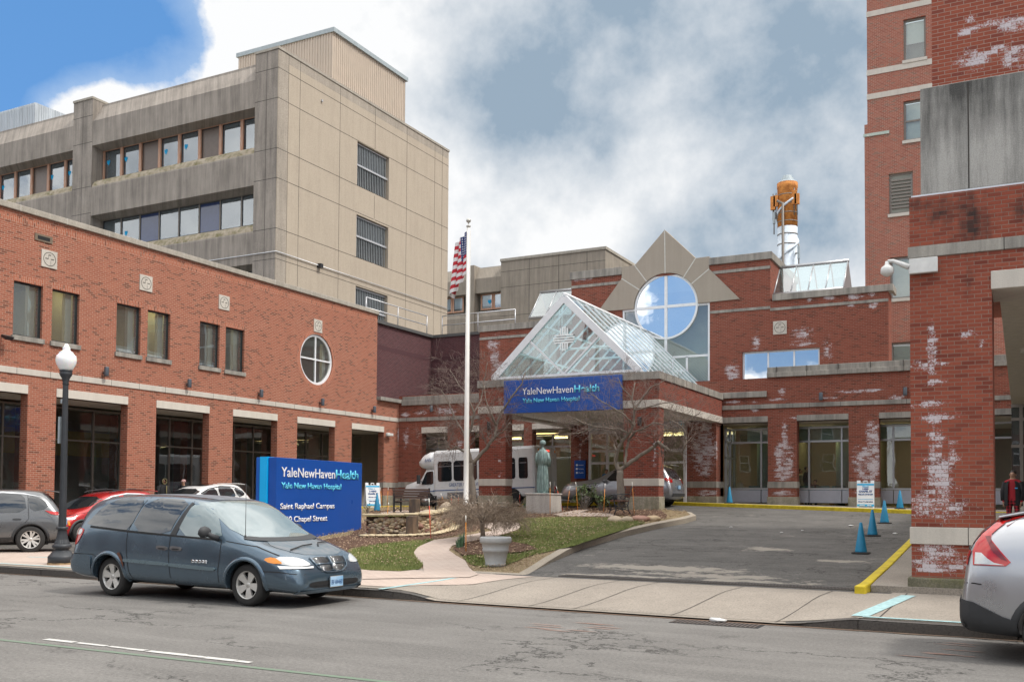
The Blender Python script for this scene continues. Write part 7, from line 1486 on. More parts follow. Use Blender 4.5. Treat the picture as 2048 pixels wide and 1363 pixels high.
for k, pt in enumerate(sw0[:-1]):
    a_, c_ = Vector(pt), Vector(sw0[k+1]); z = lambda v: gisl(v.x, v.y)-rb.z
    b.add([(a_.x-rb.x, a_.y-rb.y+.08, z(a_)-.1), (c_.x-rb.x, c_.y-rb.y+.08, z(c_)-.1), (c_.x-rb.x, c_.y-rb.y+.08, z(c_)+.53), (a_.x-rb.x, a_.y-rb.y+.08, z(a_)+.53)], [(0, 1, 2, 3)])
b.build('wall_core', M_mulch, RWL)
eg = MB(); ep_ = [G(x, y, gisl).to_2d() for x, y in ((722, 1074), (780, 1074), (830, 1073), (870, 1070), (900, 1062), (915, 1052))]
for a_, c_ in zip(ep_[:-1], ep_[1:]):
    n_ = max(1, int((c_-a_).length/.2))
    for j in range(n_): p_ = a_.lerp(c_, (j+.5)/n_); eg.blob((p_.x-rb.x, p_.y-rb.y, gisl(p_.x, p_.y)+.05-rb.z), (.21, .12, .04), j*7.7+p_.x, 8, .1)
eg.build('edging_stones', M_flag2, RWL)['kind'] = 'stuff'
def basalt(px, py, w, h, label):
    q = G(px, py, gisl); o = root('basalt_column', tuple(q), label, 'stone column', 'basalt columns by the low stone wall'); b = MB(); a = [2*pi*k/5+.5 for k in range(5)]
    b.loft([[(cos(t)*w*k_, sin(t)*w*k_, z) for t in a] for z, k_ in ((-.1, 1.05), (h*.5, .98), (h, .95))], smooth=False); b.build('shaft', M_bas, o, bevel=.012)
basalt(823, 1072, .19, .56, 'dark basalt column, front one of the two by the stone wall'); basalt(828, 1058, .19, .92, 'taller rusty brown basalt column, rear one of the two by the stone wall'); basalt(745, 1073, .14, .24, 'short dark basalt stub beside the right edge of the blue sign')
for x, y, rx, rz_, m_, l in ((1231, 1044, .26, .13, M_rock2, 'rounded tan boulder, left end of the row before the ornate bench'), (1255, 1044, .22, .12, M_rock2, 'brown boulder second in the row before the ornate bench'), (1281, 1042, .30, .12, M_rockr, 'reddish pink boulder in the row before the ornate bench'), (1306, 1041, .26, .11, M_rock, 'dark flat boulder, right end of the row before the ornate bench'),
                     (862, 1036, .52, .2, M_rock2, 'long flat brown boulder lying on the stone wall, right of the basalt'), (893, 1037, .30, .36, M_rock2, 'upright tan boulder left of the flagpole foot')):
    q = G(x, y, gisl); o = root('boulder', (q.x, q.y, q.z), l, 'boulder', 'boulders in the garden'); b = MB(); b.blob((0, 0, rz_*.6), (rx, rx*.7, rz_), x, 12, .16, 1.1); b.build('stone', m_, o)
# ================= snow stakes
M_st1 = plain('stake_orange', (.70, .26, .03), .5); M_st2 = plain('stake_red', (.70, .07, .02), .5); M_tip = plain('stake_tip', (.80, .78, .72), .5)
SK = [((932, 1105), (931, 1030), 0, 'by the weeping tree at the bend of the path'), ((862, 1078), (857, 996), 1, 'in front of the stone wall, right of the basalt'), ((765, 1016), (760, 974), 0, 'leftmost beside the sandwich board'), ((774, 1010), (776, 974), 0, 'second beside the sandwich board'), ((773, 1038), (777, 1004), 0, 'low in the strip of grass behind the stone wall'),
      ((832, 1003), (829, 972), 0, 'behind the slatted bench'), ((896, 1022), (881, 986), 0, 'leaning left over the dry grass clump'), ((905, 1019), (902, 990), 1, 'red one just left of the flagpole'), ((917, 1019), (916, 988), 1, 'red one touching the left side of the flagpole'), ((957, 1003), (958, 969), 0, 'at the left edge of the left canopy pier'), ((968, 1003), (971, 970), 0, 'second across the left canopy pier'), ((986, 1003), (984, 970), 0, 'in the middle of the left canopy pier'),
      ((1007, 1003), (1004, 970), 0, 'right half of the left canopy pier'), ((1009, 1003), (1010, 969), 0, 'close pair at the right of the left canopy pier'), ((1020, 1003), (1015, 971), 1, 'red one at the right edge of the left canopy pier'), ((1040, 1008), (1039, 990), 1, 'short red one left of the statue plinth'), ((1100, 1031), (1100, 963), 0, 'in front of the plinth on its right half'), ((1109, 1010), (1109, 962), 1, 'red topped behind the statue plinth corner'),
      ((1127, 1021), (1112, 972), 1, 'leaning left right of the plinth'), ((1133, 1021), (1140, 972), 0, 'leaning right of the plinth'), ((1156, 1022), (1151, 963), 0, 'at the rhododendron leaves'), ((1207, 1024), (1210, 966), 0, 'between the rhododendron and the ornate bench'), ((1269, 1029), (1264, 963), 0, 'at the right end of the ornate bench')]
for (b0, t0, kd, l) in SK:
    q = G(*b0, gisl); L_ = max(.5, (b0[1]-t0[1])/FPX*(q-Vector((0, 0, EYE))).dot(CF)); dx = (t0[0]-b0[0])/FPX*(q-Vector((0, 0, EYE))).dot(CF)
    o = root('snow_stake', tuple(q), 'thin %s snow stake, %s' % ('red' if kd else 'orange', l), 'snow stake', 'snow stakes along the garden edge'); T = Vector((dx*.88, dx*.46, L_))
    b = MB(); b.tube([(0, 0, -.1), T*.82], .011, 5); b.build('rod', M_st2 if kd else M_st1, o); b = MB(); b.tube([T*.82, T], .012, 5); b.build('tip', M_tip, o)
# ================= small fixtures
o = root('info_plaque', (P(1161, 938, 'Y', 41.7).x, 41.62, P(1161, 938, 'Y', 41.7).z), 'small blue wall plaque with white symbols on the brick pier', 'sign'); b = MB(); b.box((-.28, 0, -.42), (.28, .06, .42)); b.build('panel', M_navy, o)
for k, z in enumerate((.2, .02, -.16)): b = MB(); b.lathe([(.05, -.005), (.05, 0)], (-.15, 0, z), 12, 'Y'); b.build('symbol', M_ltr, o); textfit(['Entrance', 'Parking', 'Café'][k], .25, .05, M_ltr, 'lettering', o, (-.06, -.006, z-.02), (1, 0, 0), (0, 0, 1))
o = root('bullet_camera', (-28.45, 40.65, P(776, 869, 'X', -28.5).z), 'small white bullet security camera on the corner brick pier', 'camera'); b = MB(); b.box((0, -.1, -.1), (.06, .1, .1)); b.tube([(.05, 0, -.02), (.15, -.02, -.08)], .03, 6); b.build('mount', bpy.data.materials['white_enamel'], o); b = MB(); b.box((.08, -.3, -.07), (.2, .22, .07)); b.build('housing', bpy.data.materials['white_enamel'], o, bevel=.02)
M_lit = plain('paper_litter', (.66, .66, .64), .8)
for k, (x, y) in enumerate(((1417, 1250), (1702, 1052), (1790, 1068), (1563, 1066), (1605, 1062), (1462, 1055), (1500, 1012))):
    q = G(x, y) if k else Vector((G(x, y).x, 13.45, .0)); o = root('paper_scrap', (q.x, q.y, q.z+.01), ['crumpled white bag in the gutter by the street drain', 'white paper scrap on the driveway left of the last cone in the row', 'paper scrap against the yellow kerb near the pillar', 'paper scrap in the middle of the driveway', 'tiny paper scrap on the far driveway', 'tiny paper scrap at the left of the driveway', 'white scrap on the walk under the lobby window'][k], 'litter', 'scraps of paper litter')
    b = MB(); s_ = .13 if k < 1 else .075 if k < 3 else .05; b.blob((0, 0, .02), (s_, s_*.7, s_*.25), k*5+1, 9, .3, 3); b.build('paper', M_lit, o)
# ================= bare trees
M_bark = plain('bark_grey', (.15, .125, .10), .9, c2=(.26, .22, .18), scale=7, stretch=(1, 1, .4), bmp=.5); M_twig = plain('twig_brown', (.16, .115, .10), .85, c2=(.24, .18, .15))
def twigs(mb, rnd, p, d, L, r, lev, up=.15, spread=.9, seg=3, droop=0, curl=.35, kids_=(3, 5)):
    n = 5; pts = [p]; rs = [r]; q = Vector(p); dd = Vector(d).normalized()
    for i in range(n):
        dd = (dd+Vector((rnd.uniform(-1, 1), rnd.uniform(-1, 1), rnd.uniform(-1, 1)))*curl*.5+Vector((0, 0, up-droop*i))*.35).normalized(); q = q+dd*L/n; pts.append(q.copy()); rs.append(max(.0032, r*(1-.7*(i+1)/n)))
    mb.tube(pts, rs, seg, cap=False)
    if lev > 0:
        for k in range(rnd.randint(*kids_)):
            t = rnd.uniform(.25, 1); i = min(n-1, int(t*n)); b_ = pts[i].lerp(pts[i+1], t*n-i); ax = (pts[i+1]-pts[i]).normalized()
            s_ = ax.orthogonal().normalized(); s_ = Matrix.Rotation(rnd.uniform(0, 2*pi), 3, ax) @ s_
            twigs(mb, rnd, b_, ax*.75+s_*spread, L*rnd.uniform(.45, .75), rs[i]*.62, lev-1, up, spread, seg, droop, curl, kids_)
def tree(name, base, limbs, label, Yp, seed, tips, L0=.9, lev=3, rt=.5, group=None, cat='tree', flat=.0, kk=(3, 5)):
    rnd = random.Random(seed); B_ = Vector(base); o = root(name, base, label, cat, group); tr = MB(); cr = MB()
    for k, (pts, r0, r1) in enumerate(limbs):
        W_ = [Vector(P(x, y, 'Y', Yp+dy)) if not isinstance(x, Vector) else x for x, y, dy in pts]; P2 = []
        for i in range(len(W_)-1):
            for j in range(4): t = j/4; P2.append(W_[i].lerp(W_[i+1], t)+Vector((rnd.uniform(-1, 1), rnd.uniform(-1, 1), rnd.uniform(-1, 1)))*.018*(j > 0))
        P2.append(W_[-1]); n = len(P2); rs = [r0+(r1-r0)*i/(n-1) for i in range(n)]; tr.tube([p_-B_ for p_ in P2], rs, 9)
        if k >= tips[0]:
            for i in range(n):
                t = i/(n-1)
                if t < tips[1]: continue
                for _ in range(tips[2] if i < n-1 else 4):
                    ax = (P2[min(i+1, n-1)]-P2[max(0, i-1)]).normalized(); s_ = Matrix.Rotation(rnd.uniform(0, 2*pi), 3, ax) @ ax.orthogonal().normalized(); s_.z *= (1-flat)
                    twigs(cr, rnd, P2[i]-B_, ax*.5+s_, L0*rnd.uniform(.6, 1.15)*(1-.3*t), rs[i]*rt*.8, lev-1, kids_=kk)
    tr.build('trunk', M_bark, o); cr.build('crown', M_twig, o); return o
Y1 = 30.6; b1 = P(945, 1004, 'Y', Y1); b1.z = gisl(b1.x, b1.y)-.05
tree('bare_tree', tuple(b1), [([(947, 1012, 0), (945, 975, 0), (941, 945, 0), (944, 925, 0)], .135, .10), ([(944, 925, 0), (938, 905, -.1), (934, 880, -.2), (943, 855, -.2), (948, 825, -.3), (935, 790, -.4), (928, 760, -.4)], .07, .02), ([(944, 928, 0), (958, 912, 0), (975, 893, .1), (990, 873, .1), (993, 850, .2), (1003, 822, .2), (1022, 795, .2), (1042, 770, .3), (1050, 745, .3)], .075, .018),
      ([(936, 905, -.1), (923, 900, -.2), (912, 893, -.3), (904, 898, -.3), (893, 890, -.4), (888, 875, -.4)], .05, .02), ([(936, 885, -.1), (926, 862, .3), (915, 845, .5), (905, 825, .6), (895, 800, .6), (882, 780, .6)], .04, .014), ([(993, 850, .1), (980, 825, -.3), (972, 800, -.4), (968, 770, -.4)], .035, .012), ([(990, 873, .1), (1008, 860, -.2), (1020, 845, -.4)], .03, .012), ([(948, 825, -.3), (962, 800, .2), (968, 760, .3), (975, 725, .4)], .03, .012), ([(935, 790, -.4), (915, 765, -.2), (900, 740, -.2)], .025, .01)],
     'bare spreading tree just right of the flagpole, in front of the canopy pier', Y1, 11, (1, .25, 2), 1.05, 3, rt=.42, kk=(2, 4))
Y2 = 30.9; b2 = P(1243, 1004, 'Y', Y2); b2.z = gisl(b2.x, b2.y)-.05
tree('bare_tree', tuple(b2), [([(1245, 1015, 0), (1241, 970, 0), (1240, 940, 0)], .145, .11), ([(1240, 942, 0), (1231, 925, 0), (1235, 903, -.1), (1244, 882, -.1), (1258, 866, -.1), (1268, 850, -.2), (1268, 820, -.2), (1264, 795, -.2), (1270, 765, -.1)], .08, .018), ([(1240, 940, 0), (1256, 928, .1), (1285, 907, .1), (1308, 893, 0), (1316, 883, 0), (1328, 893, -.1), (1345, 902, -.2), (1364, 903, -.2), (1372, 885, -.2), (1370, 865, -.2), (1360, 850, -.2), (1340, 838, -.2)], .075, .02),
      ([(1234, 905, 0), (1228, 888, .3), (1236, 877, .4), (1228, 862, .5)], .03, .012), ([(1250, 930, 0), (1252, 903, .2), (1258, 878, .3), (1272, 862, .3), (1290, 855, .3), (1310, 845, .3), (1335, 850, .3), (1352, 842, .3)], .05, .014), ([(1258, 866, -.1), (1240, 858, -.3), (1215, 856, -.5), (1190, 853, -.6), (1165, 845, -.7), (1145, 835, -.8)], .045, .012), ([(1268, 850, -.2), (1250, 830, -.5), (1225, 815, -.6), (1200, 800, -.7), (1180, 785, -.8)], .035, .012), ([(1268, 820, -.2), (1285, 795, .1), (1300, 775, .2), (1330, 760, .3)], .035, .012), ([(1268, 820, -.2), (1290, 815, -.4), (1330, 805, -.4), (1365, 800, -.4)], .03, .01), ([(1352, 842, .3), (1380, 835, .2), (1400, 825, .1)], .02, .01), ([(1190, 853, -.6), (1160, 865, -.6), (1125, 868, -.6)], .025, .01), ([(1264, 795, -.2), (1245, 775, -.3), (1235, 755, -.3)], .025, .01)],
     'bare spreading tree before the right canopy pier with a long crooked right limb', Y2, 23, (1, .25, 2), .95, 3, rt=.42, kk=(2, 3))
# weeping tree
q = G(965, 1079, gisl); WT = root('weeping_tree', tuple(q), 'small leafless weeping tree with an umbrella of tangled drooping twigs by the path', 'tree'); rnd = random.Random(5)
b = MB(); b.tube([(0, 0, -.08), (.01, 0, .2), (-.02, 0, .36), (.02, 0, .55)], [.075, .06, .065, .06], 9)
for k in range(9): a = k*.7; b.tube([(0, 0, .45), (cos(a)*.18, sin(a)*.18, .68), (cos(a)*.42, sin(a)*.42, .88+.08*(k % 3)), (cos(a)*.72, sin(a)*.72, .86+.1*(k % 2))], [.035, .028, .02, .012], 6)
b.build('trunk', M_bark, WT); b = MB()
for k in range(230):
    a = rnd.uniform(0, 2*pi); r0 = rnd.uniform(.05, .80); h = .86-.26*r0*r0+rnd.uniform(-.20, .06); base_ = Vector((cos(a)*r0*1.1, sin(a)*r0*.9, h))
    d_ = Vector((cos(a+rnd.uniform(-.9, .9)), sin(a+rnd.uniform(-.9, .9)), rnd.uniform(-.3, .3))); twigs(b, rnd, base_, d_, rnd.uniform(.35, .62), .009, 2, .0, .8, 3, .12, .55, (3, 5))
b.build('crown', plain('weeping_twig', (.21, .15, .11), .85, c2=(.34, .27, .20)), WT)
# rhododendron, dry grass clump, daffodils
M_leaf = plain('leaf_green', (.045, .085, .025), .5, c2=(.15, .20, .07), scale=2.5); M_leafy = plain('daffodil_leaf', (.09, .17, .09), .6)
def leafquad(mb, p, d, L, w, rnd):
    d = d.normalized(); s_ = d.cross(Vector((rnd.uniform(-1, 1), rnd.uniform(-1, 1), 1))).normalized()*w; m_ = p+d*L*.5
    mb.add([p, m_+s_, p+d*L-Vector((0, 0, L*.12)), m_-s_], [(0, 1, 2, 3)], True)
for (x, y, h, w, n, l) in ((1168, 1021, .95, .48, 34, 'leggy rhododendron bush with green leaves before the silver suv'), (1200, 1022, .62, .35, 14, 'smaller leafy bush left of the ornate bench'), (735, 1030, .45, .35, 10, 'low twiggy shrub against the right edge of the blue sign')):
    q = G(x, y, gisl); o = root('shrub', tuple(q), l, 'shrub', 'garden shrubs'); st_ = MB(); lf = MB(); rnd = random.Random(x)
    for k in range(n):
        a = rnd.uniform(0, 2*pi); r = rnd.uniform(.1, 1)*w; t_ = Vector((cos(a)*r, sin(a)*r, h*rnd.uniform(.35, 1))); m_ = Vector((t_.x*.5, t_.y*.5, t_.z*.55)); st_.tube([(0, 0, 0), m_, t_], [.012, .008, .005], 4, cap=False)
        for j in range(16 if n > 12 else 3): leafquad(lf, t_+Vector((rnd.uniform(-.07, .07), rnd.uniform(-.07, .07), rnd.uniform(-.07, .05))), Vector((rnd.uniform(-1, 1), rnd.uniform(-1, 1), rnd.uniform(-.5, .6))), rnd.uniform(.07, .14), .02, rnd)
    st_.build('stem', M_bark, o); lf.build('foliage', M_leaf, o)
M_dry = plain('dry_grass', (.36, .24, .14), .9, c2=(.24, .13, .08))
def clump(x, y, h, w, n, mat, label, name, cat, lean=.5, group=None, bw=.006):
    q = G(x, y, gisl); o = root(name, tuple(q), label, cat, group); b = MB(); rnd = random.Random(int(x)*3)
    for k in range(n):
        a = rnd.uniform(0, 2*pi); r = rnd.uniform(0, .3)*w; t_ = Vector((cos(a)*w*lean*rnd.uniform(.3, 1.6), sin(a)*w*lean*rnd.uniform(.3, 1.6), h*rnd.uniform(.5, 1))); p0 = Vector((cos(a)*r, sin(a)*r, 0)); m_ = p0.lerp(t_, .5)+Vector((0, 0, h*.14)); s_ = Vector((-sin(a), cos(a), 0))*bw
        b.add([p0-s_, p0+s_, m_+s_, t_, m_-s_], [(0, 1, 2, 4), (4, 2, 3)], True)
    b.build('blades', mat, o)
clump(886, 1025, .62, .45, 420, M_dry, 'clump of tawny dry ornamental grass left of the flagpole', 'ornamental_grass', 'grass clump')
clump(920, 1022, .35, .3, 150, M_dry, 'small dry grass tuft at the flagpole foot', 'ornamental_grass', 'grass clump')
for x, y, s_, l in ((924, 1096, .42, 'daffodil leaves at the bend of the path'), (918, 1097, .3, 'smaller daffodil leaves beside the path bend'), (1112, 1014, .32, 'daffodil leaves right of the statue plinth'), (1088, 1022, .28, 'daffodil leaves in front of the statue plinth'), (1050, 1018, .28, 'daffodil leaves left of the statue plinth')): clump(x, y, s_, .22, 46, M_leafy, l, 'daffodil_clump', 'plant', .35, 'daffodil clumps', .011)
# lawn blades, straw and fallen leaves: nobody could count these
def inpoly(p, poly):
    c = False; n = len(poly)
    for i in range(n):
        a, b_ = poly[i], poly[(i+1) % n]
        if (a[1] > p[1]) != (b_[1] > p[1]) and p[0] < (b_[0]-a[0])*(p[1]-a[1])/(b_[1]-a[1])+a[0]: c = not c
    return c
def scatter(name, polys, n, mat, h, w, seed, off=.03, leaf=False, avoid=(), edge=0.0):
    rnd = random.Random(seed); b = MB(); tot = 0
    bb = [(min(p[0] for p in q_), max(p[0] for p in q_), min(p[1] for p in q_), max(p[1] for p in q_)) for q_ in polys]; ar = [(a[1]-a[0])*(a[3]-a[2]) for a in bb]; S_ = sum(ar)
    for poly, a, A_ in zip(polys, bb, ar):
        for k in range(int(n*A_/S_)):
            x, y = rnd.uniform(a[0], a[1]), rnd.uniform(a[2], a[3])
            if not inpoly((x, y), poly) or any(inpoly((x, y), v) for v in avoid): continue
            if edge and noise.noise(Vector((x*.9, y*.9, seed))) < edge: continue
            z = gisl(x, y)+off; t = rnd.uniform(0, 2*pi); c_, s_ = cos(t), sin(t)
            if leaf: r = w*rnd.uniform(.6, 1.3); b.add([(x-c_*r, y-s_*r, z+.01), (x+s_*r*.6, y-c_*r*.6, z+.02), (x+c_*r, y+s_*r, z+.015), (x-s_*r*.6, y+c_*r*.6, z+.03)], [(0, 1, 2, 3)])
            else:
                hh = h*rnd.uniform(.5, 1.3); lx, ly = rnd.uniform(-.5, .5)*hh, rnd.uniform(-.5, .5)*hh; b.add([(x-c_*w, y-s_*w, z-.01), (x+c_*w, y+s_*w, z-.01), (x+lx, y+ly, z+hh)], [(0, 1, 2)])
    o = b.build(name, mat); o['kind'] = 'stuff'; o['label'] = {'lawn_grass': 'short green spring grass on the garden lawns', 'dry_grass': 'dry straw coloured grass at the lawn edges', 'fallen_leaves': 'scattered fallen leaves and bark chips in the garden'}[name]; o['category'] = 'grass' if 'grass' in name else 'leaves'; return o
scatter('lawn_grass', [LAW1, LAW2, LAW3], 90000, M_grass, .055, .010, 1, avoid=[MUL2])
scatter('dry_grass', [isl_in], 85000, M_straw, .045, .009, 2, 0, avoid=[PATH, MUL1, MUL2, MUL3, MUL4], edge=-.35)
scatter('fallen_leaves', [isl_in], 15000, plain('fallen_leaf', (.26, .17, .10), .9, c2=(.58, .44, .30), scale=8), 0, .028, 4, .05, True, avoid=[PATH])
# ================= people
def figure(loc, rz, label, H, joints, radii, edges, mats, zs, name='person', extra=None):
    o = root(name, loc, label, 'person'); o.rotation_euler = (0, 0, rz); me = bpy.data.meshes.new('body'); me.from_pydata([tuple(Vector(j)*H) for j in joints], edges, []); ob = bpy.data.objects.new('body', me); COL.objects.link(ob)
    ob.modifiers.new('s', 'SKIN'); 
    for v, r in zip(me.skin_vertices[0].data, radii): v.radius = (r*H if not isinstance(r, tuple) else r[0]*H, r*H if not isinstance(r, tuple) else r[1]*H); v.use_root = False
    me.skin_vertices[0].data[0].use_root = True; sb = ob.modifiers.new('u', 'SUBSURF'); sb.levels = sb.render_levels = 2; bpy.context.view_layer.update(); m2 = evalmesh(ob); m2.materials.clear()
    for m_ in mats: m2.materials.append(m_)
    for p_ in m2.polygons: p_.use_smooth = True; p_.material_index = zs(Vector(p_.center)/H)
    bo = bpy.data.objects.new('body', m2); COL.objects.link(bo); bo.parent = o; return o, bo
J = [(0, 0, .53), (0, 0, .64), (0, .005, .75), (0, .0, .815), (0, .0, .855), (0, -.008, .905), (0, -.005, .955), (.052, 0, .50), (.058, -.01, .28), (.06, 0, .045), (.065, -.07, .015), (-.052, 0, .50), (-.058, -.01, .28), (-.06, 0, .045), (-.065, -.07, .015),
     (.10, .0, .80), (.128, .01, .64), (.125, -.03, .51), (.12, -.045, .465), (-.10, 0, .80), (-.128, .01, .64), (-.125, -.03, .51), (-.12, -.045, .465)]
Rd = [(.085, .065), (.082, .06), (.095, .062), (.055, .045), .03, (.044, .052), (.036, .042), .052, .036, .024, .02, .052, .036, .024, .02, .036, .028, .02, .016, .036, .028, .02, .016]
E_d = [(0, 1), (1, 2), (2, 3), (3, 4), (4, 5), (5, 6), (0, 7), (7, 8), (8, 9), (9, 10), (0, 11), (11, 12), (12, 13), (13, 14), (3, 15), (15, 16), (16, 17), (17, 18), (3, 19), (19, 20), (20, 21), (21, 22)]
def fingers(o, H, mat):
    for sd in (-1, 1):
        b = MB(); c_ = Vector((sd*.12, -.045, .465))*H
        for k in range(4): y = -.02+k*.013; b.tube([c_+Vector((0, y*H+.0, -.0)), c_+Vector((0, (y-.004)*H, -.026*H)), c_+Vector((-sd*.01*H, (y-.008)*H, -(.045+.004*(k in (1, 2)))*H))], [.0058*H, .0052*H, .004*H], 5)
        b.tube([c_+Vector((0, -.015*H, .0)), c_+Vector((-sd*.012*H, -.03*H, -.02*H))], [.007*H, .005*H], 5); b.build('fingers', mat, o)
def face(o, H, skin, hair, long_=0):
    z = .91*H; y = -.058*H
    b = MB(); b.blob((0, y, z-.008*H), (.008*H, .014*H, .014*H), 1, 8, 0); b.build('nose', skin, o)
    b = MB(); [b.blob((sd*.018*H, y+.006*H, z+.004*H), (.006*H, .005*H, .003*H), 1, 8, 0) for sd in (-1, 1)]; b.build('eyes', M_dk, o); b = MB(); b.blob((0, y+.004*H, z-.03*H), (.015*H, .005*H, .003*H), 1, 8, 0); b.build('mouth', plain('lips', (.35, .10, .08), .6) if 'lips' not in bpy.data.materials else bpy.data.materials['lips'], o)
    b = MB(); [b.blob((sd*.044*H, -.006*H, z), (.006*H, .012*H, .016*H), 1, 8, 0) for sd in (-1, 1)]; b.build('ears', skin, o)
    if hair: b = MB(); b.blob((0, .020*H, z+.022*H), (.050*H, .050*H, .050*H), 4, 14, .03); b.build('hair', hair, o)
M_skin = plain('skin_warm', (.42, .24, .16), .6, var=.06); M_skind = plain('skin_dark', (.20, .11, .07), .6, var=.06); M_hair = plain('hair_dark', (.03, .02, .016), .6); M_jk = plain('jacket_black', (.016, .016, .018), .8); M_rs = plain('shirt_red', (.36, .015, .025), .8); M_oliv = plain('hood_olive', (.22, .19, .09), .9); M_blue = plain('scrubs_blue', (.03, .16, .42), .8)
m, g, p = newmat('plaid_trousers'); s_ = g.n('ShaderNodeSeparateXYZ'); g.set(s_.inputs[0], oc(g)); fx_ = g.m('GREATER_THAN', g.m('MODULO', g.m('ADD', g.m('MULTIPLY', s_.outputs[0], 13), 40), 1), .5); fz_ = g.m('GREATER_THAN', g.m('MODULO', g.m('MULTIPLY', s_.outputs[2], 13), 1), .5)
g.set(p.inputs['Base Color'], g.mix(g.m('MULTIPLY', g.m('ADD', fx_, fz_), .5), (.42, .02, .035, 1), (.015, .01, .012, 1))); p.inputs['Roughness'].default_value = .9; M_plaid = m
def zones(hands, mat_top=0, mat_leg=1, skin=2, shoe=3):
    def f(c):
        if c.z > .845: return skin
        if c.z < .035: return shoe
        if abs(c.x) > .09 and c.z < .50: return skin
        if c.z < .535 and abs(c.x) < .1: return mat_leg
        return mat_top
    return f
wy_ = 27.2; wx = P(2026, 980, 'Y', wy_).x; wz = gz(wx, wy_)+.12; Hh = P(2026, 937, 'Y', wy_).z-wz
def jacket(o, H, mat, open_=True):
    b = MB(); rings = []
    for z, rx, ry in ((.44, .135, .095), (.55, .13, .09), (.66, .125, .085), (.76, .125, .08), (.815, .085, .06)): rings.append([(cos(a)*rx*H, sin(a)*ry*H, z*H) for a in [-pi/2+.42+(2*pi-.84)*k/28 for k in range(29)]])
    b.loft(rings, closed=False, cap=False); jo = b.build('jacket', mat, o)
    for sd in (-1, 1): b = MB(); b.tube([Vector((sd*.10, 0, .80))*H, Vector((sd*.138, .01, .65))*H, Vector((sd*.132, -.028, .52))*H], [.045*H, .043*H, .034*H], 10); b.build('sleeve', mat, jo)
    b = MB(); b.tube([(cos(a)*.062*H, sin(a)*.05*H+.005*H, (.825-.02*(sin(a) < -.5))*H) for a in [-pi/2+.6+(2*pi-1.2)*k/14 for k in range(15)]], .016*H, 6); b.build('collar', mat, jo)
o, bo = figure((wx, wy_, wz), -.25, 'woman in open black jacket, red shirt and red plaid trousers beside the pillar', Hh, J, Rd, E_d, [M_rs, M_plaid, M_skin, M_jk], zones(1)); jacket(o, Hh, M_jk); fingers(bo, Hh, M_skin); face(bo, Hh, M_skin, M_hair)
b = MB(); b.box((.05*Hh, -.098*Hh, .70*Hh), (.09*Hh, -.094*Hh, .715*Hh)); b.build('name_badge', plain('badge_blue', (.05, .35, .7), .5), o)
# hooded man and man in red patterned cap between the arcade piers
hx, hy = -29.3, P(327, 960, 'X', -29.3).y; hz = gz(-27, hy)+.1; Hm = P(327, 954, 'X', -29.3).z-hz
o, bo = figure((hx, hy, hz), 1.35, 'man in dark hooded coat with olive lining standing in the arcade behind the white suv', Hm*.99, J, Rd, E_d, [M_jk, M_jk, M_skind, M_jk], zones(1)); jacket(o, Hm, M_jk); fingers(bo, Hm, M_skind); face(bo, Hm, M_skind, None)
b = MB(); rings = []
for y, r in ((-.045, .058), (0, .066), (.04, .058), (.065, .03)): rings.append([(cos(a)*r*Hm, y*Hm, (.905+sin(a)*r/.82*.9)*Hm) for a in [2*pi*k/18 for k in range(18)]])
b.loft(rings, cap=False); b.build('hood', M_jk, o); b = MB(); b.tube([(cos(a)*.055*Hm, -.05*Hm, (.905+sin(a)*.062)*Hm) for a in [2*pi*k/18 for k in range(19)]], .009*Hm, 5); b.tube([(.03*Hm, -.09*Hm, .8*Hm), (.03*Hm, -.10*Hm, .5*Hm)], .012*Hm, 5); b.build('hood_lining', M_oliv, o)
hy = P(367, 960, 'X', -29.4).y; Hm = P(367, 951, 'X', -29.4).z-hz-.1
o, bo = figure((-29.4, hy, hz), .3, 'man in dark coat and red patterned cap in the arcade, right of the hooded man', Hm*.98, J, Rd, E_d, [M_jk, M_jk, M_skin, M_jk], zones(1)); jacket(o, Hm, M_jk); fingers(bo, Hm, M_skin); face(bo, Hm, M_skin, M_hair); b = MB(); b.blob((0, .01, .935*Hm), (.056*Hm, .062*Hm, .045*Hm), 3, 12, .02); b.tube([(-.03*Hm, -.05*Hm, .93*Hm), (0, -.085*Hm, .925*Hm), (.03*Hm, -.05*Hm, .93*Hm)], .008*Hm, 5); b.build('cap', plain('red_cap', (.45, .04, .05), .8, c2=(.7, .6, .55), scale=30), o)
# attendant beyond the silver suv and visitors in the lobby
q = P(1213, 936, 'Y', 40.2); g2 = gz(q.x, 40.2)+.14; Hm = q.z-g2; o, bo = figure((q.x, 40.2, g2), .4, 'attendant in blue scrubs standing beyond the silver suv under the canopy', Hm, J, Rd, E_d, [M_blue, M_blue, M_skin, M_jk], zones(1)); face(bo, Hm, M_skin, M_hair); fingers(bo, Hm, M_skin)
for (x, y, yy, mt, l) in ((1601, 935, 44.6, plain('coat_cream', (.45, .43, .38), .8), 'visitor in a cream coat inside the wide lobby window'), (1614, 930, 44.4, M_jk, 'visitor in a black suit inside the wide lobby window')):
    q = P(x, y, 'Y', yy); Hm = q.z-1.38; o, bo = figure((q.x, yy, 1.38), 1.2, l, Hm, J, Rd, E_d, [mt, M_jk, M_skin, M_jk], zones(1)); face(bo, Hm, M_skin, M_hair); fingers(bo, Hm, M_skin)
q = P(1630, 957, 'Y', 44.0); Hs = 1.68; Js = [Vector(j) for j in J]; dz = .53-.27
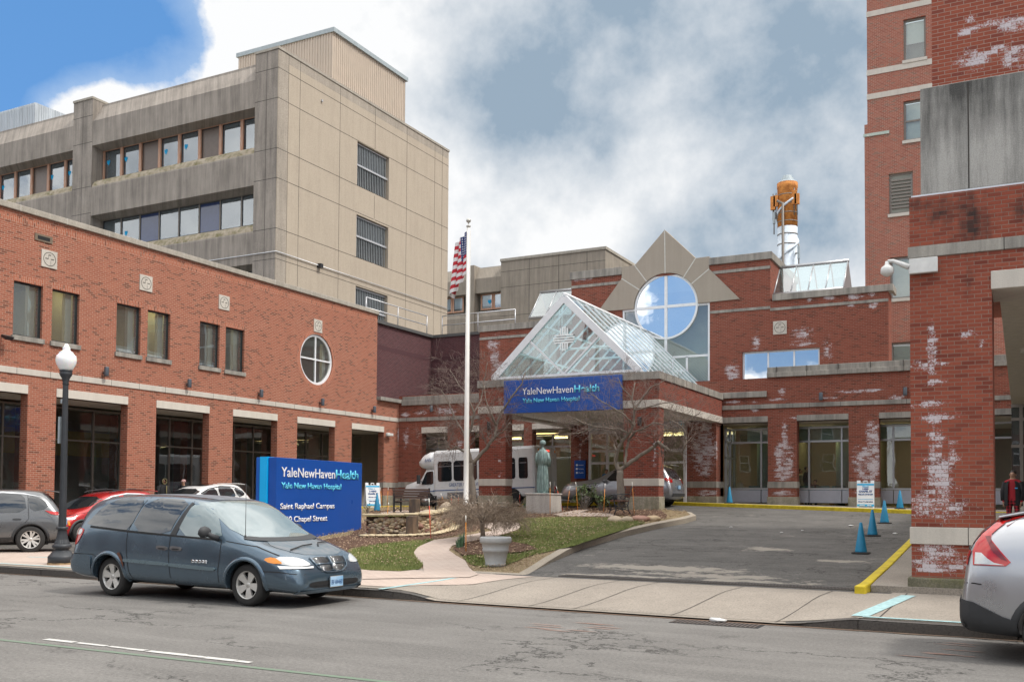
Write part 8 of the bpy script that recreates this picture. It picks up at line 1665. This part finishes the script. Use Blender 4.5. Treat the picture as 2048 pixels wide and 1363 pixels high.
Js2 = [(j[0], j[1], j[2]-dz) for j in J[:7]]+[(.052, -.02, .26), (.058, -.24, .27), (.06, -.25, .04), (.065, -.31, .015), (-.052, -.02, .26), (-.058, -.24, .27), (-.06, -.25, .04), (-.065, -.31, .015)]+[(.10, 0, .54), (.128, -.02, .40), (.10, -.13, .35), (.08, -.17, .34), (-.10, 0, .54), (-.128, -.02, .40), (-.10, -.13, .35), (-.08, -.17, .34)]
o, bo = figure((q.x, 44.05, 1.40), 0, 'seated visitor facing out in the middle of the wide lobby window', Hs, Js2, Rd, E_d, [M_jk, M_jk, M_skin, M_jk], lambda c: 2 if c.z > .845-dz else 0)
hb_ = bpy.data.objects.new('head', None) if 0 else None
b = MB(); b.blob((0, .012*Hs, (.932-dz)*Hs), (.052*Hs, .056*Hs, .05*Hs), 4, 12, .03); b.build('hair', M_hair, o)
# ================= the other side of the street, seen only as reflections
M_bh = brick('brick_house', (.20, .075, .05), (.28, .11, .07), (.34, .26, .2))
for k, (x0, x1, hh, l) in enumerate(((-62, -38, 8.5, 'red brick row house across the street, western end'), (-36, -14, 10.5, 'tall red brick apartment house across the street with white windows'), (-11, 4, 7.5, 'low red brick house across the street behind the camera'), (7, 30, 9.5, 'red brick house across the street, eastern end'))):
    H_ = BD('brick_house', ((x0+x1)/2, -19, 0), l, 'house'); F = lambda u, z, d=0: (u, -15-d, z)
    wn_ = []; x = x0+1.5
    while x < x1-2: wn_ += [(x, x+1.1, z, z+1.7) for z in ([1.4, 4.6, 7.4] if hh > 9 else [1.4, 4.6])]; x += 2.8
    b = MB(); wall(b, F, x0, x1, 0, hh, wn_, .3); b.box((x0, -25, 0), (x1, -15.4, hh-.2)); H_.part('wall', b, M_bh)
    for a, c, z0, z1 in wn_:
        b = MB(); 
        for q_ in ((a, a+.1, z0, z1), (c-.1, c, z0, z1), (a, c, z0, z0+.1), (a, c, z1-.1, z1), (a, c, (z0+z1)/2-.05, (z0+z1)/2+.05)): fbox(b, F, *q_, .05, .12)
        w = H_.part('window', b, M_white); b = MB(); fbox(b, F, a, c, z0, z1, .1, .11); H_.part('pane', b, M_cgl, w)
    b = MB(); b.box((x0-.2, -25, hh), (x1+.2, -14.7, hh+.35)); H_.part('cornice', b, M_stone)
    b = MB(); b.box(((x0+x1)/2-1, -15.25, 0), ((x0+x1)/2+.2, -14.95, 2.3)); H_.part('door', b, M_white)
Yt = -12
rr2 = random.Random(9)
for k, (x, l) in enumerate(((-31, 'bare street tree across the road, westmost'), (-13, 'bare street tree across the road, near the camera'), (-2.5, 'bare street tree across the road, eastmost'))):
    o = root('street_tree', (x, -11.5, .1), l, 'tree', 'bare street trees across the road'); tr = MB(); cr = MB(); tr.tube([(0, 0, -.1), (.05, 0, 1.5), (0, .05, 3)], [.2, .16, .13], 10)
    for j in range(7):
        a = j*.9; e = Vector((cos(a)*1.9, sin(a)*1.9, 6.2+.5*(j % 3))); pts = [Vector((0, .05, 2.8)), Vector((cos(a)*.7, sin(a)*.7, 4.2)), e]; tr.tube(pts, [.08, .055, .03], 6)
        for t in (.3, .5, .7, .9, 1): twigs(cr, rr2, pts[1].lerp(e, t), (e-pts[1])+Vector((rr2.uniform(-1, 1), rr2.uniform(-1, 1), .5)), 1.5, .02, 2)
    tr.build('trunk', M_bark, o); cr.build('crown', M_twig, o)
